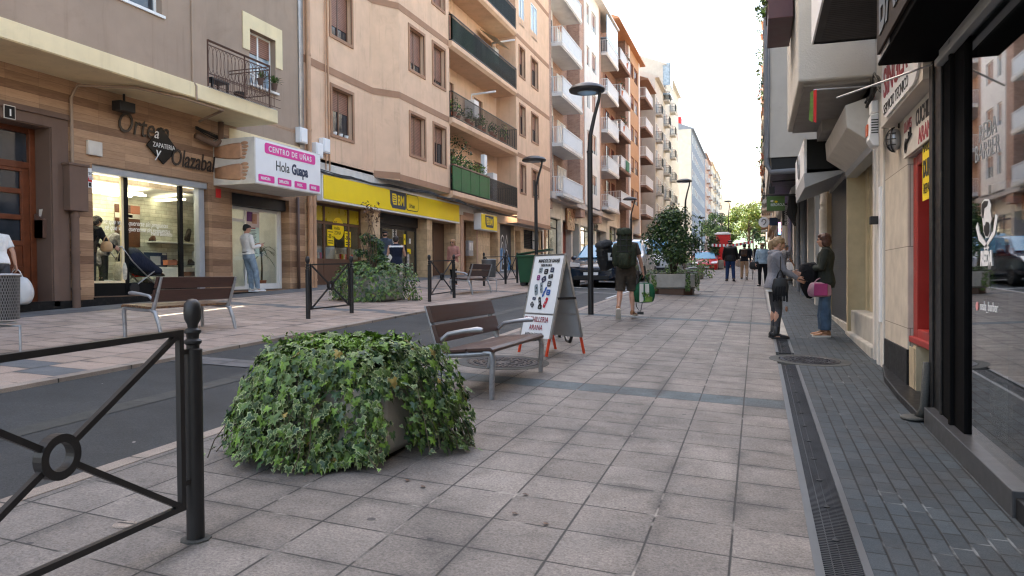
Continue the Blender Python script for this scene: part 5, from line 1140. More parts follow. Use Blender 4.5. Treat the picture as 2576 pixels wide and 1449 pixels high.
b = MB(); b.box(1.46, 7.0, 2.06, 1.468, 7.86, 2.63); b.build('sheet', M['yellow'], t, True); text('MANDOS', .13, (1.458, 7.84, 2.5), RR, UP, M['ink'], t, .001, wide=.8); text('DUPLICADOS', .2, (1.458, 7.82, 2.28), RR, UP, M['ink'], t, .001, bold=.012, wide=.7); text('REPARACION', .13, (1.458, 7.8, 2.12), RR, UP, M['ink'], t, .001, wide=.8)
b = MB(); z = gz(1.4, 8.7); pts = [(1.72, 7.0), (1.72, 9.95), (1.42, 9.95), (1.30, 9.0), (1.27, 8.0), (1.27, 7.0)]; b.prism([(x, y, gz(x, y) - .03) for x, y in pts], (0, 0, .09)); b.build('door_step', M['worn_black'], B5, True, bevel=.012)
b = MB(); b.box(1.44, 10.02, .1, 1.6, 10.3, 3.2); b.box(1.42, 10.3, .1, 1.6, 10.42, 3.1); b.box(1.44, 10.75, .1, 1.6, 10.9, 3.1); b.box(1.52, 10.42, .1, 1.6, 10.75, 3.1); b.build('white_post', M['offwhite'], B5, True, bevel=.006)
b = MB(); b.box(1.42, 10.1, .8, 1.44, 10.25, 2.45); b.build('signboard_strip', M['white'], B5, True)
b = MB(); b.box(1.33, 10.25, 2.0, 1.44, 10.36, 2.1); tag(b.build('door_camera', M['black_soft'], world=True, bevel=.01), 'small black box on the white post between key shop and beige shop', 'camera')
t = thing('alarm_box', 'white alarm siren box with orange lens high beside the caged lamp', 'alarm', FX(3425, 500, 1.36)); p = FX(3428, 510, 1.36)
b = MB(); b.prism([(1.27, p.y - .13, p.z + .17), (1.36, p.y - .13, p.z + .19), (1.36, p.y - .13, p.z - .2), (1.3, p.y - .13, p.z - .2), (1.25, p.y - .13, p.z - .12)], (0, .26, 0)); b.box(1.28, p.y - .1, p.z + .2, 1.36, p.y + .1, p.z + .34); b.build('case', M['white'], t, True, bevel=.015)
b = MB(); b.box(1.24, p.y - .02, p.z - .06, 1.262, p.y + .12, p.z + .08); b.build('lens', mat('orange lens', (.5, .1, .03), .3), t, True, bevel=.01)
b = MB()
for k in range(6): b.box(1.275, p.y - .136, p.z + .1 - .03 * k, 1.35, p.y - .13, p.z + .112 - .03 * k)
b.build('grille', M['black_soft'], t, True)
t = thing('caged_lamp', 'oval caged bulkhead lamp on the cream pillar of the key shop', 'lamp', FX(3495, 546, 1.42)); p = FX(3495, 546, 1.40)
b = MB(); b.ell((p.x, p.y, p.z), (.07, .075, .12), 14, 10); b.build('glass_bowl', M['alu'], t, True, smooth=True)
b = MB(); 
for a in (0, .9, -.9): b.tube([(p.x + (-.085) * math.cos(q) * math.cos(a), p.y + .09 * math.cos(q) * math.sin(a), p.z + .13 * math.sin(q)) for q in [math.pi * (k / 10 - .5) for k in range(11)]], .007, 5)
for dz in (-.06, .0, .06): rr_ = .088 * math.cos(math.asin(dz / .13)); b.tube([(p.x - rr_ * math.cos(q), p.y + rr_ * math.sin(q), p.z + dz) for q in [math.pi * (k / 8 - .5) for k in range(9)]], .006, 5)
b.build('cage', M['iron'], t, True)
b = MB(); b.tube([(1.44, p.y, p.z + .12), (1.44, p.y, p.z + .3), (1.44, p.y - .2, p.z + .42), (1.44, p.y - .9, p.z + .46)], .009, 5); tag(b.build('lamp_cable', M['cable'], world=True), 'thin cable running from the caged lamp under the white board', 'cable')
# flag rods
p1, p2 = FX(3165, 352, .62), FX(3460, 332, 1.36); t = thing('flag_rod', 'white rod with a red and green ribbon under the stucco bay', 'rod', p2); b = MB(); p1 = Vector((.62, p2.y + .1, p2.z + .03)); b.tube([p1, p2], .009, 6); b.build('rod', M['alu'], t, True)
b = MB(); b.face([(p1.x, p1.y, p1.z), (p1.x + .035, p1.y - .02, p1.z), (p1.x + .03, p1.y, p1.z - .38), (p1.x + .0, p1.y, p1.z - .36)], 0); b.face([(p1.x - .03, p1.y + .01, p1.z - .02), (p1.x + .005, p1.y + .01, p1.z), (p1.x - .005, p1.y, p1.z - .37), (p1.x - .05, p1.y, p1.z - .34)], 1); b.build('ribbon', [M['red'], M['leaf_lt']], t, True)
p1, p2 = FX(3270, 382, .95), FX(3640, 252, 1.3); b = MB(); p1 = FY(3270, 382, p2.y + 1.); b.tube([p1, p2], .009, 6); tag(b.build('metal_rod', M['alu'], world=True), 'thin pale metal arm slanting from the barber post towards the bay', 'awning arm')
cable_bundle('cable_bundle', 'bundle of black cables bunched under the stucco bay above the alarm box', [(1.42, 13.5, 3.5), (1.4, 12, 3.55), (1.38, 10.9, 3.62), (1.38, 10.2, 3.75), (1.38, 9.4, 3.5), (1.36, 8.4, 3.75)], 9, .014, .09, 6)
# beige recessed shop
B6 = thing('shop_building', 'beige recessed shopfront with a pale awning box and concrete plinth', 'building', (1.5, 12.4, .3))
b = MB(); b.box(1.72, 10.9, .3, 1.8, 14.0, 3.3); 
for y in (11.35, 12.0, 12.7, 13.4): b.box(1.69, y, .8, 1.73, y + .06, 3.1)
b.box(1.45, 13.9, .3, 1.8, 14.06, 3.2); b.build('beige_panelling', mat('beige painted boards', (.5, .42, .27), .6, var=.15), B6, True)
b = MB(); b.box(1.5, 10.95, .1, 1.78, 13.9, .78); b.box(1.42, 10.9, .1, 1.78, 14, .42); b.build('concrete_plinth', M['concrete'], B6, True, bevel=.02)
b = MB(); b.box(1.43, 10.9, 3.0, 1.6, 14., 3.2); b.build('shutter_rail', M['grey_panel'], B6, True)
MB().box(1.55, 11.4, 3.28, 1.65, 13.5, 3.31).build('warm_light_strip', emit('warm strip light', (1, .7, .32), 6.), B6, True)
q1, q2, q3, q4 = FY(3301, 411, 10.95), FY(3308, 498, 10.95), FY(3400, 385, 10.95), FY(3318, 500, 10.95)
b = MB(); b.prism([(q1.x, 10.95, q1.z), (q2.x, 10.95, q2.z), (1.45, 10.95, 3.1), (1.45, 10.95, q1.z + .1)], (0, 3.1, 0)); tag(b.build('awning_box', M['offwhite'], world=True, bevel=.015), 'pale angular awning box above the beige shopfront', 'awning')
# black shuttered shop and its sign
B7 = thing('shop_building', 'shop with a black slatted shutter behind the woman with bobbed hair', 'building', (1.5, 16, .4))
MB().box(1.5, 14.06, .5, 1.54, 17.35, 3.3).build('black_shutter', M['shutter_black'], B7, True)
b = MB(); b.box(1.46, 14.06, .2, 1.7, 17.35, .52); b.build('threshold', M['concrete'], B7, True, bevel=.01)
MB().box(1.46, 13.96, .4, 1.56, 14.06, 3.3).build('black_edge', M['iron'], B7, True)
a1, a2, a3 = FY(3152, 545, 14.25), FY(3229, 545, 14.25), FY(3229, 663, 14.25)
t = thing('shop_sign', 'black ended projecting sign with a white face above the black shutter', 'sign', (1., 15.8, 3.4))
b = MB(); b.box(a1.x, 14.25, a3.z + .02, 1.45, 17.3, a1.z); b.build('box', M['black'], t, True); MB().box(a1.x - .05, 14.22, a3.z - .05, a1.x - .002, 17.32, a1.z + .02).build('white_face', M['white'], t, True, bevel=.01)
b = MB(); b.prism([(a1.x - .05, 14.22, a3.z - .05), (1.45, 14.22, a3.z - .02), (1.45, 14.22, a3.z - .06), (a1.x - .04, 14.22, a3.z - .3)], (0, 3.1, 0)); b.build('grey_underside', M['grey_panel'], t, True)
p = FY(3130, 615, 15.8); b = MB(); b.tube([(a1.x - .055, 15.8 + .3 * math.cos(k * .45), (a1.z + a3.z) / 2 + .22 * math.sin(k * .45)) for k in range(15)], .025, 5); b.build('round_emblem', M['grey_panel'], t, True)
# row of older fronts further on: piers, doors, downpipes
B8 = thing('shop_building', 'row of older stone shopfronts with doors and downpipes beyond the black shutter', 'building', (1.5, 24, .6))
y = 17.4; k = 0; r6 = random.Random(8)
pm = [mat('ochre stone pier', (.36, .27, .17), .8, var=.2), M['cream_grey'], M['offwhite'], M['mauve_dark']]
while y < 75:
    w = r6.uniform(.5, 1.1); zb = gz(1.4, y); MB().box(1.42, y, zb - .4, 2.2, y + w, 4.2 + GB * (y - 17)).build('pier', pm[k % 4], B8, True); y += w
    w = r6.uniform(1.4, 2.8); b = MB(); b.box(1.8, y, zb - .3, 1.9, y + w, 4.2 + GB * (y - 17)); b.build(('dark_door', 'shop_front', 'closed_shutter')[k % 3], (M['black_soft'], M['pane'], M['grey_panel'])[k % 3], B8, True)
    if k % 3 == 0:
        b = MB(); b.box(1.78, y + .1, zb, 1.81, y + .25, zb + 2.4); b.box(1.78, y + w - .25, zb, 1.81, y + w - .1, zb + 2.4); b.box(1.78, y + .1, zb + 2.4, 1.81, y + w - .1, zb + 2.55); b.build('blue_door_frame', mat('blue door paint %d' % k, (.03, .06, .14), .5), B8, True)
    y += w; k += 1
for (sx, yy, r, m, zt) in ((3222, 17.6, .085, 'offwhite', 4.4), (3140, 25.2, .1, 'pipe_grey', 5.2), (3118, 27.5, .07, 'pipe_grey', 5.2), (3085, 34., .09, 'pipe_grey', 6.), (3060, 42., .09, 'offwhite', 6.5), (3040, 52., .1, 'pipe_grey', 7.)):
    p = FY(sx, 950, yy); zb = gz(p.x, yy); b = MB(); b.tube([(p.x, yy, zb), (p.x, yy, zb + zt)], r, 12)
    for z in (1.2, 2.4, 3.4): b.tube([(p.x, yy, zb + z), (p.x, yy, zb + z + .06)], r * 1.18, 12)
    if m == 'offwhite' and yy < 20: b.tube([(p.x, yy, zb), (p.x, yy, zb + 2.3)], r * 1.3, 12)
    b.build('downpipe', M[m], B8, True, smooth='auto')
# cream bay house and pipes above
H2 = thing('apartment_building', 'plain cream house wall projecting above the pavement beyond the stucco bay', 'building', (1.45, 25, .7))
b = MB(); b.box(.30, 20., 4.3, 9, 31., 11.); b.build('bay_wall', render_mat('pale cream wall', (.66, .61, .53), streak=.1), H2, True)
b = MB(); b.box(.34, 20.05, 4.0, 1.45, 30.9, 4.3); b.build('dark_soffit', M['black_soft'], H2, True)
b = MB(); x = .235; b.tube([(x, 20.1, 12.), (x, 20.1, 4.15), (x + .1, 20.1, 3.95), (1.4, 20.1, 3.98)], .075, 10); b.tube([(.27, 19.95, 12), (.3, 19.9, 6), (.26, 19.95, 4.3)], .02, 6); b.build('downpipe', M['pipe_grey'], H2, True, smooth='auto')
simple_house('cream balconied house on the right beyond the plain cream wall', 31.2, 47., 1.05, 13.5, M['cream_grey'], M['white_frame'], [(33 + 3 * k, 1.2) for k in range(5)], [(31.6, 2.6), (38, 2.6), (44, 2.6)], nf=3, s=-1, zg=1.5)
simple_house('ochre balconied house further down the right side', 47.2, 68., 1.1, 18, M['pale'], M['white_frame'], [(49 + 3 * k, 1.2) for k in range(6)], [(48, 2.6), (55, 2.6), (63, 2.6)], nf=4, s=-1)
simple_house('orange tinted balconied house far down the right side', 68.2, 95., 1.15, 22, M['orange'], M['white_frame'], [(70 + 4 * k, 1.2) for k in range(6)], [(69, 2.6), (78, 2.6), (88, 2.6)], nf=5, s=-1)
simple_house('last pale house at the end of the right side', 95.2, 130., 1.3, 26, M['cream'], M['white_frame'], [(98 + 4 * k, 1.2) for k in range(7)], [(97, 2.6), (110, 2.6), (122, 2.6)], nf=6, s=-1)
r7_ = random.Random(3)
for k in range(9):
    y = 32 + k * 4.3 + r7_.uniform(0, 2); z = gz(1, y) + 4.6 + 3.1 * r7_.randrange(1, 3 + k // 3)
    pot_plant((.4 + .1 * r7_.random(), y, z), 'leafy balcony plant overhanging the right side of the street', .22, 1.1, 140, .16, 'terracotta', 90 + k, ('leaf', 'leaf_dk', ('leaf_sun', 'terracotta', 'leaf_lt')[k % 3]), 'balcony plants on the right')
t = pot_plant((.42, 19.6, 9.0), 'dark trailing plant on the corner of the plain cream wall', .25, 1.5, 260, .14, 'terracotta', 99, ('leaf_dk', 'leaf', 'leaf_brown'))
# hanging signs
t = thing('hanging_sign', 'green rectangular hanging sign with pale lettering under the plain cream wall', 'sign', (.6, 22, 3.3)); a, c = FY(2995, 768, 22), FY(3066, 822, 22)
b = MB(); b.box(a.x, 22, c.z, c.x, 22.14, a.z); b.build('panel', mat('green sign panel', (.07, .14, .03), .4), t, True, bevel=.006); text('IBERDROLA', .105, (a.x + .1, 21.997, c.z + .13), (1, 0, 0), UP, M['white_ink'], t, .001, wide=.66)
b = MB()
for k in range(3): b.ell((a.x + .14 + .05 * k, 21.995, a.z - .13 - .01 * k), (.045, .003, .028), 10, 6, k)
b.build('leaf_emblem', [M['offwhite'], M['leaf_sun'], M['yellow']], t, True); MB().box(a.x - .1, 22.05, a.z + .01, 1.5, 22.09, a.z + .05).build('bracket', M['iron'], t, True)
t = thing('hanging_sign', 'narrow black vertical sign with white lettering behind the green hanging sign', 'sign', FY(3063, 845, 27)); a, c = FY(3055, 795, 27), FY(3074, 880, 27)
MB().box(a.x, 27, c.z, c.x, 27.1, a.z).build('panel', M['black_soft'], t, True); text('inmobiliaria', .2, (c.x - .07, 26.998, a.z - .05), (0, 0, -1), (1, 0, 0), M['white_ink'], t, .001, wide=.72)
t = thing('hanging_sign', 'round white hanging sign with an ear symbol far down the right side', 'sign', FY(2985, 868, 46)); p = FY(2984, 868, 46)
b = MB(); b.lathe([(.3, 0), (.3, .1), (.002, .1)], (p.x, 46.1, p.z), 24, rot=rotm(math.pi / 2, 0, 0)); b.build('disc', M['white'], t, True); b = MB(); b.tube([(p.x + .11 * math.cos(q), 45.98, p.z + .04 + .13 * math.sin(q)) for q in [-1.2 + k * .35 for k in range(14)]], .022, 5); b.tube([(p.x + .05, 45.98, p.z - .08), (p.x, 45.98, p.z - .16), (p.x - .04, 45.98, p.z - .12)], .02, 5); b.build('ear_symbol', M['ink'], t, True)
MB().box(p.x + .3, 46, p.z - .2, p.x + .75, 46.08, p.z + .25).build('blue_panel', M['navy'], t, True)
t = thing('light_sign', 'glowing blue and red vertical sign on the right shopfronts', 'sign', FY(3046, 893, 33)); a, c = FY(3041, 868, 33), FY(3050, 915, 33)
for k, cc in enumerate(((.1, .25, 1), (1, .1, .15), (.2, .3, 1), (.9, .2, .6))): MB().box(a.x, 33, c.z + (a.z - c.z) * k / 4, c.x, 33.05, c.z + (a.z - c.z) * (k + 1) / 4 - .02).build('lit_segment', emit('lit segment %d' % k, cc, 2.5), t, True)
t = thing('spotlight', 'black spotlight on an arm under the cream wall above the green sign', 'lamp', FY(3015, 735, 21)); p = FY(3015, 742, 21.3)
b = MB(); b.box(p.x - .07, 21.2, p.z - .1, p.x + .07, 21.4, p.z + .08); b.tube([(p.x, 21.3, p.z), (p.x, 21.3, p.z + .22), (1.4, 21.3, p.z + .25)], .02, 6); b.build('housing', M['black_soft'], t, True)
b = MB(); b.prism([(.95, 23.5, 3.9), (1.5, 23.5, 4.3), (1.5, 23.5, 4.2), (.95, 23.5, 3.6)], (0, 2.5, 0)); tag(b.build('awning', M['white'], world=True), 'white sloping awning behind the green hanging sign', 'awning')
b = MB(); r8_ = random.Random(4)
for k in range(5): b.tube([(.95 + .02 * k, 23.4 + .5 * k, 3.7), (1.0, 23.5 + .5 * k, 3.3), (1.02 + .03 * k, 23.4 + .5 * k, 2.9)], [.09, .12, .03], 6)
tag(b.build('dark_pennants', M['black_soft'], world=True), 'dark cloth hanging below the white awning', 'cloth')
# decals and things in the barber window
xg = 1.383
t = thing('window_lettering', 'outlined two line lettering on the upper barber window', 'lettering', FX(3850, 600, xg))
p = FX(3822, 560, xg); text('REDA', .165, (xg, p.y, p.z), RR, UP, M['grey_panel'], t, .001, wide=.95, bold=-.002); p = FX(3807, 640, xg); text('BARBER', .165, (xg, p.y, p.z), RR, UP, M['grey_panel'], t, .001, wide=.95, bold=-.002)
t = thing('window_emblem', 'white bearded man and crossed razors emblem on the barber window', 'emblem', FX(3855, 900, xg))
a, c = FX(3812, 1043, xg), FX(3898, 760, xg); Hh = c.z - a.z; Ww = a.y - c.y
def E(u, v, d=0.): return (xg - d, a.y - Ww * u, a.z + Hh * v)
def dec(poly, m, d, nm): MB().prism([E(u, v, d) for u, v in poly], (-.001, 0, 0)).build(nm, m, t, True)
dec([(.28, .95), (.42, 1.), (.62, .98), (.7, .88), (.68, .8), (.74, .68), (.68, .62), (.68, .5), (.6, .42), (.48, .42), (.38, .52), (.32, .7), (.25, .82)], M['white_ink'], 0, 'head')
dec([(.3, .93), (.42, .97), (.6, .95), (.55, .88), (.42, .86), (.38, .72), (.33, .72), (.28, .83)], M['ink'], .002, 'hair')
dec([(.4, .62), (.46, .6), (.5, .66), (.62, .64), (.66, .6), (.66, .5), (.58, .44), (.48, .45), (.4, .53)], M['ink'], .002, 'beard')
dec([(.0, .6), (.08, .68), (.2, .5), (.62, .28), (.58, .24), (.15, .4)], M['white_ink'], 0, 'razor'); dec([(1., .7), (.9, .74), (.8, .5), (.38, .28), (.42, .24), (.88, .45)], M['white_ink'], 0, 'razor')
p = FX(3830, 1036, xg); text('REDA', .125, (xg - .001, p.y, p.z), RR, UP, M['white_ink'], t, .001, bold=.007, wide=.82, shear=.15)
t = thing('window_name', 'small white social media name with a round pink mark on the barber window', 'lettering', FX(3855, 1200, xg)); p = FX(3828, 1216, xg); text('reda_barber', .085, (xg, p.y, p.z + .01), RR, UP, M['white_ink'], t, .001, wide=.9)
p = FX(3817, 1196, xg); b = MB(); b.lathe([(.03, 0), (.03, .001), (.001, .001)], (xg, p.y, p.z), 16, rot=rotm(0, -math.pi / 2, 0)); b.build('pink_mark', mat('pink mark', (.6, .25, .25), .5), t, True)
p = FX(3985, 880, 1.55); t = thing('barber_pole', 'red, white and blue barber pole behind the barber window', 'barber pole', (1.55, p.y, 1.2))
b = MB(); n = 28; H0, H1_ = FX(3985, 1000, 1.55).z, FX(3985, 770, 1.55).z
rows = 22
for i in range(rows):
    for j in range(n):
        q = lambda i, j: (1.55 + .13 * math.cos(6.2832 * j / n), p.y + .13 * math.sin(6.2832 * j / n), H0 + (H1_ - H0) * i / rows)
        b.face([q(i, j), q(i, j + 1), q(i + 1, j + 1), q(i + 1, j)], (int((j + i * 1.3) / (n / 4)) % 4))
b.build('striped_cylinder', [mat('barber blue', (.03, .08, .4), .3), M['white'], M['red'], M['white']], t, True)
b = MB()
for z in (H0 - .1, H1_): b.lathe([(.12, 0), (.17, .02), (.17, .08), (.12, .1)], (1.55, p.y, z), 20)
b.build('chrome_cap', M['steel'], t, True, smooth='auto'); MB().box(1.50, p.y - .05, .2, 1.6, p.y + .05, H0 - .1).build('stand', M['iron'], t, True)
p = FX(3935, 1640, 1.7); b = MB(); r9 = random.Random(2); rings = []
for k, (z, w) in enumerate(((0, .05), (.1, .14), (.25, .19), (.42, .2), (.5, .16), (.53, .05))): rings.append([Vector((1.7 + w * .5 * math.cos(q) + r9.uniform(-.012, .012), p.y + w * math.sin(q) + r9.uniform(-.012, .012), p.z - .22 + z)) for q in [6.2832 * j / 16 for j in range(16)]])
b.loft(rings); o = tag(b.build('towel', mat('fluffy white towel', (.6, .58, .55), .95, bump=1., bscale=60), world=True, smooth=True), 'fluffy white towel hanging inside the barber window near the floor', 'towel')
p = G(3570, 1655); b = MB(); b.tube([(1.33, p.y + .1, gz(1.33, p.y) + .5), (1.31, p.y + .1, gz(1.33, p.y) + .12), (1.28, p.y + .15, gz(1.33, p.y) + .03)], [.03, .035, .04], 8); b.ell((1.24, p.y + .18, gz(1.24, p.y) + .02), (.1, .13, .025), 12, 6); tag(b.build('pipe_foot', M['gutter'], world=True, smooth=True), 'grey pipe end and spread mortar at the foot of the black barber post', 'pipe')
# ================================================================ street furniture
def lamp_post(label, base, H, head=.36, arm=.55, rz=0., group='street lamps along the road', r=.06):
    t = thing('street_lamp', label, 'street lamp', base, rz, group)
    hb = H * .70
    b = MB(); b.tube([(0, 0, 0), (0, 0, hb)], [r, r * .92], 14); b.tube([(0, 0, hb - .02), (0, 0, hb + .02)], r * 1.08, 14); b.build('pole', M['iron'], t, smooth='auto')
    b = MB(); b.tube([(0, 0, hb), (.015, 0, hb + H * .07), (.10 * arm / .55, 0, hb + H * .15), (arm * .36, 0, hb + H * .22), (arm * .42, 0, H * .97)], [r * .9, r * .72, r * .62, r * .55, r * .5], 12); b.build('arm', M['iron'], t, smooth='auto')
    cx = -0.05
    b = MB(); b.lathe([(head * .55, 0), (head * .97, .02), (head, .06), (head * .86, .12), (head * .5, .17), (.01, .19)], (cx, 0, H * .955), 30); b.bar((cx, 0, H * .96), (arm * .45, 0, H * .97), .08, .06); hd = b.build('lamp_head', M['iron'], t, smooth='auto')
    b = MB(); b.lathe([(head * .5, -.012), (head * .54, .001), (.01, .001)], (cx, 0, H * .955), 24); b.build('lens', M['pane_sky'], hd, smooth='auto'); return t
def hgt(sx, sy, st):
    p = G(sx, sy); lo, hi = 0, 12
    for _ in range(40):
        m = (lo + hi) / 2; q = RM.transposed() @ (Vector((p.x, p.y, p.z + m)) - CPOS); v = 724.5 - FPX * q.y / -q.z
        if v > st * .644: lo = m
        else: hi = m
    return p, lo
p, h = hgt(2308, 1228, 320); lamp_post('tall near street lamp on the right pavement behind the sandwich board', p, h, .37, .55)
xl = -6.75; p = FX(2092, 1000, xl)
def lamp_at(x, sx, st, label, head=.4):
    y = FX(sx, 1000, x).y; z = gz(x, y); h = FX(sx, st, x).z - z; lamp_post(label, (x, y, z), h, head)
lamp_at(-6.9, 2095, 610, 'street lamp on the left pavement beside the green bin'); lamp_at(-6.8, 2466, 770, 'street lamp on the left pavement in front of the orange building')
lamp_at(-3.5, 2678, 697, 'street lamp on the right pavement rising behind the planted shrub'); lamp_at(-3.3, 2846, 780, 'thin street lamp far ahead against the sky, the taller of a pair', .45); lamp_at(-5.6, 2818, 828, 'street lamp far ahead left of the taller one', .45)
lamp_at(-6.6, 2742, 845, 'pale lit street lamp far down the left pavement', .45)
# bollards and barriers
def bollard_mb(h=1.12, r=.040):
    b = MB(); b.lathe([(r * 1.02, -.05), (r, .02), (r, h - .25), (r * 1.03, h - .25), (r * 1.03, h - .235), (r * .72, h - .23), (r * .72, h - .215), (r * .98, h - .205), (r * .98, h - .195), (r * .68, h - .185), (r * .72, h - .165), (r * .95, h - .155), (r * .92, h - .145), (r * .55, h - .135), (r * .6, h - .12), (r * .9, h - .095), (r * 1.0, h - .06), (r * .88, h - .022), (r * .5, h - .004), (.002, h)], n=22); return b
def barrier(label, p0, p1, posts=(1, 1), h=1.0, panel=True, group='pavement barriers'):
    p0, p1 = Vector(p0), Vector(p1); t = thing('pavement_barrier', label, 'barrier', p0, 0, group); d = p1 - p0; L = d.length; u = d.normalized(); up = Vector((0, 0, 1))
    for k, (f, on) in enumerate(((0, posts[0]), (1, posts[1]))):
        if on:
            b = bollard_mb(1.12); b.xf(Matrix.Translation(d * f)); po = b.build('post', M['iron'], t, smooth='auto')
            b = MB(); b.lathe([(.075, -.03), (.07, .004), (.045, .006)], d * f, 9); b.build('mortar_collar', M['gutter'], po)
    if panel:
        b = MB(); g = .085; a, c = u * g, u * (L - g); z0, z1, w = up * .175, up * .97, .027
        b.bar(a + z1, c + z1, w, .026, up=up); b.bar(a + z0, c + z0, w, .026, up=up); b.bar(a + z0 - up * .014, a + z1 + up * .013, .026, .027); b.bar(c + z0 - up * .014, c + z1 + up * .013, .026, .027)
        cc = (a + c) / 2 + (z0 + z1) / 2; rr_ = .072
        for q in (a + z0, a + z1, c + z0, c + z1): b.bar(q, cc + (q - cc).normalized() * rr_, .024, .024)
        n_ = 28; b2 = []
        vs = []; fs = []; sd = u.cross(up).normalized()
        for j in range(n_):
            an = 6.2832 * j / n_; e = u * math.cos(an) + up * math.sin(an)
            for rad, s_ in ((rr_ - .018, -.022), (rr_ + .014, -.022), (rr_ + .014, .022), (rr_ - .018, .022)): vs.append(cc + e * rad + sd * s_)
        for j in range(n_):
            o, m_ = j * 4, ((j + 1) % n_) * 4
            for k in range(4): fs.append((o + k, o + (k + 1) % 4, m_ + (k + 1) % 4, m_ + k))
        b.add(vs, fs)
        for f0, f1 in ((0, g), (L - g, L)):
            for z in (.28, .88): b.bar(u * f0 + up * z, u * f1 + up * z, .022)
        b.build('panel', M['iron'], t)
    return t
pb_ = G(765, 2105); far = pb_ + Vector((-1.02, -1.36, 0)) * 1.0
barrier('large near barrier in the left foreground with a ring in its crossed bars', (pb_.x, pb_.y - 1.44, gz(pb_.x, pb_.y - 1.44)), pb_)
a, c = G(1204, 1247), G(1374, 1225); barrier('barrier across the left kerb in front of the tall bushy planter', a, c)
a, c = G(1678, 1180), G(1774, 1165); barrier('barrier left of the middle bench in front of the woman in pink', a, c)
a, c = G(1891, 1118), G(1975, 1110); barrier('left barrier panel in front of the graffiti shutter', a, c, group='pavement barriers'); a = c; c = G(2041, 1104) ; barrier('right barrier panel in front of the graffiti shutter beside the green bin', a, G(2021, 1106), (0, 1))
for k, (sx, sy) in enumerate(((2702, 1052), (2713, 1050))):
    p = G(sx, sy + 12); tag(bollard_mb().build('bollard', M['iron'], loc=p, smooth='auto'), ('left' if k == 0 else 'right') + ' one of two slim black bollards beyond the planted shrub', 'bollard', 'bollards beyond the shrub')
# benches: slatted seat and back on cast aluminium frames
def bench(label, loc, rz, L=1.62, wood='bench', arms=(1, 1), group='street benches', seat_wood=None):
    """local frame: length along y, back towards -x, sitter faces +x"""
    t = thing('park_bench', label, 'bench', loc, rz, group)
    b = MB(); b.prism([(-.10, 0, .405), (.135, 0, .425), (.135, 0, .455), (-.10, 0, .437)], (0, L, 0)); b.prism([(.145, 0, .426), (.36, 0, .44), (.40, 0, .425), (.40, 0, .45), (.37, 0, .472), (.145, 0, .457)], (0, L, 0)); b.build('seat', M[seat_wood or wood], t, bevel=.006)
    bk = MB()
    def slat(z0, z1): 
        x = lambda z: -.14 - (z - .45) * .30
        bk.prism([(x(z0), 0, z0), (x(z0) + .042, 0, z0 + .006), (x(z1) + .042, 0, z1 + .006), (x(z1), 0, z1)], (0, L, 0))
    slat(.50, .665); slat(.685, .84); bk.build('backrest', M[wood], t, bevel=.006)
    for k, y in enumerate((.04, L - .04)):
        f = MB(); Y = y
        f.tube([(.37, Y, 0), (.375, Y, .2), (.385, Y, .36), (.37, Y, .42), (.30, Y, .428)], [.026, .027, .03, .034, .03], 10)
        f.tube([(-.26, Y, 0), (-.21, Y, .2), (-.15, Y, .36), (-.05, Y, .405)], [.026, .027, .03, .03], 10)
        f.tube([(.33, Y, .415), (.1, Y, .395), (-.12, Y, .385)], .026, 10)
        f.tube([(-.12, Y, .39), (-.16, Y, .5), (-.22, Y, .68), (-.27, Y, .84)], [.03, .027, .022, .018], 10)
        f.build('frame', M['alu'], t, smooth='auto')
        if arms[k]:
            a_ = MB(); a_.tube([(-.14, Y, .44), (-.13, Y, .52), (-.05, Y, .585), (.10, Y, .612), (.24, Y, .628), (.29, Y, .625)], [.022, .022, .021, .022, .027, .02], 10); a_.build('armrest', M['alu'], t, smooth='auto')
    return t
p, q = G(1921, 1560), G(2105, 1452)
bench('brown slatted bench with two armrests between the ivy planter and the sandwich board', (p.x - .37, p.y - .04, gz(p.x, p.y)), 0, q.y - p.y + .08)
p, q = G(628, 1330), G(940, 1286)
bench('bench with sun bleached seat on the left pavement in front of the shoe shop', (p.x - .26, p.y + 1.6, gz(p.x, p.y + .7)), math.pi, 1.62, seat_wood='bench_worn', arms=(0, 1))
p, q = G(1845, 1155), G(1927, 1145)
bench('bench scratched with pale graffiti beside the woman in pink', (p.x - .26, p.y + 1.6, gz(p.x, p.y + .7)), math.pi, 1.6, arms=(1, 1))
p = G(2770, 1050); bench('single seat bench ahead on the right pavement near the grey litter bin', (p.x + .1, p.y - .2, gz(p.x, p.y)), R(60), .62, wood='bench', group='street benches')
p = G(2716, 1105); bench('pale bench half hidden behind the planted shrub', (p.x - .3, p.y, gz(p.x, p.y)), 0, 1.2)
p = G(2470, 1025); bench('distant bench on the left pavement behind the backpacker', (-7.6, 34, gz(-7.6, 34)), math.pi, 1.5)
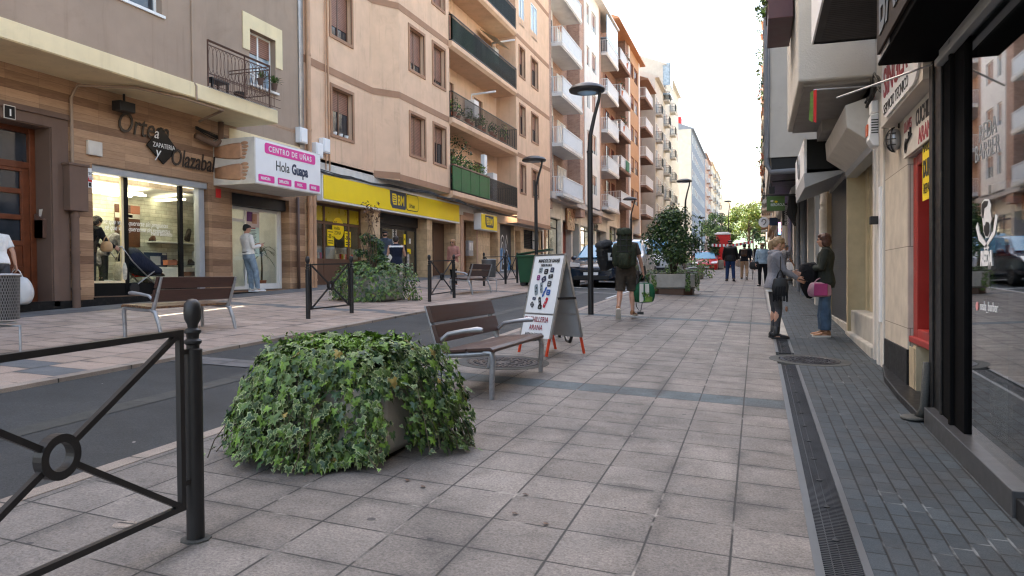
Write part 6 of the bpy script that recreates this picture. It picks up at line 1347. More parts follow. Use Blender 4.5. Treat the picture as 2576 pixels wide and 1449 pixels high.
# litter bins: perforated drum on a tubular frame
def perf():
    t = NT('perforated steel'); c = t.co(); P = t.xyz(c)
    an = t.ma('ARCTAN2', P[1], P[0]); u = t.ma('MULTIPLY', an, 17.); v = t.ma('MULTIPLY', P[2], 85.)
    s_ = t.ma('MULTIPLY', t.ma('SINE', t.ma('MULTIPLY', u, 3.)), t.ma('SINE', v)); h = t.ramp(s_, .1, .3)
    t.set(t.mix(h, (.20, .20, .205), (.015, .015, .015)), .4, .55, .5); t.bump(h, .6, .003); return t.m
M['perf'] = perf()
def litter_bin(label, loc, rz=0., h=.95, r=.215):
    t = thing('litter_bin', label, 'litter bin', loc, rz, 'steel litter bins')
    b = MB(); b.lathe([(r * .94, h - .52), (r, h), (r * .965, h), (r * .9, h - .5), (.01, h - .5)], n=28); b.build('drum', M['perf'], t, smooth='auto')
    b = MB(); b.tube([(r * math.cos(k * .2618), r * math.sin(k * .2618), h) for k in range(24)], .016, 6, closed=True); b.build('rim', M['steel'], t, smooth=True)
    b = MB(); b.tube([(r * .75 * math.cos(k * .2618), r * .75 * math.sin(k * .2618), h - .56) for k in range(24)], .012, 6, closed=True); b.tube([(r + .02, 0, 0), (r + .02, 0, h - .6), (0, 0, h - .6), (-r, 0, h - .6)], .016, 8); b.tube([(r + .02, 0, 0), (r + .02, 0, .012)], .07, 12); b.build('stand', M['alu'], t, smooth='auto')
    return t
p = G(82, 1383); litter_bin('steel litter bin cut by the left edge of the view', (p.x - .36 * .0 - .21, p.y - .1, gz(p.x, p.y)), R(20), .93, .22)
p = G(1935, 1140); litter_bin('steel litter bin behind the middle bench in front of the barrier', (p.x - .2, p.y, gz(p.x, p.y)), 0)
p = G(2772, 1030); b = MB(); b.lathe([(.2, 0), (.24, .9), (.22, .9), (.2, .8), (.01, .8)], n=16); tag(b.build('litter_bin', M['pipe_grey'], loc=(p.x + .3, p.y + 1, gz(p.x, p.y + 1)), smooth='auto'), 'plain grey round litter bin beside the single seat', 'litter bin')
# green wheeled container
p = G(2085, 1118); t = thing('wheeled_bin', 'dark green wheeled rubbish container with its lid ajar behind the sandwich board', 'rubbish container', (p.x, p.y + .2, gz(p.x, p.y + .3)), R(8)); w = .48; d = .4
b = MB(); b.prism([(-w, -d, .12), (w, -d, .12), (w + .08, -d - .05, 1.02), (-w - .08, -d - .05, 1.02)], (0, 2 * d + .1, 0)); b.box(-w - .12, -d - .1, .98, w + .12, d + .12, 1.05); b.build('body', M['green_plastic'], t, bevel=.02)
b = MB(); b.prism([(-w - .1, -d - .08, 1.06), (w + .1, -d - .08, 1.22), (w + .1, -d - .08, 1.26), (-w - .1, -d - .08, 1.10)], (0, 2 * d + .2, 0)); b.build('lid', M['green_plastic'], t, bevel=.01)
for sx_, sy_ in ((-1, -1), (1, -1), (-1, 1), (1, 1)):
    b = MB(); b.lathe([(.02, -.03), (.09, -.03), (.09, .03), (.02, .03)], (sx_ * (w - .1), sy_ * (d - .05), .09), 14, rot=rotm(math.pi / 2, 0, 0)); b.build('wheel', M['black_soft'], t, smooth='auto')
# sandwich board
f1, f2 = G(2040, 1378), G(2119, 1395); k1, k2 = G(2178, 1353), G(2288, 1372)
c = (f1 + f2 + k1 + k2) / 4
dirw = (f2 - f1); dirw.z = 0; dirw.normalize(); dirn = Vector((-dirw.y, dirw.x, 0))
wid = .64; dep = .62
base_c = (f1 + f2) / 2 + dirn * .0
t = thing('sandwich_board', 'white sandwich board of the key shop on four orange red legs', 'sandwich board', (base_c.x, base_c.y, base_c.z), math.atan2(dirw.y, dirw.x))
# local: x along the width, y away from the viewer, z up
W2_, Ht = (f2 - f1).length / 2 + .0, hgt(2100, 1385, 1000)[1] * 1.0
Ht = 1.27; W2_ = .31; D = .62
def board_pt(s, u, v, y0): # lean between foot y0 and top y=D/2
    return Vector((u, y0 + (D / 2 - y0) * v, v * Ht))
for side, y0, nm in ((0, 0., 'front_panel'), (1, D, 'back_panel')):
    b = MB(); a0 = .17; q = [board_pt(0, u, v, y0) for u, v in ((-W2_, a0), (W2_, a0), (W2_, 1.), (-W2_, 1.))]; nrm = (q[1] - q[0]).cross(q[3] - q[0]).normalized() * (1 if side == 0 else 1)
    b.prism(q, nrm * .014); pn = b.build(nm, M['white'] if side == 0 else M['grey_panel'], t)
    b = MB()
    for (u0, v0), (u1, v1) in (((-W2_, a0), (-W2_, 1.)), ((W2_, a0), (W2_, 1.)), ((-W2_, 1.), (W2_, 1.)), ((-W2_, .405), (W2_, .405))): b.bar(board_pt(0, u0, v0, y0), board_pt(0, u1, v1, y0), .032, .034)
    b.build('aluminium_edge', M['steel'], pn, bevel=.006)
    for u in (-W2_ + .02, W2_ - .02): b = MB(); b.bar(board_pt(0, u, a0, y0), board_pt(0, u, 0, y0), .026); b.build('leg', mat('orange red paint', (.62, .06, .02), .4), t)
b = MB(); b.bar((-W2_ - .01, .16, .72), (-W2_ - .01, .46, .72), .02, .03); b.bar((W2_ + .01, .16, .72), (W2_ + .01, .46, .72), .02, .03); b.build('stay', M['black_soft'], t)
fr_up = (board_pt(0, 0, 1, 0) - board_pt(0, 0, 0, 0)).normalized(); rgt = Vector((1, 0, 0)); no = rgt.cross(fr_up)
def bp(u, v, d=.02): return board_pt(0, u, v, 0) + no * d
for s_, sz, u, v, m_, bo in (('MANDOS DE GARAJE', .064, -.2, .925, 'ink', .002), ('DESDE 70 EUROS', .042, -.135, .885, 'ink', .001), ('CUCHILLERIA', .1, -.28, .325, 'red_ink', 0), ('ARANA', .1, -.145, .245, 'red_ink', 0), ('REPARACIONES', .062, -.21, .185, 'ink', 0)):
    text(s_, sz, bp(u, v), rgt, fr_up, M[m_], t, .001, bold=bo, world=False, wide=.72 if 'MANDOS' in s_ or 'DESDE' in s_ else .83)
rm = random.Random(6); RC = [mat('remote grey', (.22, .26, .28), .5), mat('remote navy', (.02, .03, .08), .4), mat('remote blue', (.02, .09, .35), .4), mat('remote magenta', (.22, .02, .16), .4), M['ink'], mat('remote red', (.5, .02, .04), .4), mat('remote dark grey', (.06, .06, .07), .4)]
for k, (u, v, w, h, an, ci) in enumerate(((-.12, .815, .075, .075, 0, 0), (-.0, .80, .08, .07, 0, 4), (.12, .82, .075, .065, 0, 1), (-.14, .725, .065, .07, 0, 3), (-.02, .705, .09, .075, .5, 1), (.11, .74, .09, .055, .15, 4), (.11, .65, .08, .075, 0, 6), (-.14, .575, .07, .15, .3, 0), (-.04, .60, .05, .15, .35, 0), (.04, .55, .035, .14, -.4, 2), (.12, .545, .075, .075, 0, 2), (-.15, .465, .07, .04, -.1, 1), (-.02, .43, .05, .13, .4, 4), (.10, .42, .05, .14, -.35, 5), (-.17, .39, .075, .06, -.7, 6), (-.03, .34 + .09, .0, .0, 0, 1), (.0, .435 - .07, .08, .055, 0, 4))):
    if w == 0: continue
    v = .475 + (v - .365) * .82
    b = MB(); ca, sa = math.cos(an), math.sin(an); pts = []
    for x, y in ((-.5, -.35), (-.35, -.5), (.35, -.5), (.5, -.35), (.5, .35), (.35, .5), (-.35, .5), (-.5, .35)):
        X, Y = x * w, y * h; pts.append(bp(u, v) + rgt * (X * ca - Y * sa) + fr_up * (X * sa + Y * ca))
    b.prism(pts, no * .001, 0)
    for j in range(2): 
        e = bp(u, v, .022) + fr_up * (h * .16 * (1 - 2 * j)); b.prism([e - rgt * w * .18 - fr_up * h * .07, e + rgt * w * .18 - fr_up * h * .07, e + rgt * w * .18 + fr_up * h * .07, e - rgt * w * .18 + fr_up * h * .07], no * .001, 1)
    b.build('remote_picture', [RC[ci], M['grey_panel'] if ci != 0 else M['ink']], t)
# bicycle half hidden behind the board
def bicycle(label, loc, rz, s=.75):
    t = thing('bicycle', label, 'bicycle', loc, rz)
    for x in (0, .95 * s):
        b = MB(); r = .33 * s; b.tube([(x + r * math.cos(k * .2244), 0, r + r * math.sin(k * .2244)) for k in range(28)], .024, 8, closed=True); w = b.build('wheel', M['black_soft'], t, smooth=True)
        b = MB(); b.tube([(x + r * .88 * math.cos(k * .2244), 0, r + r * .88 * math.sin(k * .2244)) for k in range(28)], .012, 6, closed=True)
        for k in range(14): b.tube([(x, 0, r), (x + r * .88 * math.cos(k * .4488), 0, r + r * .88 * math.sin(k * .4488))], .003, 4)
        b.lathe([(.02, -.04), (.02, .04)], (x, 0, r), 8, rot=rotm(math.pi / 2)); b.build('rim', M['alu'], w)
    r = .33 * s; b = MB()
    for a, c in (((0, r), (.38 * s, r)), ((0, r), (.30 * s, .66 * s)), ((.38 * s, r), (.28 * s, .72 * s)), ((.38 * s, r), (.78 * s, .62 * s)), ((.30 * s, .64 * s), (.77 * s, .68 * s)), ((.76 * s, .74 * s), (.95 * s, r))): b.tube([(a[0], 0, a[1]), (c[0], 0, c[1])], .017, 8)
    b.build('frame', M['red_paint'], t, smooth='auto')
    b = MB(); b.tube([(.74 * s, -.25, .88 * s), (.75 * s, -.1, .84 * s), (.75 * s, .1, .84 * s), (.74 * s, .25, .88 * s)], .014, 8); b.tube([(.75 * s, 0, .84 * s), (.77 * s, 0, .7 * s)], .014, 8); b.build('handlebar', M['black_soft'], t)
    b = MB(); b.ell((.26 * s, 0, .76 * s), (.12, .06, .03), 10, 6); b.build('saddle', M['black_soft'], t, smooth=True)
p = G(2222, 1338); bicycle('small bicycle standing behind the sandwich board, only its wheels showing', (p.x - .02, p.y + .05, gz(p.x, p.y)), R(118), .72)
# ================================================================ planters, ivy, shrubs, trees
def oct_planter(t, r, h, m, base=.0, ry=None):
    ry = ry or r; b = MB(); rings = []
    for k_, z in ((.92, base), (1., base + .04), (1., h - .03), (.985, h)):
        rings.append([Vector((r * k_ * x, ry * k_ * y, z)) for x, y in ((1, -.6), (1, .6), (.6, 1), (-.6, 1), (-1, .6), (-1, -.6), (-.6, -1), (.6, -1))])
    b.loft(rings); o = b.build('trough', m, t, bevel=.01)
    b = MB(); b.loft([[Vector((r * .82 * x, ry * .82 * y, z)) for x, y in ((1, -.6), (1, .6), (.6, 1), (-.6, 1), (-1, .6), (-1, -.6), (-.6, -1), (.6, -1))] for z in (h - .02, h + .012)]); b.build('soil', M['earth'], t)
    if base:
        b = MB(); b.loft([[Vector((r * .88 * x, ry * .88 * y, z)) for x, y in ((1, -.6), (1, .6), (.6, 1), (-.6, 1), (-1, .6), (-1, -.6), (-.6, -1), (.6, -1))] for z in (-.06, base)]); b.build('foot', M['brown_frame'], t)
    return o
IV = [(0, 0), (-.30, -.20), (-.50, .02), (-.27, .22), (-.36, .52), (-.13, .50), (0, .95), (.13, .50), (.36, .52), (.27, .22), (.50, .02), (.30, -.20)]
def ivy_leaf(b, p, nrm, down, size, mi, rim):
    """five pointed leaf with a paler rim, slightly cupped"""
    n = nrm.normalized(); d = (down - n * down.dot(n)); d = d.normalized() if d.length > .05 else frame_of(n)[1]; s_ = d.cross(n); i0 = len(b.v); vs = []
    for k in (1., .76):
        for x, y in IV: vs.append(p + s_ * (x * size * k) + d * ((y - .18) * k * size) + n * size * (-.16 * abs(x) - .12 * max(0, y) ** 2 + (.012 if k < 1 else 0)))
    N = len(IV); fs = [(i, (i + 1) % N, N + (i + 1) % N, N + i) for i in range(N)]
    b.add(vs, fs, rim); c = len(b.v); b.add([p + d * .1 * size + n * size * .03], [], 0); q = i0 + N
    b.f += [(q + i, q + (i + 1) % N, c) for i in range(N)]; b.mi += [mi] * N
IVM = ['leaf', 'leaf_dk', 'leaf_blue', 'leaf_lt', 'leaf_rim', 'leaf_yel', 'leaf_blue']
def ivy_dome(t, rx, ry, h, n, size, rr, flare=.16, gaps=(), nm='ivy', low=.02):
    b = MB()
    for k in range(n):
        a = rr.uniform(0, 6.2832); v = rr.random() ** .8
        # profile: flat top, shoulders, skirts hanging out to the ground
        if v < .34: q = math.sqrt(v / .34); rad = .86 * q; z = h * (1. - .10 * q * q); nz = Vector((math.cos(a) * .35 * q, math.sin(a) * .35 * q, 1))
        else: q = (v - .34) / .66; rad = .86 + flare * math.sin(min(1, q * 1.25) * 1.57) + .05 * math.sin(5 * a); z = h * (.90 - .90 * q ** 1.0) + low; nz = Vector((math.cos(a), math.sin(a), .62 - .3 * q))
        wob = 1 + .11 * math.sin(3 * a + 1) + .05 * math.sin(7 * a) + rr.uniform(-.17, .09)
        if any(abs((a - g0 + math.pi) % 6.2832 - math.pi) < w and v > v0 and rr.random() < .93 for g0, w, v0 in gaps): continue
        p = Vector((rx * rad * wob * math.cos(a), ry * rad * wob * math.sin(a), max(low, z + h * .085 * math.sin(4 * a + 2.5 * q + 1) + rr.uniform(-.035, .03))))
        dn = Vector((math.cos(a), math.sin(a), -1.2 if v > .3 else -.2)) + Vector((rr.uniform(-.7, .7), rr.uniform(-.7, .7), rr.uniform(-.3, .3)))
        nz = nz + Vector((rr.uniform(-.8, .8), rr.uniform(-.8, .8), rr.uniform(-.4, .5)))
        x = rr.random(); mi = 5 if x < .009 else 3 if (v < .2 and x < .45) or x < .2 else 1 if x < .38 else 2 if x < .62 else 0
        ivy_leaf(b, p, nz, dn, size * rr.uniform(.4, 1.4), mi, 4 if mi in (2, 1, 0) and rr.random() < .55 else mi)
    return b
def ivy_stems(t, rx, ry, h, n, rr, size, L=(.2, .5)):
    b = MB(); lv = MB()
    for k in range(n):
        a = rr.uniform(0, 6.2832); z = rr.uniform(.25, .8) * h; p = Vector((rx * math.cos(a), ry * math.sin(a), z)); o = Vector((math.cos(a), math.sin(a), 0)); l = rr.uniform(*L); P = [p * .92]
        for i in range(1, 6): q = i / 5; P.append(p + o * l * q + Vector((rr.uniform(-.03, .03), rr.uniform(-.03, .03), -(z - .03) * q ** 1.4)))
        b.tube(P, .0035, 4)
        for i in range(1, 6):
            for j in range(2): ivy_leaf(lv, P[i] + Vector((rr.uniform(-.05, .05), rr.uniform(-.05, .05), rr.uniform(0, .05))), o * .5 + Vector((rr.uniform(-.4, .4), rr.uniform(-.4, .4), 1)), o + Vector((rr.uniform(-1, 1), rr.uniform(-1, 1), -.4)), size * rr.uniform(.4, .9), rr.choice((0, 2, 3, 1)), 4 if rr.random() < .6 else 0)
    b.build('trailing_stem', M['stem'], t); return lv
# near planter, overgrown with variegated ivy
cN = G(1346, 1740); cN.y += .05
t = thing('ivy_planter', 'big ivy covered planter in the foreground beside the near barrier', 'planter', (cN.x, cN.y, gz(cN.x, cN.y)), 0)
oct_planter(t, .46, .45, M['concrete'], 0, .5)
rv = random.Random(21); b = ivy_dome(t, .62, .64, .69, 8400, .060, rv, .24, gaps=((-.48, .19, .56),))
lv = ivy_stems(t, .62, .64, .70, 60, rv, .05, (.05, .30)); b.add(lv.v, [], 0); off = len(b.v) - len(lv.v); b.f += [tuple(i + off for i in f) for f in lv.f]; b.mi += lv.mi
b.build('ivy', [M[m] for m in IVM], t)
b = MB()
for k in range(26): a = rv.uniform(0, 6.28); q = rv.uniform(0, .5); b.tube([(q * math.cos(a), q * math.sin(a), .7), (q * 1.05 * math.cos(a), q * math.sin(a), .73 + rv.uniform(-.02, .05))], .002, 4); leaf_clump(b, (q * 1.05 * math.cos(a), q * math.sin(a), .73), (.09, .09, .035), 16, .035, rv, 1)
b.build('clover_sprout', M['leaf_lt'], t)
# dead leaves on the paving below it
for k, (sx, sy) in enumerate(((2052, 1935), (2010, 2010), (2130, 2050), (1590, 1880), (1650, 1905))):
    p = G(sx, sy); b = MB(); ivy_leaf(b, Vector((0, 0, .012)), Vector((.2, .1, 1)), Vector((1, .3 * k, 0)), .04, 0, 0); tag(b.build('fallen_leaf', M['leaf_brown'], loc=p), 'small dry brown leaf lying on the paving near the ivy planter', 'leaf', 'dry leaves on the paving')
# middle planter on the left pavement: ivy skirts and a taller shrub
def shrub(t, h, r, n, size, rr, mats, z0=.5, nst=6, nm='foliage', clumps=14):
    b = MB()
    for k in range(nst):
        a = rr.uniform(0, 6.28); q = rr.uniform(.2, .7) * r; P = [Vector((.05 * math.cos(a), .05 * math.sin(a), z0 - .05)), Vector((q * .4 * math.cos(a), q * .4 * math.sin(a), z0 + h * .35)), Vector((q * math.cos(a), q * math.sin(a), z0 + h * .85))]; b.tube(P, [.022, .016, .006], 6)
    b.build('branch', M['bark'], t, smooth=True); b = MB()
    for k in range(clumps):
        a = rr.uniform(0, 6.28); q = rr.uniform(.0, .72) * r; z = z0 + h * (.22 + .72 * (k + .5) / clumps); sh = math.sin(min(1, (z - z0) / h * 1.15) * 2.6 + .35); q *= .35 + .75 * sh
        leaf_clump(b, (q * math.cos(a), q * math.sin(a), z), (r * rr.uniform(.28, .46), r * rr.uniform(.28, .46), h * rr.uniform(.10, .17)), n // clumps, size, rr, len(mats))
    b.build(nm, [M[m] for m in mats], t)
cM = G(1432, 1175); t = thing('ivy_planter', 'ivy covered planter with a bushy shrub and dried stalks on the left pavement', 'planter', (cM.x, cM.y + .3, gz(cM.x, cM.y)), 0)
oct_planter(t, .62, .6, M['concrete'], 0); rv = random.Random(33); ivy_dome(t, .88, .88, .86, 3400, .075, rv, .18).build('ivy', [M[m] for m in IVM], t)
shrub(t, 1.0, .52, 1300, .085, rv, ('leaf_dk', 'leaf', 'leaf_dk'), .6)
b = MB(); lf = MB()
for k in range(5):
    x = rv.uniform(-.1, .15); P = [Vector((x + .1, -.2, .8)), Vector((x + rv.uniform(-.1, .2), -.2 + rv.uniform(-.1, .1), 1.5)), Vector((x + rv.uniform(-.25, .3), -.2, rv.uniform(2.0, 2.35)))]; b.tube(P, [.012, .008, .004], 5); leaf_clump(lf, P[2] * .98, (.16, .1, .3), 16, .09, rv, 1)
b.build('dried_stalk', M['leaf_brown'], t); lf.build('dried_leaves', M['leaf_brown'], t)
# concrete planter with the dark camellia shrub
pL, pR = G(2555, 1150), G(2697, 1146); w = (pR - pL).length * .51
t = thing('shrub_planter', 'pale concrete planter with a tall dark glossy shrub and ivy trails', 'planter', ((pL.x + pR.x) / 2, pL.y + w, gz((pL.x + pR.x) / 2, pL.y + w)), 0)
hP = .60; oct_planter(t, w * .86, hP, M['concrete'], .16)
rv = random.Random(44); shrub(t, 2.02, .98, 5200, .10, rv, ('leaf_dk', 'leaf_dk', 'leaf'), hP, 11, clumps=46)
b = MB()
for k in range(420):
    a = rv.uniform(0, 6.28); q = math.sqrt(rv.random()) * w * 1.05; ivy_leaf(b, Vector((q * math.cos(a), q * math.sin(a), hP + rv.uniform(0, .14))), Vector((rv.uniform(-.5, .5), rv.uniform(-.5, .5), 1)), Vector((math.cos(a), math.sin(a), -.2)), .07, rv.choice((0, 3, 1)), 4 if rv.random() < .4 else 0)
for a0 in (-.95, -2.2, -.5, -2.6):
    for k in range(60): q = rv.random(); ivy_leaf(b, Vector((w * 1.04 * math.cos(a0) * 1.02 + rv.uniform(-.07, .07), w * 1.04 * math.sin(a0) + rv.uniform(-.03, .03), hP - q * .5)), Vector((math.cos(a0), math.sin(a0), .3)), Vector((rv.uniform(-.4, .4), rv.uniform(-.3, .3), -1)), .065, rv.choice((0, 3, 1)), 4 if rv.random() < .4 else 0)
b.build('ivy', [M[m] for m in IVM], t)
# other planters further on
for k, (x, y, hh, lab) in enumerate(((-3.1, 36., .9, 'ivy bush spilling from a planter beyond the single seat bench'), (-2.9, 54., 1.7, 'dark shrub planter ahead near the red cabin'), (-7.6, 38., .9, 'low planter with ivy on the left pavement beyond the white vehicles'), (-7.4, 62., 2.2, 'shrub planter far along the left pavement'))):
    t = thing('shrub_planter', lab, 'planter', (x, y, gz(x, y)), 0); oct_planter(t, .7, .6, M['concrete'], 0); rv = random.Random(60 + k)
    if hh < 1: ivy_dome(t, .95, .95, hh, 1100, .1, rv, .2).build('ivy', [M[m] for m in IVM], t)
    else: shrub(t, hh, .65, 1300, .14, rv, ('leaf_dk', 'leaf_dk', 'leaf'), .6, clumps=26)
# street trees closing the view
def tree(label, x, y, H, r, n, mats, seed, trunk=.2, size=.42, zb=.32, group=None):
    rr = random.Random(seed); z = gz(x, y); t = thing('street_tree', label, 'tree', (x, y, z), 0, group); b = MB(); b.tube([(0, 0, -.1), (.1, 0, H * .25), (0, .1, H * .45), (.1, 0, H * .8)], [trunk, trunk * .8, trunk * .6, .04], 9); tips = []
    for k in range(9):
        a = k * 2.4 + rr.uniform(-.3, .3); e = rr.uniform(.5, .95); p0 = Vector((0, 0, H * rr.uniform(.28, .55))); p1 = p0 + Vector((math.cos(a) * r * e, math.sin(a) * r * e, H * rr.uniform(.12, .38))); b.tube([p0, p0.lerp(p1, .5) + Vector((0, 0, .3)), p1], [trunk * .42, trunk * .28, .03], 6); tips.append(p1)
    b.build('trunk', M['bark'], t, smooth=True); b = MB(); cl = []
    for p1 in tips: cl += [p1, p1 * .75 + Vector((0, 0, H * .18))]
    for k in range(22): a = rr.uniform(0, 6.28); q = math.sqrt(rr.random()) * r * .9; zz = H * rr.uniform(zb + .08, .95); f = 1 - max(0, (zz / H - .6) / .5) ** 1.5; cl.append(Vector((q * f * math.cos(a), q * f * math.sin(a), zz)))
    for c in cl: leaf_clump(b, c, (r * rr.uniform(.2, .36), r * rr.uniform(.2, .36), H * rr.uniform(.06, .11)), n // len(cl), size, rr, len(mats))
    b.build('crown', [M[m] for m in mats], t); return t
tree('large sunlit yellow green tree at the end of the street', -1.3, 128, 9.2, 3.3, 5200, ('leaf_sun', 'leaf_sun', 'leaf_lt', 'leaf'), 1, .25, .36)
tree('dark green tree in the shade left of the yellow green one', -6.8, 140, 7.9, 2.9, 3600, ('leaf_dk', 'leaf', 'leaf_dk'), 2, .25, .36)
tree('small bright green tree below the crown of the big yellow green tree', -3.9, 108, 4.2, 1.2, 1100, ('leaf_lt', 'leaf_sun', 'leaf'), 3, .1, .3)
tree('dark evergreen under the right end of the yellow green tree', 1.4, 150, 8, 3.6, 2400, ('leaf_dk', 'leaf', 'leaf_dk'), 4, .2, .5)
# wooded hill closing the view, far off
b = MB(); rr = random.Random(12); xs = [-420 + 30 * k for k in range(30)]; yy0 = 700
top = [(x, 58 + 7 * math.sin(x * .012 + .6) + 6 * math.sin(x * .05)) for x in xs]
for k in range(len(xs) - 1):
    (x0, z0), (x1, z1) = top[k], top[k + 1]
    b.face([(x0, yy0 - 150, 8), (x1, yy0 - 150, 8), (x1, yy0, z1), (x0, yy0, z0)]); b.face([(x0, yy0, z0), (x1, yy0, z1), (x1, yy0 + 300, z1), (x0, yy0 + 300, z0)])
struct(b.build('hill', mat('distant wooded hill', (.10, .15, .10), .95, var=.4, scale=.06), world=True))
# ================================================================ vehicles (local frame: length along y, nose towards -y, wheels on z = 0)
CARP = {'gloss_black': mat('dark blue black car paint', (.014, .024, .042), .12, .1, var=.05, spec=.8), 'van_white': mat('white van paint', (.62, .63, .64), .25, var=.03, spec=.6), 'truck_red': mat('red lorry paint', (.5, .02, .015), .3, var=.06)}
M['windscreen'] = mat('windscreen tinted with reflected sky', (.13, .33, .50), .14, spec=.3); M['lamp_glass'] = mat('headlamp glass', (.5, .5, .48), .12, .3, spec=.9)  # windscreen: blue of the reflected sky is put into the base colour
def car(label, cat, loc, rz, L, Wd, H, prof, paint, name='parked_car', sill=.22, belt=.9, ws=None):
    """prof: roofline as (y, z) from nose to tail; section tapers above the belt"""
    t = thing(name, label, cat, loc, rz); b = MB(); n = len(prof); rings = []
    for i, (y, z) in enumerate(prof):
        e = min(1., .80 + 1.4 * min(y + .02, L - y + .02) / L * 1.1 + .05); hw = Wd / 2 * min(1, e); zb = sill + (.06 if i in (0, n - 1) else 0); bl = min(belt, z - .03)
        tw = hw * (1 - .26 * max(0, (z - belt)) / max(.3, H - belt)) if z > belt else hw * .93
        half = [(hw * .86, zb), (hw * .98, zb + .1), (hw, zb + (bl - zb) * .5), (hw * .975, bl), (tw * .97 if z > belt else hw * .94, bl + (z - bl) * .72), (tw * .80, z - .012), (tw * .4, z)]
        rings.append([Vector((x, y, zz)) for x, zz in half] + [Vector((-x, y, zz)) for x, zz in half[::-1]])
    b.loft(rings); bo = b.build('body', paint, t, smooth=True); k = bo.modifiers.new('round', 'SUBSURF'); k.levels = 1; k.render_levels = 2
    return t, rings
def wheels(t, ys, Wd, r=.31):
    for y in ys:
        for s_ in (-1, 1):
            b = MB(); b.lathe([(r * .62, -.1), (r * .93, -.105), (r, -.07), (r, .07), (r * .93, .105), (r * .62, .1)], (s_ * (Wd / 2 - .10), y, r), 26, rot=rotm(0, math.pi / 2, 0)); w = b.build('wheel', M['black_soft'], t, smooth='auto')
            b = MB(); b.lathe([(.03, -.02), (.06, .0), (r * .6, -.01), (r * .64, .03), (r * .64, -.06)], (s_ * (Wd / 2 - .04), y, r), 20, rot=rotm(0, s_ * math.pi / 2, 0))
            for k in range(5): a = k * 1.2566; b.bar((s_ * (Wd / 2 - .02), y + .05 * math.cos(a), r + .05 * math.sin(a)), (s_ * (Wd / 2 - .03), y + r * .6 * math.cos(a), r + r * .6 * math.sin(a)), .05, .02)
            b.build('rim', M['alu'], w)
def panel(t, nm, pts, m, th=.012):
    b = MB(); P = [Vector(p) for p in pts]; nrm = (P[1] - P[0]).cross(P[2] - P[0]).normalized(); b.prism(P, nrm * th); return b.build(nm, m, t, smooth=False, bevel=.004)
def mpv(label, loc, rz, paint, cat='car', s=1.):
    L, Wd, H = 4.35 * s, 1.8, 1.62
    prof = [(0, .62), (.06, .74), (.35, .86), (.85, .98), (1.05, 1.03), (1.75, 1.50), (2.2, 1.60), (3.2, 1.62), (3.9, 1.56), (4.2, 1.3), (4.33, .95), (4.35, .7)]
    t, _ = car(label, cat, loc, rz, L, Wd, H, prof, paint, belt=.96)
    panel(t, 'windscreen', [(-.74, 1.00, 1.045), (.74, 1.00, 1.045), (.61, 1.72, 1.515), (-.61, 1.72, 1.515)], M['windscreen'], .02)
    panel(t, 'rear_window', [(.56, 3.98, 1.5), (-.56, 3.98, 1.5), (-.66, 4.24, 1.1), (.66, 4.24, 1.1)], M['windscreen'], .02)
    for q in (-1, 1):
        for pts in ([(q * .885, 1.3, 1.02), (q * .885, 2.2, 1.02), (q * .715, 2.2, 1.52), (q * .735, 1.82, 1.48)], [(q * .885, 2.28, 1.02), (q * .885, 3.2, 1.02), (q * .715, 3.2, 1.52), (q * .715, 2.28, 1.52)], [(q * .875, 3.28, 1.04), (q * .84, 3.95, 1.06), (q * .70, 3.75, 1.5), (q * .715, 3.28, 1.52)]):
            panel(t, 'side_window', pts if q > 0 else pts[::-1], M['windscreen'], .014)
        panel(t, 'headlight', [(q * .42, -.0, .70), (q * .80, .10, .70), (q * .83, .34, .86), (q * .46, .2, .82)] if q > 0 else [(q * .42, -.0, .70), (q * .46, .2, .82), (q * .83, .34, .86), (q * .80, .10, .70)], M['lamp_glass'], .03)
        b = MB(); b.ell((q * 1.0, 1.35, 1.05), (.12, .07, .08), 12, 8); b.build('mirror', paint, t, smooth=True)
        b = MB(); b.box(q * .905, 2.3, .86, q * .925, 2.5, .89); b.build('door_handle', M['steel'], t)
        b = MB(); b.tube([(q * .905, 2.24, .34), (q * .915, 2.24, .6), (q * .895, 2.24, .98)], .006, 4); b.tube([(q * .905, 1.3, .4), (q * .915, 1.25, .7), (q * .89, 1.25, .98)], .006, 4); b.build('door_seam', M['black_soft'], t)
    b = MB(); b.box(-.38, -.04, .52, .38, .0, .60); b.box(-.62, -.03, .26, .62, .02, .40); b.build('grille', M['black_soft'], t, bevel=.01)
    b = MB(); b.box(-.26, -.05, .42, .26, -.03, .52); b.build('number_plate', M['white'], t)
    b = MB()
    for k in (-.3, .25): b.bar((k, 1.03, 1.07), (k + .45, 1.28, 1.23), .015)
    b.build('wiper', M['black_soft'], t)
    wheels(t, (.82, 3.5), Wd); return t
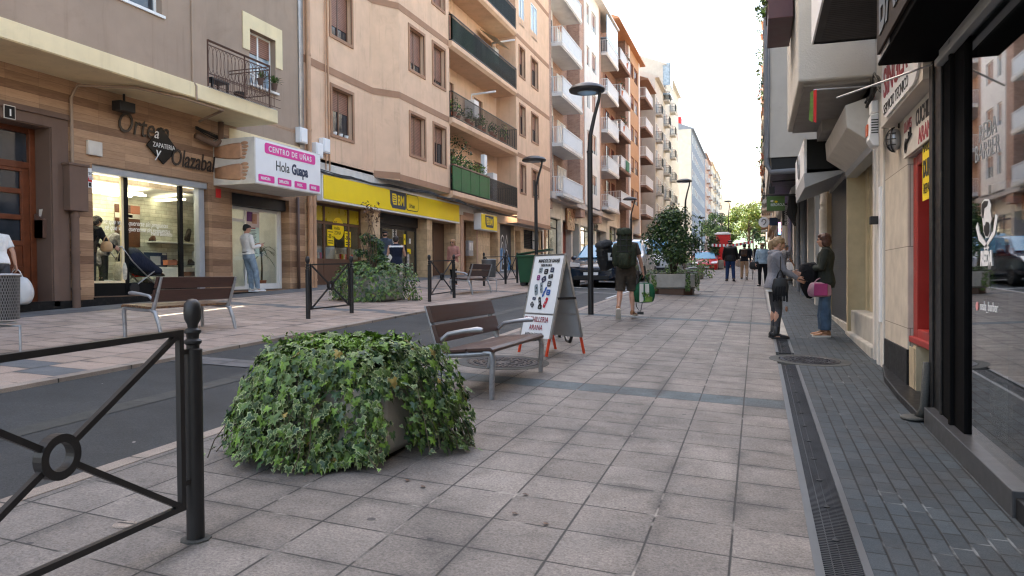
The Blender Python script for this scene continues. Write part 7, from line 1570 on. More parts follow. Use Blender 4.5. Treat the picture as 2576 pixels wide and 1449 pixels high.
def van(label, loc, rz, paint, cat='van', H=1.9, L=4.7):
    Wd = 1.9; prof = [(0, .7), (.05, .82), (.4, .98), (.85, 1.1), (1.0, 1.15), (1.65, H - .14), (2.1, H - .02), (3.4, H), (L - .2, H - .02), (L - .06, H - .12), (L, .9), (L + .01, .6)]
    t, _ = car(label, cat, loc, rz, L, Wd, H, prof, paint, 'parked_van', belt=1.08)
    panel(t, 'windscreen', [(-.78, .97, 1.17), (.78, .97, 1.17), (.66, 1.63, H - .17), (-.66, 1.63, H - .17)], M['windscreen'], .02)
    for q in (-1, 1):
        pts = [(q * .93, 1.25, 1.14), (q * .93, 2.2, 1.14), (q * .775, 2.2, H - .22), (q * .79, 1.72, H - .25)]; panel(t, 'side_window', pts if q > 0 else pts[::-1], M['windscreen'], .014)
        panel(t, 'headlight', [(q * .46, -.01, .72), (q * .86, .12, .74), (q * .88, .36, .95), (q * .52, .22, .9)] if q > 0 else [(q * .46, -.01, .72), (q * .52, .22, .9), (q * .88, .36, .95), (q * .86, .12, .74)], M['lamp_glass'], .03)
        b = MB(); b.box(q * .98, 1.25, 1.1, q * 1.2, 1.35, 1.36); b.build('mirror', M['black_soft'], t, bevel=.03)
    b = MB(); b.box(-.45, -.05, .5, .45, .0, .68); b.box(-.9, -.04, .26, .9, .02, .42); b.build('bumper', M['black_soft'], t, bevel=.02)
    wheels(t, (.85, L - 1.0), Wd, .33); return t
p = G(2180, 1112); q = G(2245, 1120)
mpv('dark blue black car parked facing the camera behind the sandwich board', (-5.45, 25.6, gz(-5.45, 26) - .03), R(-3), CARP['gloss_black'])
van('white van parked behind the dark car', (-5.5, 31.2, gz(-5.5, 31.5) - .03), R(-2), CARP['van_white'], H=1.85)
van('white delivery van further back hidden by the backpack', (-5.0, 37.5, gz(-5.0, 38) - .03), R(0), CARP['van_white'], H=2.0)
# red cabin on the road and works clutter
yc = 58.; xa = FY(2793, 1000, yc).x; xb = FY(2852, 1000, yc).x; zt = FY(2800, 908, yc).z; zb = gz(xa, yc)
t = thing('site_cabin', 'bright red portable cabin with a white roof standing on the road ahead', 'cabin', ((xa + xb) / 2, yc, zb))
b = MB(); b.box(xa, yc, zb + .12, xb, yc + 1.4, zt - .18)
for k in range(4): b.box(xa + .12, yc - .02, zt - .42 - .14 * k, xb - .12, yc, zt - .36 - .14 * k)
b.box(xa + .1, yc - .025, zb + .3, xa + .16, yc, zt - 1.); b.box(xb - .16, yc - .025, zb + .3, xb - .1, yc, zt - 1.); b.build('body', M['red'], t, True, bevel=.03)
b = MB(); b.box(xa - .04, yc - .05, zt - .18, xb + .04, yc + 1.45, zt - .06); b.box(xa + .1, yc + .1, zt - .06, xb - .1, yc + 1.2, zt + .02); b.build('roof', M['white'], t, True, bevel=.03)
b = MB(); b.box(xa - .1, yc - .1, zb - .02, xb + .1, yc + 1.5, zb + .12); b.build('pallet', M['bark'], t, True)
mpv('low red car standing in front of the red cabin', (xa - .35, yc - 6.2, gz(-4, 52) - .35), R(4), CARP['truck_red'], s=1.)
p = G(2800, 1030); t = thing('striped_tape', 'red and white striped barrier tape stretched across the street ahead', 'barrier tape', (-2, 44, 2)); yt = 46.
A_, B_ = FY(2780, 958, yt), FY(2942, 945, yt); b = MB(); n = 22
for k in range(n):
    f0, f1 = k / n, (k + 1) / n; sg = lambda f: .10 * math.sin(math.pi * f); P = [A_.lerp(B_, f0), A_.lerp(B_, f1)]; s0, s1 = sg(f0), sg(f1)
    b.face([P[0] + Vector((0, 0, -s0 - .07)), P[1] + Vector((0, 0, -s1 - .07)), P[1] + Vector((0, 0, -s1 + .09)), P[0] + Vector((0, 0, -s0 + .09))], k % 2)
b.build('tape', [M['white'], M['red']], t, True)
b = MB(); b.tube([(B_.x, yt, gz(B_.x, yt)), (B_.x, yt, gz(B_.x, yt) + 2.2)], .035, 8); b.build('pole', M['steel'], t, True)
# parked motor scooter
def scooter(label, loc, rz):
    t = thing('motor_scooter', label, 'scooter', loc, rz)
    for y in (0, 1.25):
        b = MB(); b.lathe([(.15, -.06), (.24, -.06), (.27, 0), (.24, .06), (.15, .06)], (0, y, .27), 20, rot=rotm(0, math.pi / 2, 0)); b.build('wheel', M['black_soft'], t, smooth='auto')
    rings = []
    for y, w, z0, z1 in ((-.15, .05, .45, .62), (.0, .16, .4, .8), (.25, .2, .35, .98), (.42, .16, .3, .9), (.5, .15, .26, .42), (.75, .16, .26, .45), (.85, .17, .3, .78), (1.2, .17, .45, .84), (1.55, .1, .62, .82)): rings.append([Vector((w * math.cos(a), y, (z0 + z1) / 2 + (z1 - z0) / 2 * math.sin(a))) for a in [k * .628 for k in range(10)]])
    b = MB(); b.loft(rings); b.build('body', M['black'], t, smooth=True)
    b = MB(); b.loft([[Vector((w * math.cos(a), y, z + .06 * math.sin(a))) for a in [k * .628 for k in range(10)]] for y, w, z in ((.82, .1, .82), (1.0, .16, .86), (1.35, .16, .9), (1.5, .1, .9))]); b.build('saddle', M['black_soft'], t, smooth=True)
    b = MB(); b.tube([(-.34, .3, 1.0), (-.1, .2, 1.04), (.1, .2, 1.04), (.34, .3, 1.0)], .018, 8); b.tube([(-.3, .28, 1.0), (-.36, .2, 1.22)], .008, 5); b.ell((-.37, .19, 1.25), (.06, .02, .045), 10, 6); b.tube([(.3, .28, 1.0), (.36, .2, 1.22)], .008, 5); b.ell((.37, .19, 1.25), (.06, .02, .045), 10, 6); b.tube([(0, .22, 1.0), (0, .05, .3)], .03, 8); b.build('handlebar', M['black_soft'], t)
p = G(2828, 1036); scooter('black motor scooter parked on the right pavement beside the man in the black jacket', (p.x, p.y, gz(p.x, p.y)), R(-12))
# table of shoes on the right pavement
p = G(3075, 1110); t = thing('sale_table', 'table under a white cloth displaying shoes outside the right shopfronts', 'table', (p.x, p.y, gz(p.x, p.y)), 0); xl, xr_ = -.55, .55
p1 = FY(3110, 1020, p.y)
b = MB(); b.box(-.6, -.35, .80, .6, .6, .84); b.build('tabletop', M['bark'], t)
for sx_ in (-.55, .55):
    for sy_ in (-.3, .55): MB().box(sx_ - .03, sy_ - .03, 0, sx_ + .03, sy_ + .03, .8).build('leg', M['bark'], t)
MB().box(-.55, -.3, .14, .55, -.26, .2).build('rail', M['bark'], t)
rr = random.Random(9); b = MB(); b.box(-.63, -.39, .842, .63, .64, .856)
n = 14
for k in range(n): x0, x1 = -.63 + 1.26 * k / n, -.63 + 1.26 * (k + 1) / n; b.face([(x0, -.395 - .02 * (k % 2), .852), (x1, -.395 - .02 * ((k + 1) % 2), .852), (x1, -.41 - .03 * ((k + 1) % 2), .55 + .04 * math.sin(k)), (x0, -.41 - .03 * (k % 2), .55 + .04 * math.sin(k - 1))])
tag(b.build('tablecloth', M['white'], loc=(p.x, p.y, gz(p.x, p.y))), 'white cloth draped over the table of shoes', 'tablecloth')
for k in range(6):
    o = shoe_mb().build('shoe', [M['leather_dk'], M['white']], loc=(p.x - .45 + .17 * k, p.y - .2 + .1 * (k % 2), gz(p.x, p.y) + .86), smooth='auto'); o.rotation_euler = (0, 0, .4 * k); tag(o, 'dark shoe on the white tablecloth of the street table', 'shoe', 'shoes on the street table')
# ================================================================ people
def cloth(name, col, var=.18, rough=.85, bump=.5, scale=6., bs=16.):
    t = NT(name); c = t.co(); n = t.noise(c, scale, 4.); k = t.ramp(n, .3, .7, 1 - var, 1 + var)
    t.set(t.mix(1., col, t.comb(k, k, k), 'MULTIPLY'), rough, 0., .2)
    f = t.ma('ADD', t.noise(t.mapv(c, (1, 1, .55)), bs, 3., .6, .8), t.ma('MULTIPLY', t.noise(c, 220., 2.), .08)); t.bump(f, bump, .05); return t.m
C_ = {'white_shirt': cloth('white cotton', (.80, .78, .75), .1), 'jeans_light': cloth('light blue denim', (.24, .31, .38), .3), 'jeans': cloth('blue denim', (.065, .105, .165), .35), 'jeans_dark': cloth('dark blue denim', (.02, .04, .10), .25), 'grey_jeans': cloth('dark grey denim', (.06, .06, .065), .35),
      'hoodie': cloth('grey marl sweatshirt', (.19, .19, .21), .2), 'olive_jacket': cloth('dark olive jacket', (.032, .036, .03), .2), 'black': cloth('black cloth', (.012, .012, .014), .3), 'navy': cloth('navy knit', (.014, .018, .035)), 'cream': cloth('cream trousers', (.52, .46, .38)),
      'pink': cloth('dusty pink jacket', (.42, .20, .16)), 'olive_shorts': cloth('dark olive shorts', (.055, .045, .036), .3), 'tan': cloth('tan trousers', (.38, .25, .15)), 'denim_pale': cloth('pale denim jacket', (.32, .42, .5), .3), 'grey_tee': cloth('grey print shirt', (.25, .24, .25), .5, scale=20), 'charcoal': cloth('charcoal trousers', (.035, .035, .04)), 'blue_grey': cloth('blue grey hooded jacket', (.06, .075, .10), .2), 'leatherj': cloth('black leather jacket', (.010, .010, .011), .2, .38)}
HAIR = {k: mat(k + ' hair', v, .5, var=.35, scale=40, bump=.9, bscale=90) for k, v in (('black', (.008, .007, .007)), ('blond', (.29, .19, .10)), ('auburn', (.07, .028, .017)), ('dark', (.022, .014, .010)), ('grey', (.2, .19, .18)), ('strawberry', (.36, .19, .09)))}
SHOE = {'white': mat('white trainers', (.6, .58, .54), .6), 'black': mat('black boots', (.012, .012, .013), .5), 'tan': mat('tan leather shoes', (.28, .13, .06), .6), 'brown': mat('brown shoes', (.07, .04, .028), .6)}
def person(label, loc, rz, h=1.7, lean=0., side=0., head=(0, 0), arms=None, legs=None, outfit=(), vox=.011, hair=('dark', 'short'), build_=1., lift=(0, 0), foot=(0, 0), glasses=None, group=None, hipshift=(0, 0), beard=False):
    """arms / legs: (upper direction, lower direction) for left and right in the person's own frame, x right, y ahead, z up"""
    t = thing('person', label, 'person', loc, rz, group); V = Vector
    A = arms or (((-.22, -.02, -1), (-.06, .22, -1)), ((.22, -.02, -1), (.06, .22, -1))); Lg = legs or (((-.05, .03, -1), (-.02, -.05, -1)), ((.05, .03, -1), (.02, -.05, -1)))
    Rt = rotm(-R(lean), R(side), 0); U, F, S = Rt @ V((0, 0, 1)), Rt @ V((0, 1, 0)), Rt @ V((1, 0, 0))
    bw = build_
    def nd(d): return V(d).normalized()
    hips = [V((s_ * .052 * h, 0, 0)) for s_ in (-1, 1)]; an = []
    for k in (0, 1): kn = hips[k] + nd(Lg[k][0]) * .245 * h; an.append((kn, kn + nd(Lg[k][1]) * .245 * h))
    zmin = min(an[0][1].z - lift[0], an[1][1].z - lift[1]); P0 = V((hipshift[0], hipshift[1], -zmin + .047 * h))
    hips = [P0 + q for q in hips]; an = [(P0 + a, P0 + c) for a, c in an]
    def tor(tt): return P0 + U * tt * h
    sh = [tor(.292) + S * s_ * .105 * h * bw for s_ in (-1, 1)]; el, wr = [], []
    for k in (0, 1): e = sh[k] + nd(A[k][0]) * .172 * h; el.append(e); wr.append(e + nd(A[k][1]) * .148 * h)
    def ring(tt, w, d, f=1., off=0.):
        c = tor(tt) + F * off * h
        return [c + S * (w * h * f * math.copysign(abs(math.cos(a)) ** .8, math.cos(a))) + F * (d * h * f * math.copysign(abs(math.sin(a)) ** .8, math.sin(a))) for a in [2 * math.pi * j / 20 for j in range(20)]]
    TR = [(-.06, .075, .058, -.004), (-.01, .098 * bw, .068, -.006), (.05, .094 * bw, .063, -.002), (.11, .082 * bw, .056, .004), (.17, .090 * bw, .062, .004), (.23, .102 * bw, .066, .0), (.275, .112 * bw, .06, -.004), (.305, .098 * bw, .046, -.008), (.325, .05, .036, -.004), (.34, .034, .032, 0)]
    b = MB()
    b.loft([ring(q, w, d, .93, o) for q, w, d, o in TR])
    hc = tor(.385) + F * .018 * h; hy = rotm(0, 0, R(head[0])) @ rotm(-R(head[1]), 0, 0); Hd = Rt @ hy if abs(lean) < 25 else hy
    b.tube([tor(.32), tor(.35) + F * .006 * h, hc - U * .01 * h], [.034 * h, .030 * h, .031 * h], 12)
    hs = .062 * h
    def hp(x, y, z): return hc + Hd @ V((x * hs, y * hs, z * hs + .012 * h))
    def he(x, y, z, a, c, d): b.ell(hp(x, y, z), (a * hs, c * hs, d * hs), 16, 12, rot=Hd)
    he(0, -.08, .28, .74, .95, .85); he(0, .12, -.2, .62, .74, .82); he(0, .36, -.72, .40, .36, .26); he(0, .62, .12, .42, .22, .3)
    he(0, .88, -.18, .12, .2, .17); he(0, .82, .06, .09, .12, .26); he(0, .72, -.48, .24, .12, .07); he(0, .72, -.59, .2, .11, .07)
    for s_ in (-1, 1): he(s_ * .74, -.05, -.08, .10, .17, .27); he(s_ * .36, .62, -.12, .22, .2, .2); he(s_ * .30, .74, .22, .24, .12, .08)
    for k, s_ in ((0, -1), (1, 1)):
        b.tube([sh[k] - S * s_ * .02 * h, sh[k], sh[k].lerp(el[k], .5), el[k], el[k].lerp(wr[k], .3), wr[k]], [.030 * h * bw, .031 * h * bw, .027 * h * bw, .0225 * h, .023 * h, .0155 * h], 12)
        d = (wr[k] - el[k]).normalized(); q = nd(A[k][0]); inn = (-S * s_ - d * (-S * s_).dot(d)); inn = inn.normalized() if inn.length > .2 else F; fl = d.cross(inn).normalized() * (1 if s_ < 0 else -1)   # palm faces inward
        wd = fl; u = h / 1.7; palm = wr[k] + d * .045 * u
        b.obox(palm, (.028 * u, .078 * u, .095 * u), Matrix((inn, wd, d)).transposed())
        for j, (o, l) in enumerate(((-.029, .072), (-.010, .082), (.010, .078), (.028, .062))):
            r0 = palm + d * .042 * u + wd * o * u; r1 = r0 + (d * .8 + inn * .35) * l * .5 * u; r2 = r1 + (d * .45 + inn * .8) * l * .5 * u; b.tube([r0 - d * .012, r0, r1, r2], [.0092 * u, .0098 * u, .0092 * u, .0078 * u], 8)
        r0 = palm - d * .03 * u - wd * .034 * u * (1 if F.dot(wd) < 0 else -1); th = wd * (-1 if F.dot(wd) < 0 else 1); b.tube([r0, r0 + (d * .6 + th * .5 + inn * .4) * .04 * u, r0 + (d * 1. + th * .5 + inn * .7) * .07 * u], [.0125 * u, .0115 * u, .009 * u], 8)
        kn, ak = an[k]; b.tube([hips[k] + V((0, 0, .02 * h)), hips[k].lerp(kn, .4), kn, kn.lerp(ak, .3) - V(F) * .006 * h, kn.lerp(ak, .75), ak], [.050 * h * bw, .047 * h * bw, .032 * h, .034 * h, .022 * h, .021 * h], 12)
        fd = rotm(-R(foot[k]) if foot[k] else 0, 0, 0) @ V((s_ * .22, 1, 0)).normalized(); b.tube([ak - fd * .02 * h - V((0, 0, .018 * h)), ak + fd * .04 * h - V((0, 0, .022 * h)), ak + fd * .10 * h - V((0, 0, .03 * h))], [.020 * h, .022 * h, .014 * h], 8)
    bo = remesh(b.build('body', M['skin'], t, smooth=True), vox * .72, 2)
    info = {'t': t, 'hand': [Matrix.Rotation(rz, 3, 'Z') @ (w + (w - e).normalized() * .055 * h / 1.7) + V(loc) for w, e in zip(wr, el)], 'loc': V(loc), 'rz': rz, 'tor': lambda tt, x=0, y=0: Matrix.Rotation(rz, 3, 'Z') @ (tor(tt) + S * x * h + F * y * h) + V(loc)}
    for o in outfit:
        kind, m = o[0], o[1]
        if kind == 'top':
            slv, hem, loose = (list(o[2:]) + [2, -.03, 1.1][len(o) - 2:])[:3]; b = MB(); rs = [ring(q, w, d, loose if q < .29 else 1.06, of) for q, w, d, of in TR if q > hem - .001]
            rs = [ring(hem, .100 * bw, .071, loose, -.004)] + [r_ for r_ in rs]
            if len(o) > 5: rs = rs[:len(rs) - o[5]]
            b.loft(rs)
            for k, s_ in ((0, -1), (1, 1)):
                P = [sh[k] - S * s_ * .04 * h, sh[k], sh[k].lerp(el[k], .5)]; q = [.036 * h * bw, .038 * h * bw * loose / 1.1, .034 * h * loose / 1.08]
                if slv == 0: continue
                if slv >= 1.5: P += [el[k], el[k].lerp(wr[k], .45), el[k].lerp(wr[k], min(.96, slv / 2))]; q += [.029 * h * loose / 1.08, .028 * h * loose / 1.08, .0215 * h]
                else: P[-1] = sh[k].lerp(el[k], slv * .75)
                b.tube(P, q, 14)
            if kind == 'top' and 'hood' in o: b.tube([tor(.305) + S * .06 * h - F * .01 * h, tor(.31) - F * .05 * h + S * .03 * h, tor(.31) - F * .055 * h - S * .03 * h, tor(.305) - S * .06 * h - F * .01 * h], .028 * h, 8)
            remesh(b.build('shirt' if slv < 2 else 'jacket', m, t, smooth=True), vox, 3)
        elif kind == 'pants':
            end, ft, fb = (list(o[2:]) + [1., 1.12, 1.15][len(o) - 2:])[:3]; b = MB(); b.loft([ring(q, w, d, f_, of) for q, w, d, of, f_ in ((-.075, .06, .05, -.004, 1.), (-.03, .096 * bw, .068, -.006, 1.05), (.01, .096 * bw, .066, -.005, 1.05), (.05, .09 * bw, .062, -.003, 1.03))])
            for k in (0, 1):
                kn, ak = an[k]; P = [hips[k] + V((0, 0, .02 * h)), hips[k].lerp(kn, .35), hips[k].lerp(kn, .7)]; q = [.051 * h * ft * bw, .049 * h * ft * bw, .043 * h * ft]
                if end > .55: P += [kn, kn.lerp(ak, .35), kn.lerp(ak, .7), kn.lerp(ak, end * .985 + .03)]; q += [.036 * h * (ft + fb) / 2, .036 * h * fb, .032 * h * fb, .031 * h * fb]
                else: P += [kn.lerp(ak, -.02)]; q += [.046 * h * ft]
                b.tube(P, q, 14)
            remesh(b.build('shorts' if end < .55 else 'trousers', m, t, smooth=True), vox, 3)
        elif kind == 'shoes':
            for k, s_ in ((0, -1), (1, 1)):
                b = shoe_mb(.165 * h, .062 * h, .06 * h, .010 * h); fq = rotm(0, 0, -s_ * .2) @ rotm(-R(foot[k]), 0, 0) if not foot[k] else rotm(0, 0, -s_ * .1) @ rotm(R(foot[k]), 0, 0)
                b.xf(Matrix.Translation(an[k][1] + fq @ V((0, -.045 * h, -.047 * h))) @ fq.to_4x4()); b.build('shoe', [m, o[2] if len(o) > 2 else M['black_soft']], t, smooth='auto')
        elif kind == 'boots':
            for k in (0, 1): kn, ak = an[k]; b = MB(); b.tube([ak - V((0, 0, .01)), ak, ak.lerp(kn, .30)], [.03 * h, .03 * h, .032 * h], 12); b.build('boot_shaft', m, t, smooth=True)
        elif kind == 'belt':
            b = MB(); r0 = ring(.052, .0905 * bw, .0625, 1.13, -.003); r1 = ring(.072, .089 * bw, .062, 1.13, -.002); b.loft([r0, r1]); b.build('belt', m, t, smooth='auto')
        elif kind == 'band': # yoke panel round the chest
            b = MB(); b.loft([ring(q, w, d, 1.135, of) for q, w, d, of in TR if o[2] <= q <= o[3]]); remesh(b.build('yoke', m, t, smooth=True), vox, 2)
    # hair
    hm, st = hair; b = MB()
    def hh(x, y, z, a, c, d): b.ell(hp(x, y, z), (a * hs, c * hs, d * hs), 14, 10, rot=Hd)
    if st == 'short': hh(0, -.2, .42, .80, .92, .80); hh(0, -.5, .05, .66, .55, .7); hh(0, .25, .75, .6, .62, .42)
    elif st == 'bob': hh(0, -.15, .42, .92, 1.0, .82); hh(0, -.55, -.15, .86, .62, .85); hh(.55, -.2, -.25, .36, .55, .75); hh(-.55, -.2, -.25, .36, .55, .75); hh(0, .45, .72, .66, .48, .32); hh(0, -.6, -.62, .7, .42, .4)
    elif st == 'pony': hh(0, -.15, .42, .86, .98, .8); hh(0, -.6, .1, .7, .5, .65); hh(0, .4, .72, .58, .45, .3); hh(0, -1.1, .28, .36, .38, .36); hh(0, -1.38, -.1, .34, .36, .6); hh(0, -1.3, -.6, .3, .3, .5); hh(.1, -1.15, -.95, .16, .2, .34); hh(.6, .1, -.1, .14, .25, .45)
    elif st == 'bun': hh(0, -.15, .42, .86, .98, .8); hh(0, -.5, .1, .74, .6, .75); hh(0, -.3, .1, .8, .5, .6)
    elif st == 'long': hh(0, -.15, .42, .90, 1., .82); hh(.5, -.35, -.3, .42, .55, .85); hh(-.5, -.35, -.3, .42, .55, .85); hh(0, -.6, -.4, .75, .5, .9); hh(0, .42, .75, .62, .45, .3)
    elif st == 'cap': hh(0, -.3, .0, .76, .75, .6)
    if b.v:
        o = remesh(b.build('hair', HAIR[hm], t, smooth=True), max(vox, .009), 1)
        tx = bpy.data.textures.get('hairwave') or bpy.data.textures.new('hairwave', 'CLOUDS'); tx.noise_scale = .025; dm = o.modifiers.new('locks', 'DISPLACE'); dm.texture = tx; dm.strength = .018; dm.mid_level = .5
    if st == 'cap':
        b = MB(); b.loft([[hp(.98 * w * math.cos(a), -.05 + 1.08 * w * math.sin(a), z) for a in [k * .3927 for k in range(16)]] for w, z in ((.8, .42), (.95, .62), (1.08, .78), (.95, .98), (.5, 1.12))]); b.ell(hp(0, .85, .56), (.6 * hs, .45 * hs, .08 * hs), 12, 6, rot=Hd); b.build('flat_cap', M['black_soft'], t, smooth=True)
    if st == 'hat':
        b = MB(); hm_ = mat('straw hat', (.32, .2, .11), .8, bump=.5); b.loft([[hp(w * math.cos(a), -.05 + 1.1 * w * math.sin(a), z) for a in [k * .3927 for k in range(16)]] for w, z in ((1.5, .42), (1.52, .46), (.92, .5), (.86, .98), (.6, 1.12))]); b.build('straw_hat', hm_, t, smooth='auto')
    if glasses:
        b = MB()
        for s_ in (-1, 1):
            if glasses == 'sun': b.ell(hp(s_ * .34, .80, .1), (.27 * hs, .08 * hs, .2 * hs), 12, 8, rot=Hd)
            else: b.tube([hp(s_ * .34 + .24 * math.cos(a), .88, .1 + .2 * math.sin(a)) for a in [k * .6283 for k in range(10)]], .0022, 5, closed=True)
            b.tube([hp(s_ * .6, .82, .14), hp(s_ * .76, 0, .16)], .0026, 5)
        b.tube([hp(-.1, .92, .14), hp(.1, .92, .14)], .0024, 5); b.build('glasses', M['black'] if glasses == 'sun' else M['ink'], t, smooth=True)
    for s_ in (-1, 1):
        b = MB(); b.ell(hp(s_ * .31, .775, .10), (.12 * hs, .06 * hs, .06 * hs), 8, 6, rot=Hd); b.build('eye', M['ink'], t, smooth=True)
    return info
WL, WRK = ((-.05, .30, -1), (-.03, -.12, -1)), ((.05, -.22, -1), (.03, -.50, -1))   # walking legs: one ahead, one trailing
SW = ((-.16, -.22, -1), (-.02, .02, -1)), ((.16, .22, -1), (.0, .5, -1))
# leaning man in the nail studio doorway
f = FX(985, 1132, -12.5)
info = person('man in white shirt and pale jeans leaning in the nail studio doorway', (-12.5, f.y - .12, 1.045), R(-22), 1.74, lean=-7, head=(0, 24), arms=(((-.12, .28, -1), (.55, .95, .30)), ((.18, .20, -1), (-.25, 1., .26))),
    legs=(((-.03, .22, -1), (.05, .06, -1)), ((.08, .30, -1), (-.02, .12, -1))), outfit=(('top', C_['white_shirt'], 1.9, .03, 1.16), ('pants', C_['jeans_light'], 1., 1.14, 1.2), ('belt', M['black'],), ('shoes', SHOE['white'], M['white'])), hair=('black', 'short'))
h0 = (info['hand'][0] + info['hand'][1]) / 2; b = MB(); b.obox(h0 + Vector((.03, .06, .03)), (.075, .15, .012), rotm(.35, 0, -.3)); tag(b.build('phone', M['black'], world=True, bevel=.004), 'dark phone held by the man in the white shirt', 'phone')
# two people at the left edge
p = G(52, 1226); info = person('person in cream T-shirt and grey jeans with a carrier bag at the left edge', (p.x - .12, p.y - .18, gz(p.x, p.y) + .02), R(72), 1.66, lean=14, arms=(((-.2, .1, -1), (.0, .3, -1)), ((.30, -.34, -1), (.12, -.1, -1))), legs=WL and (WL, WRK), outfit=(('top', C_['white_shirt'], 1.0, -.02, 1.16), ('pants', C_['grey_jeans'], 1., 1.12, 1.1), ('shoes', SHOE['white'], M['white'])), foot=(0, -25), hair=('dark', 'short'))
hb = info['hand'][1]
def carrier(name, label, top, w, hgt_, m, handle=.14, seed=1, sq=.55, extra=None, bulge=.16, cat='bag'):
    """soft carrier bag hanging from a hand at point top"""
    rr = random.Random(seed); t = thing(name, label, cat, (top.x, top.y, top.z - handle - hgt_)); b = MB(); rings = []
    for k in range(7):
        q = k / 6; ww = w / 2 * (.72 + .34 * math.sin(q * 2.7 + .35)); dd = w / 2 * sq * (.6 + .45 * math.sin(q * 2.8 + .25)) if q < .99 else w / 2 * .18
        rings.append([Vector((ww * math.cos(a) * (1 + rr.uniform(-bulge, bulge) * .5), dd * math.sin(a) * (1 + rr.uniform(-bulge, bulge)), hgt_ * q)) for a in [2 * math.pi * j / 16 for j in range(16)]])
    b.loft(rings); o = b.build('sack', m, t, smooth=True); k_ = o.modifiers.new('soft', 'SUBSURF'); k_.render_levels = 2
    b = MB()
    for s_ in (-1, 1): b.tube([(s_ * w * .22, .01 * s_, hgt_ * .97), (s_ * w * .12, .01 * s_, hgt_ + handle * .6), (0, 0, hgt_ + handle), ], [.012, .010, .010], 6)
    b.build('handle', extra or m, t, smooth=True); return t
plas = mat('thin white plastic', (.70, .69, .68), .35, var=.05, bump=1., bscale=14); plas.node_tree.nodes['Principled BSDF'].inputs['Transmission Weight'].default_value = .12
t = carrier('carrier_bag', 'crumpled white plastic carrier bag with dark print at the left edge', hb, .62, .52, plas, .14, 3, .7)
b = MB()
for k in range(5): b.obox((.08 + .03 * k, -.21, .12 + .05 * (k % 3)), (.05, .006, .035), rotm(0, .5, .2))
b.build('print', M['ink'], t)
person('person in black sleeves mostly beyond the left edge of the view', (p.x - .1, p.y - .62, gz(p.x, p.y - .6)), R(72), 1.68, arms=(((-.2, .1, -1), (.0, .3, -1)), ((.34, .1, -1), (.12, .28, -1))), outfit=(('top', C_['black'], 1.9, -.03, 1.14), ('pants', C_['jeans'], 1., 1.12, 1.1), ('shoes', SHOE['black'])), vox=.014)
# inside the shoe shop: woman with a pram, someone bending
info = person('woman in a black top pushing a dark pram just inside the shoe shop', (-13.0, 12.02, 1.07), R(-8), 1.66, lean=14, head=(0, 20), arms=(((-.1, .5, -1), (.05, 1, -.5)), ((.1, .5, -1), (-.05, 1, -.5))), outfit=(('top', C_['black'], 1.9, -.04, 1.12), ('pants', C_['charcoal'], 1., 1.1, 1.05), ('shoes', SHOE['black'])), hair=('dark', 'long'), vox=.014)
p = info['tor'](.0, .12, .05); t = carrier('handbag', 'tan shoulder bag hanging beside the woman with the pram', p + Vector((.1, .1, .34)), .3, .22, M['tan_leather'], .1, 2, .4)
person('person in a grey coat with reddish hair bending over inside the shoe shop', (-13.4, 12.75, 1.07), R(-30), 1.62, lean=34, head=(0, 20), arms=(((-.1, .3, -1), (0, .4, -1)), ((.1, .3, -1), (0, .4, -1))), outfit=(('top', C_['grey_tee'], 1.9, -.16, 1.14), ('pants', C_['charcoal'], 1., 1.1, 1.05), ('shoes', SHOE['black'])), hair=('auburn', 'long'), vox=.016)
t = thing('pram', 'dark navy pram with its hood up inside the shoe shop window', 'pram', (-12.98, 13.25, 1.07)); b = MB()
rings = [[Vector((w * math.cos(a), y, z + hh_ * math.sin(a))) for a in [k * .5236 for k in range(12)]] for y, w, z, hh_ in ((-.45, .12, .75, .08), (-.3, .2, .78, .22), (-.05, .23, .72, .3), (.25, .23, .6, .22), (.55, .2, .5, .1), (.65, .1, .5, .05))]
b.loft(rings); b.build('carrycot', C_['navy'], t, smooth=True); b = MB(); b.tube([(-.2, -.6, 1.02), (-.2, -.3, .7), (-.2, .4, .15)], .014, 6); b.tube([(.2, -.6, 1.02), (.2, -.3, .7), (.2, .4, .15)], .014, 6); b.tube([(-.2, -.6, 1.02), (.2, -.6, 1.02)], .016, 6); b.tube([(-.2, .3, .5), (-.2, -.3, .15)], .014, 6); b.tube([(.2, .3, .5), (.2, -.3, .15)], .014, 6); b.build('frame', M['steel'], t, smooth=True)
for x in (-.24, .24):
    for y in (-.32, .42): b = MB(); b.lathe([(.09, -.02), (.13, -.02), (.13, .02), (.09, .02)], (x, y, .13), 16, rot=rotm(0, math.pi / 2, 0)); b.build('wheel', M['black_soft'], t, smooth='auto')
t = carrier('tote_bag', 'pale patterned tote bag hanging from the pram handle', Vector((-12.9, 12.72, 2.0)), .36, .42, mat('pale patterned cloth', (.55, .5, .4), .8, var=.4, scale=14), .22, 5, .4)
# woman in white and navy walking to the supermarket
p = G(1562, 1150); info = person('woman in a white and navy top and cream trousers walking away', (p.x - .1, p.y, gz(p.x, p.y) + .01), R(28), 1.56, head=(-8, 8), arms=(((-.22, .0, -1), (.05, .5, -1)), ((.3, .25, -1), (-.25, .75, 1.))), legs=(((-.05, .2, -1), (-.03, -.1, -1)), ((.05, -.15, -1), (.03, -.4, -1))), foot=(0, -22),
    outfit=(('top', C_['navy'], 0, -.02, 1.14), ('band', C_['white_shirt'], .2, .32), ('pants', C_['cream'], 1., 1.16, 1.3), ('shoes', SHOE['white'], M['white'])), hair=('dark', 'bun'), build_=1.02, lift=(0, .02))
t = carrier('handbag', 'pale shoulder bag under the arm of the woman in navy and white', info['tor'](.22, -.12, .0), .28, .28, M['offwhite'], .1, 4, .35)
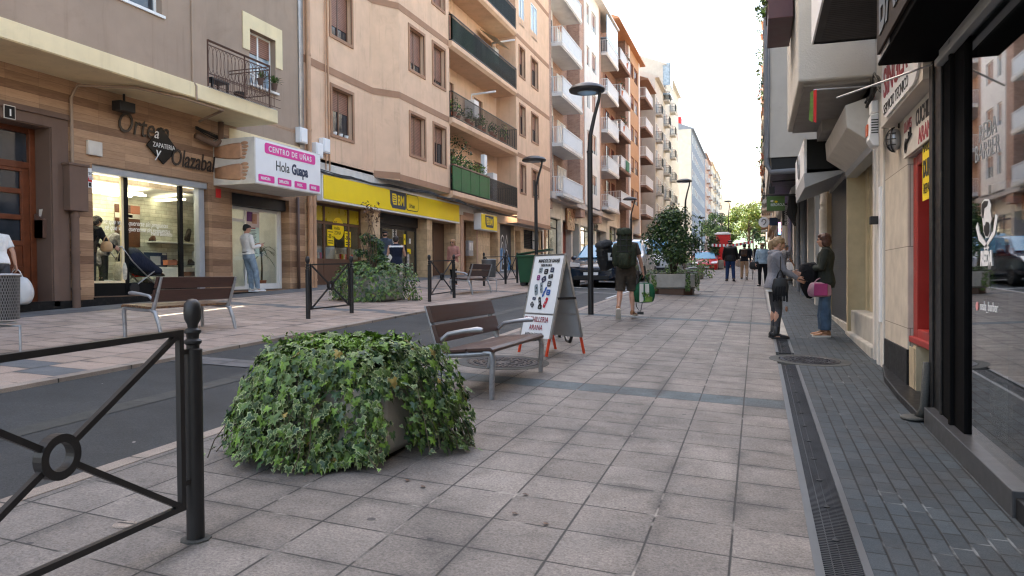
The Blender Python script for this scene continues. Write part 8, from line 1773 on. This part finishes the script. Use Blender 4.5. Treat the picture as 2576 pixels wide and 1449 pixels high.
# man in the supermarket doorway
p = FX(1506, 1105, -12.2); person('man in a blue grey hooded jacket and cap entering the supermarket', (-12.2, p.y, gz(-12.2, p.y) + .02), R(35), 1.74, outfit=(('top', C_['blue_grey'], 1.9, -.05, 1.2, 0, 'hood'), ('pants', C_['jeans_dark'], 1., 1.12, 1.1), ('shoes', SHOE['black'])), hair=('dark', 'cap'), vox=.014)
# woman in pink walking towards the camera
p = G(1772, 1118); info = person('woman in a dusty pink jacket and sunglasses walking towards the camera', (p.x, p.y, gz(p.x, p.y) + .01), R(168), 1.52, head=(10, 10), arms=(((-.28, -.02, -1), (.1, .75, -.15)), ((.2, -.1, -1), (.0, .2, -1))), legs=(((-.04, .16, -1), (-.02, -.12, -1)), ((.04, -.10, -1), (.02, -.26, -1))),
    outfit=(('top', C_['grey_tee'], 0, -.05, 1.1), ('top', C_['pink'], 1.9, -.03, 1.16, 0), ('pants', C_['black'], 1., 1.06, .98), ('shoes', SHOE['tan'], M['white'])), hair=('strawberry', 'bob'), glasses='sun')
t = carrier('handbag', 'large tan handbag on the arm of the woman in pink', info['hand'][0] + Vector((-.02, -.05, .0)), .40, .26, M['tan_leather'], .15, 7, .42)
# the backpacker
p = G(2446, 1243); info = person('hiker in dark olive shorts carrying a tall green rucksack, walking away', (p.x, p.y, gz(p.x, p.y)), R(4), 1.70, lean=5, arms=(((-.22, .25, -1), (.1, .8, -.3)), ((.34, -.10, -1), (.22, .12, -1))), legs=(((-.06, -.10, -1), (-.03, -.62, -1)), ((.06, .14, -1), (.03, -.10, -1))), lift=(.10, 0), foot=(-52, 0),
    outfit=(('top', C_['olive_shorts'], 1.0, -.02, 1.14), ('pants', C_['olive_shorts'], .5, 1.28, 1.3), ('shoes', SHOE['tan'], M['offwhite'])), hair=('dark', 'short'))
olv = cloth('olive green rucksack cloth', (.030, .036, .022), .25, bump=.7)
def soft(o, k=.035):
    s_ = o.modifiers.new('soft', 'SUBSURF'); s_.levels = s_.render_levels = 2; tx = bpy.data.textures.get('folds') or bpy.data.textures.new('folds', 'CLOUDS'); tx.noise_scale = .09; d = o.modifiers.new('folds', 'DISPLACE'); d.texture = tx; d.strength = k; return o
def rucksack(name, label, c, rz, w, d, hgt_, m, lidm=None, seed=1, pockets=True, strap=None):
    t = thing(name, label, 'backpack', c, rz); b = MB()
    prof = ((0, .62, .55), (.05, .9, .85), (.2, 1., 1.), (.45, .97, 1.0), (.7, .98, .95), (.8, .9, .88), (.83, .84, .82))
    def sq(w_, d_, z, dy=0): return [Vector((w_ / 2 * math.copysign(abs(math.cos(a)) ** .75, math.cos(a)), dy + d_ / 2 * math.copysign(abs(math.sin(a)) ** .75, math.sin(a)), z)) for a in [2 * math.pi * j / 20 for j in range(20)]]
    b.loft([sq(w * x, d * y, hgt_ * z) for z, x, y in prof]); o = soft(b.build('main_sack', m, t, smooth=True))
    b = MB(); b.loft([sq(w * x, d * y, hgt_ * z, -.02) for z, x, y in ((.80, .98, 1.02), (.84, 1.06, 1.12), (.92, 1.02, 1.08), (.98, .8, .85), (1., .45, .5))]); soft(b.build('lid', lidm or m, t, smooth=True))
    b = MB()
    for z in (.3, .42, .56, .7): b.tube([q * 1.0 + Vector((0, 0, 0)) for q in sq(w * 1.015, d * 1.02, hgt_ * z)], .009, 5, closed=True)
    for x in (-.2, .2): b.tube([(x * w, -d * .53, hgt_ * .95), (x * w, -d * .535, hgt_ * .6), (x * w, -d * .53, hgt_ * .2)], .009, 5)
    b.build('webbing', strap or M['black_soft'], t)
    if pockets:
        for s_ in (-1, 1): b = MB(); b.loft([[q + Vector((s_ * w * .55, 0, 0)) for q in sq(.13 * x, d * .62 * x, hgt_ * z)] for z, x in ((.06, .7), (.12, 1.), (.5, 1.), (.58, .8), (.6, .3))]); b.build('side_pocket', m, t, smooth=True)
        b = MB(); b.loft([[q + Vector((0, -d * .5, 0)) for q in sq(w * .66 * x, .13 * x, hgt_ * z)] for z, x in ((.06, .7), (.12, 1.), (.32, 1.), (.38, .75))]); b.build('front_pocket', m, t, smooth=True)
    return t
c = info['tor'](.0, .0, -.155); rucksack('rucksack', 'tall olive green expedition rucksack on the hiker’s back', (c.x, c.y, c.z), R(4), .30, .26, .79, olv, seed=2)
c = info['tor'](.04, -.20, .08); dk = cloth('dark grey rucksack cloth', (.03, .032, .035), .3); t = rucksack('rucksack', 'black and grey day rucksack slung on the hiker’s left side', (c.x - .04, c.y, c.z - .05), R(50), .34, .24, .60, M['black_soft'], dk, 3, False, dk)
t.rotation_euler = (R(8), R(-14), R(40))
b = MB(); b.prism([(-.02, -.135, .22), (.06, -.135, .20), (.07, -.135, .26), (.02, -.135, .28), (.07, -.135, .35), (-.01, -.135, .37)], (0, -.004, 0)); b.build('white_mark', M['white'], t)
hb = info['hand'][1]; gb = cloth('green shopping bag', (.015, .10, .045), .15, .5); t = carrier('shopping_bag', 'green and cream reusable shopping bag held by the hiker', hb, .44, .40, gb, .17, 9, .5, M['green_plastic'], .05)
b = MB(); b.prism([(-.06, -.135, .02), (.13, -.125, .04), (.12, -.105, .37), (-.06, -.11, .38)], (0, -.012, 0)); b.build('cream_panel', M['offwhite'], t); b = MB(); b.prism([(.0, -.15, .03), (.18, -.13, .03), (.19, -.13, .12), (.08, -.15, .14)], (0, -.008, 0)); leaf_clump(b, (.06, -.155, .17), (.07, .01, .05), 30, .05, random.Random(2), 1); b.build('printed_vegetables', M['leaf_lt'], t); b = MB(); b.box(.02, -.158, .04, .05, -.146, .38); b.build('green_tape', gb, t)
t = carrier('dark_pouch', 'black pouch with a dangling strap hanging beside the shopping bag', hb + Vector((-.16, -.02, .02)), .16, .36, M['black_soft'], .1, 6, .4); b = MB(); b.tube([(0, 0, .02), (.02, 0, -.2), (.1, 0, -.32), (.14, 0, -.1)], .009, 5); b.obox((.1, 0, -.33), (.12, .03, .05)); b.build('strap', M['black_soft'], t)
# the two women talking on the right
p = G(3025, 1322); info = person('blond ponytailed woman in a grey hoodie and ripped dark jeans', (p.x + .0, p.y, gz(p.x, p.y)), R(-80), 1.60, lean=4, head=(4, 4), arms=(((-.25, .30, -1), (.55, 1., -.18)), ((.22, .28, -1), (-.02, .95, -.55))), legs=(((-.05, .06, -1), (-.02, -.04, -1)), ((.05, .12, -1), (.02, -.10, -1))),
    outfit=(('top', C_['white_shirt'], 0, -.075, 1.08, 5), ('top', C_['hoodie'], 1.95, -.045, 1.2, 0, 'hood'), ('pants', C_['grey_jeans'], 1., 1.02, .92), ('shoes', SHOE['black']), ('boots', SHOE['black'])), hair=('blond', 'pony'), glasses='thin')
q = info['t']; b = MB(); b.ell((.055 * 1.6 + .0, .165, .47), (.035, .02, .045), 10, 6); b.build('knee_tear', M['skin'], q, smooth=True)
c = info['tor'](-.03, .13, .02); t = carrier('fringed_bag', 'small black fringed bag hanging at the hip of the woman with the ponytail', c + Vector((.02, -.06, .28)), .24, .30, M['black_soft'], .12, 8, .35)
b = MB(); rr = random.Random(4)
for k in range(26): a = 6.28 * k / 26; b.bar((.1 * math.cos(a), .045 * math.sin(a), .16), (.11 * math.cos(a) + rr.uniform(-.01, .01), .05 * math.sin(a), -.06 + rr.uniform(-.02, .02)), .014, .006)
b.build('fringe', C_['black'], t); b = MB(); b.tube([(0, -.02, .40), (0, -.05, .55), (.0, -.08, .62)], .008, 5); b.build('shoulder_strap', M['black_soft'], t)
h1 = info['hand'][1]; b = MB(); b.obox(h1 + Vector((.03, 0, .0)), (.15, .075, .012), rotm(0, .2, .2)); tag(b.build('phone', M['black'], world=True, bevel=.004), 'dark phone in the outstretched hand of the woman with the ponytail', 'phone')
p = G(3222, 1316); info = person('auburn bobbed woman in a dark olive jacket and wide blue jeans', (p.x + .02, p.y + .05, gz(p.x, p.y)), R(84), 1.68, lean=0, head=(6, 0), arms=(((-.22, .22, -1), (.75, .62, .06)), ((.24, .26, -1), (-.85, .6, .12))), legs=(((-.06, .02, -1), (-.02, -.02, -1)), ((.07, .10, -1), (.03, .0, -1))),
    outfit=(('top', C_['olive_jacket'], 1.95, -.06, 1.24), ('pants', C_['jeans'], .9, 1.16, 1.62), ('shoes', SHOE['tan'], M['offwhite'])), hair=('auburn', 'bob'), glasses='thin', build_=1.06)
hh_ = (info['hand'][0] + info['hand'][1]) / 2; b = MB(); rr = random.Random(5); rings = []
for k, (z, w, d) in enumerate(((.07, .08, .10), (.03, .15, .15), (-.06, .17, .16), (-.18, .16, .14), (-.32, .15, .10), (-.44, .10, .07), (-.52, .04, .03))): rings.append([hh_ + Vector((.0 + w * math.cos(a) * (1 + rr.uniform(-.12, .12)), d * math.sin(a) * (1 + rr.uniform(-.15, .15)), z + rr.uniform(-.015, .015))) for a in [6.2832 * j / 16 for j in range(16)]])
b.loft(rings); o = b.build('folded_coat', C_['black'], world=True, smooth=True); remesh(o, .014, 2); tag(o, 'black coat folded over the arms of the woman with bobbed hair', 'coat')
c = info['tor'](-.02, -.01, .06); t = carrier('plastic_bag', 'pale pink plastic bag with a magenta pouch beside the auburn haired woman', c + Vector((.0, -.16, .09)), .36, .25, mat('pale pink plastic', (.42, .24, .28), .3, bump=.8, bscale=18), .06, 11, .3); b = MB(); b.prism([(-.1, -.085, .03), (.11, -.08, .03), (.11, -.075, .22), (-.09, -.08, .23)], (0, -.012, 0)); b.build('magenta_pouch', mat('muted magenta cloth', (.36, .04, .15), .6), t, bevel=.01)
# walkers further on
p = G(2853, 1098); person('man in a black leather jacket, flat cap and blue jeans walking away', (p.x, p.y, gz(p.x, p.y)), R(2), 1.77, arms=(((-.26, .0, -1), (-.02, .3, -1)), ((.26, .05, -1), (.02, .3, -1))), legs=(((-.07, .06, -1), (-.05, -.08, -1)), ((.07, -.1, -1), (.05, -.3, -1))), foot=(0, -20), lift=(0, .02), outfit=(('top', C_['leatherj'], 1.95, -.05, 1.26), ('pants', C_['jeans_dark'], 1., 1.2, 1.25), ('shoes', SHOE['brown'])), hair=('dark', 'cap'), build_=1.1, vox=.014)
p = G(2908, 1092); info = person('man in a black top and tan trousers walking away with a cane', (p.x, p.y, gz(p.x, p.y)), R(-4), 1.66, lean=4, head=(-4, 8), arms=(((-.24, .0, -1), (-.02, .3, -1)), ((.3, .1, -1), (.12, .4, -1))), legs=(((-.06, .12, -1), (-.03, -.05, -1)), ((.07, -.1, -1), (.03, -.55, -1))), lift=(0, .05), foot=(0, -48), outfit=(('top', C_['black'], 1.9, -.03, 1.16), ('pants', C_['tan'], 1., 1.18, 1.2), ('shoes', SHOE['black'], M['offwhite'])), hair=('black', 'short'), vox=.014)
hb = info['hand'][1]; b = MB(); b.tube([hb + Vector((0, -.04, .03)), hb + Vector((0, .06, .03)), hb + Vector((.02, .08, .0)), (hb.x + .06, hb.y + .12, gz(hb.x, hb.y))], .012, 7); tag(b.build('walking_cane', M['ink'], world=True, smooth=True), 'dark walking cane of the man in tan trousers', 'cane')
c = info['tor'](.1, .0, -.09); rucksack('backpack', 'small brown leather backpack on the man with the cane', (c.x, c.y, c.z), 0, .27, .13, .34, M['leather'], None, 5, False); t = carrier('tote_bag', 'pale brown tote bag on the left shoulder of the man with the cane', info['tor'](.16, -.15, .0), .30, .36, cloth('beige cotton', (.4, .3, .22)), .2, 12, .25)
p = G(2992, 1118); info = person('woman in a pale denim jacket and straw hat behind the ponytailed woman', (p.x - .12, p.y, gz(p.x, p.y)), R(172), 1.66, arms=(((-.2, .1, -1), (.0, .3, -1)), ((.24, .05, -1), (-.0, .35, -1))), outfit=(('top', C_['black'], 0, -.05, 1.08), ('top', C_['denim_pale'], 1.9, -.02, 1.16), ('pants', C_['black'], 1., 1.1, 1.05), ('shoes', SHOE['black'])), hair=('dark', 'hat'), glasses='sun', vox=.014)
t = carrier('shoulder_bag', 'big black shoulder bag carried by the woman in the straw hat', info['tor'](.14, .17, .05), .40, .32, M['black_soft'], .16, 13, .35)
p = G(3062, 1125); person('person in a grey printed shirt leaning over the shoe table', (p.x - .1, p.y - .5, gz(p.x, p.y)), R(-40), 1.62, lean=20, head=(0, 20), arms=(((-.1, .3, -1), (0, .7, -.7)), ((.1, .3, -1), (0, .7, -.7))), outfit=(('top', C_['grey_tee'], 1.1, -.05, 1.14), ('pants', C_['charcoal'], 1., 1.1, 1.1), ('shoes', SHOE['black'])), hair=('grey', 'short'), vox=.016)
y = 34.; p = FY(2492, 1000, y); info = person('person in a white shirt with a black backpack on the left pavement behind the hiker', (p.x, y, gz(p.x, y)), R(5), 1.68, outfit=(('top', C_['white_shirt'], 1.9, -.04, 1.14), ('pants', C_['charcoal'], 1., 1.1, 1.1), ('shoes', SHOE['black'])), hair=('grey', 'short'), vox=.016); c = info['tor'](.05, 0, -.09); rucksack('backpack', 'small black backpack on the person in the white shirt', c, 0, .28, .14, .42, M['black_soft'], None, 6, False)
p = G(2530, 1045); person('person in dark grey clothes on the left pavement beside the planted shrub', (p.x, p.y, gz(p.x, p.y)), R(10), 1.70, outfit=(('top', C_['blue_grey'], 1.1, -.04, 1.14), ('pants', C_['charcoal'], 1., 1.1, 1.1), ('shoes', SHOE['black'])), hair=('dark', 'short'), vox=.016)
for k, (sx, y, m1, lab) in enumerate(((2955, 54., 'black', 'distant person in a long black coat behind the striped tape'), (2925, 64., 'navy', 'distant person in navy beyond the striped tape'), (2716, 62., 'white_shirt', 'distant person in white on the left pavement beyond the shrub'), (2972, 72., 'charcoal', 'distant dark dressed person near the right shopfronts'))):
    p = FY(sx, 1000, y); person(lab, (p.x, y, gz(p.x, y)), R(175 if k != 1 else 0), 1.72, outfit=(('top', C_[m1], 1.9, -.12 if k == 0 else -.04, 1.2), ('pants', C_['charcoal'], 1., 1.1, 1.1), ('shoes', SHOE['black'])), hair=('dark', 'short'), vox=.03)
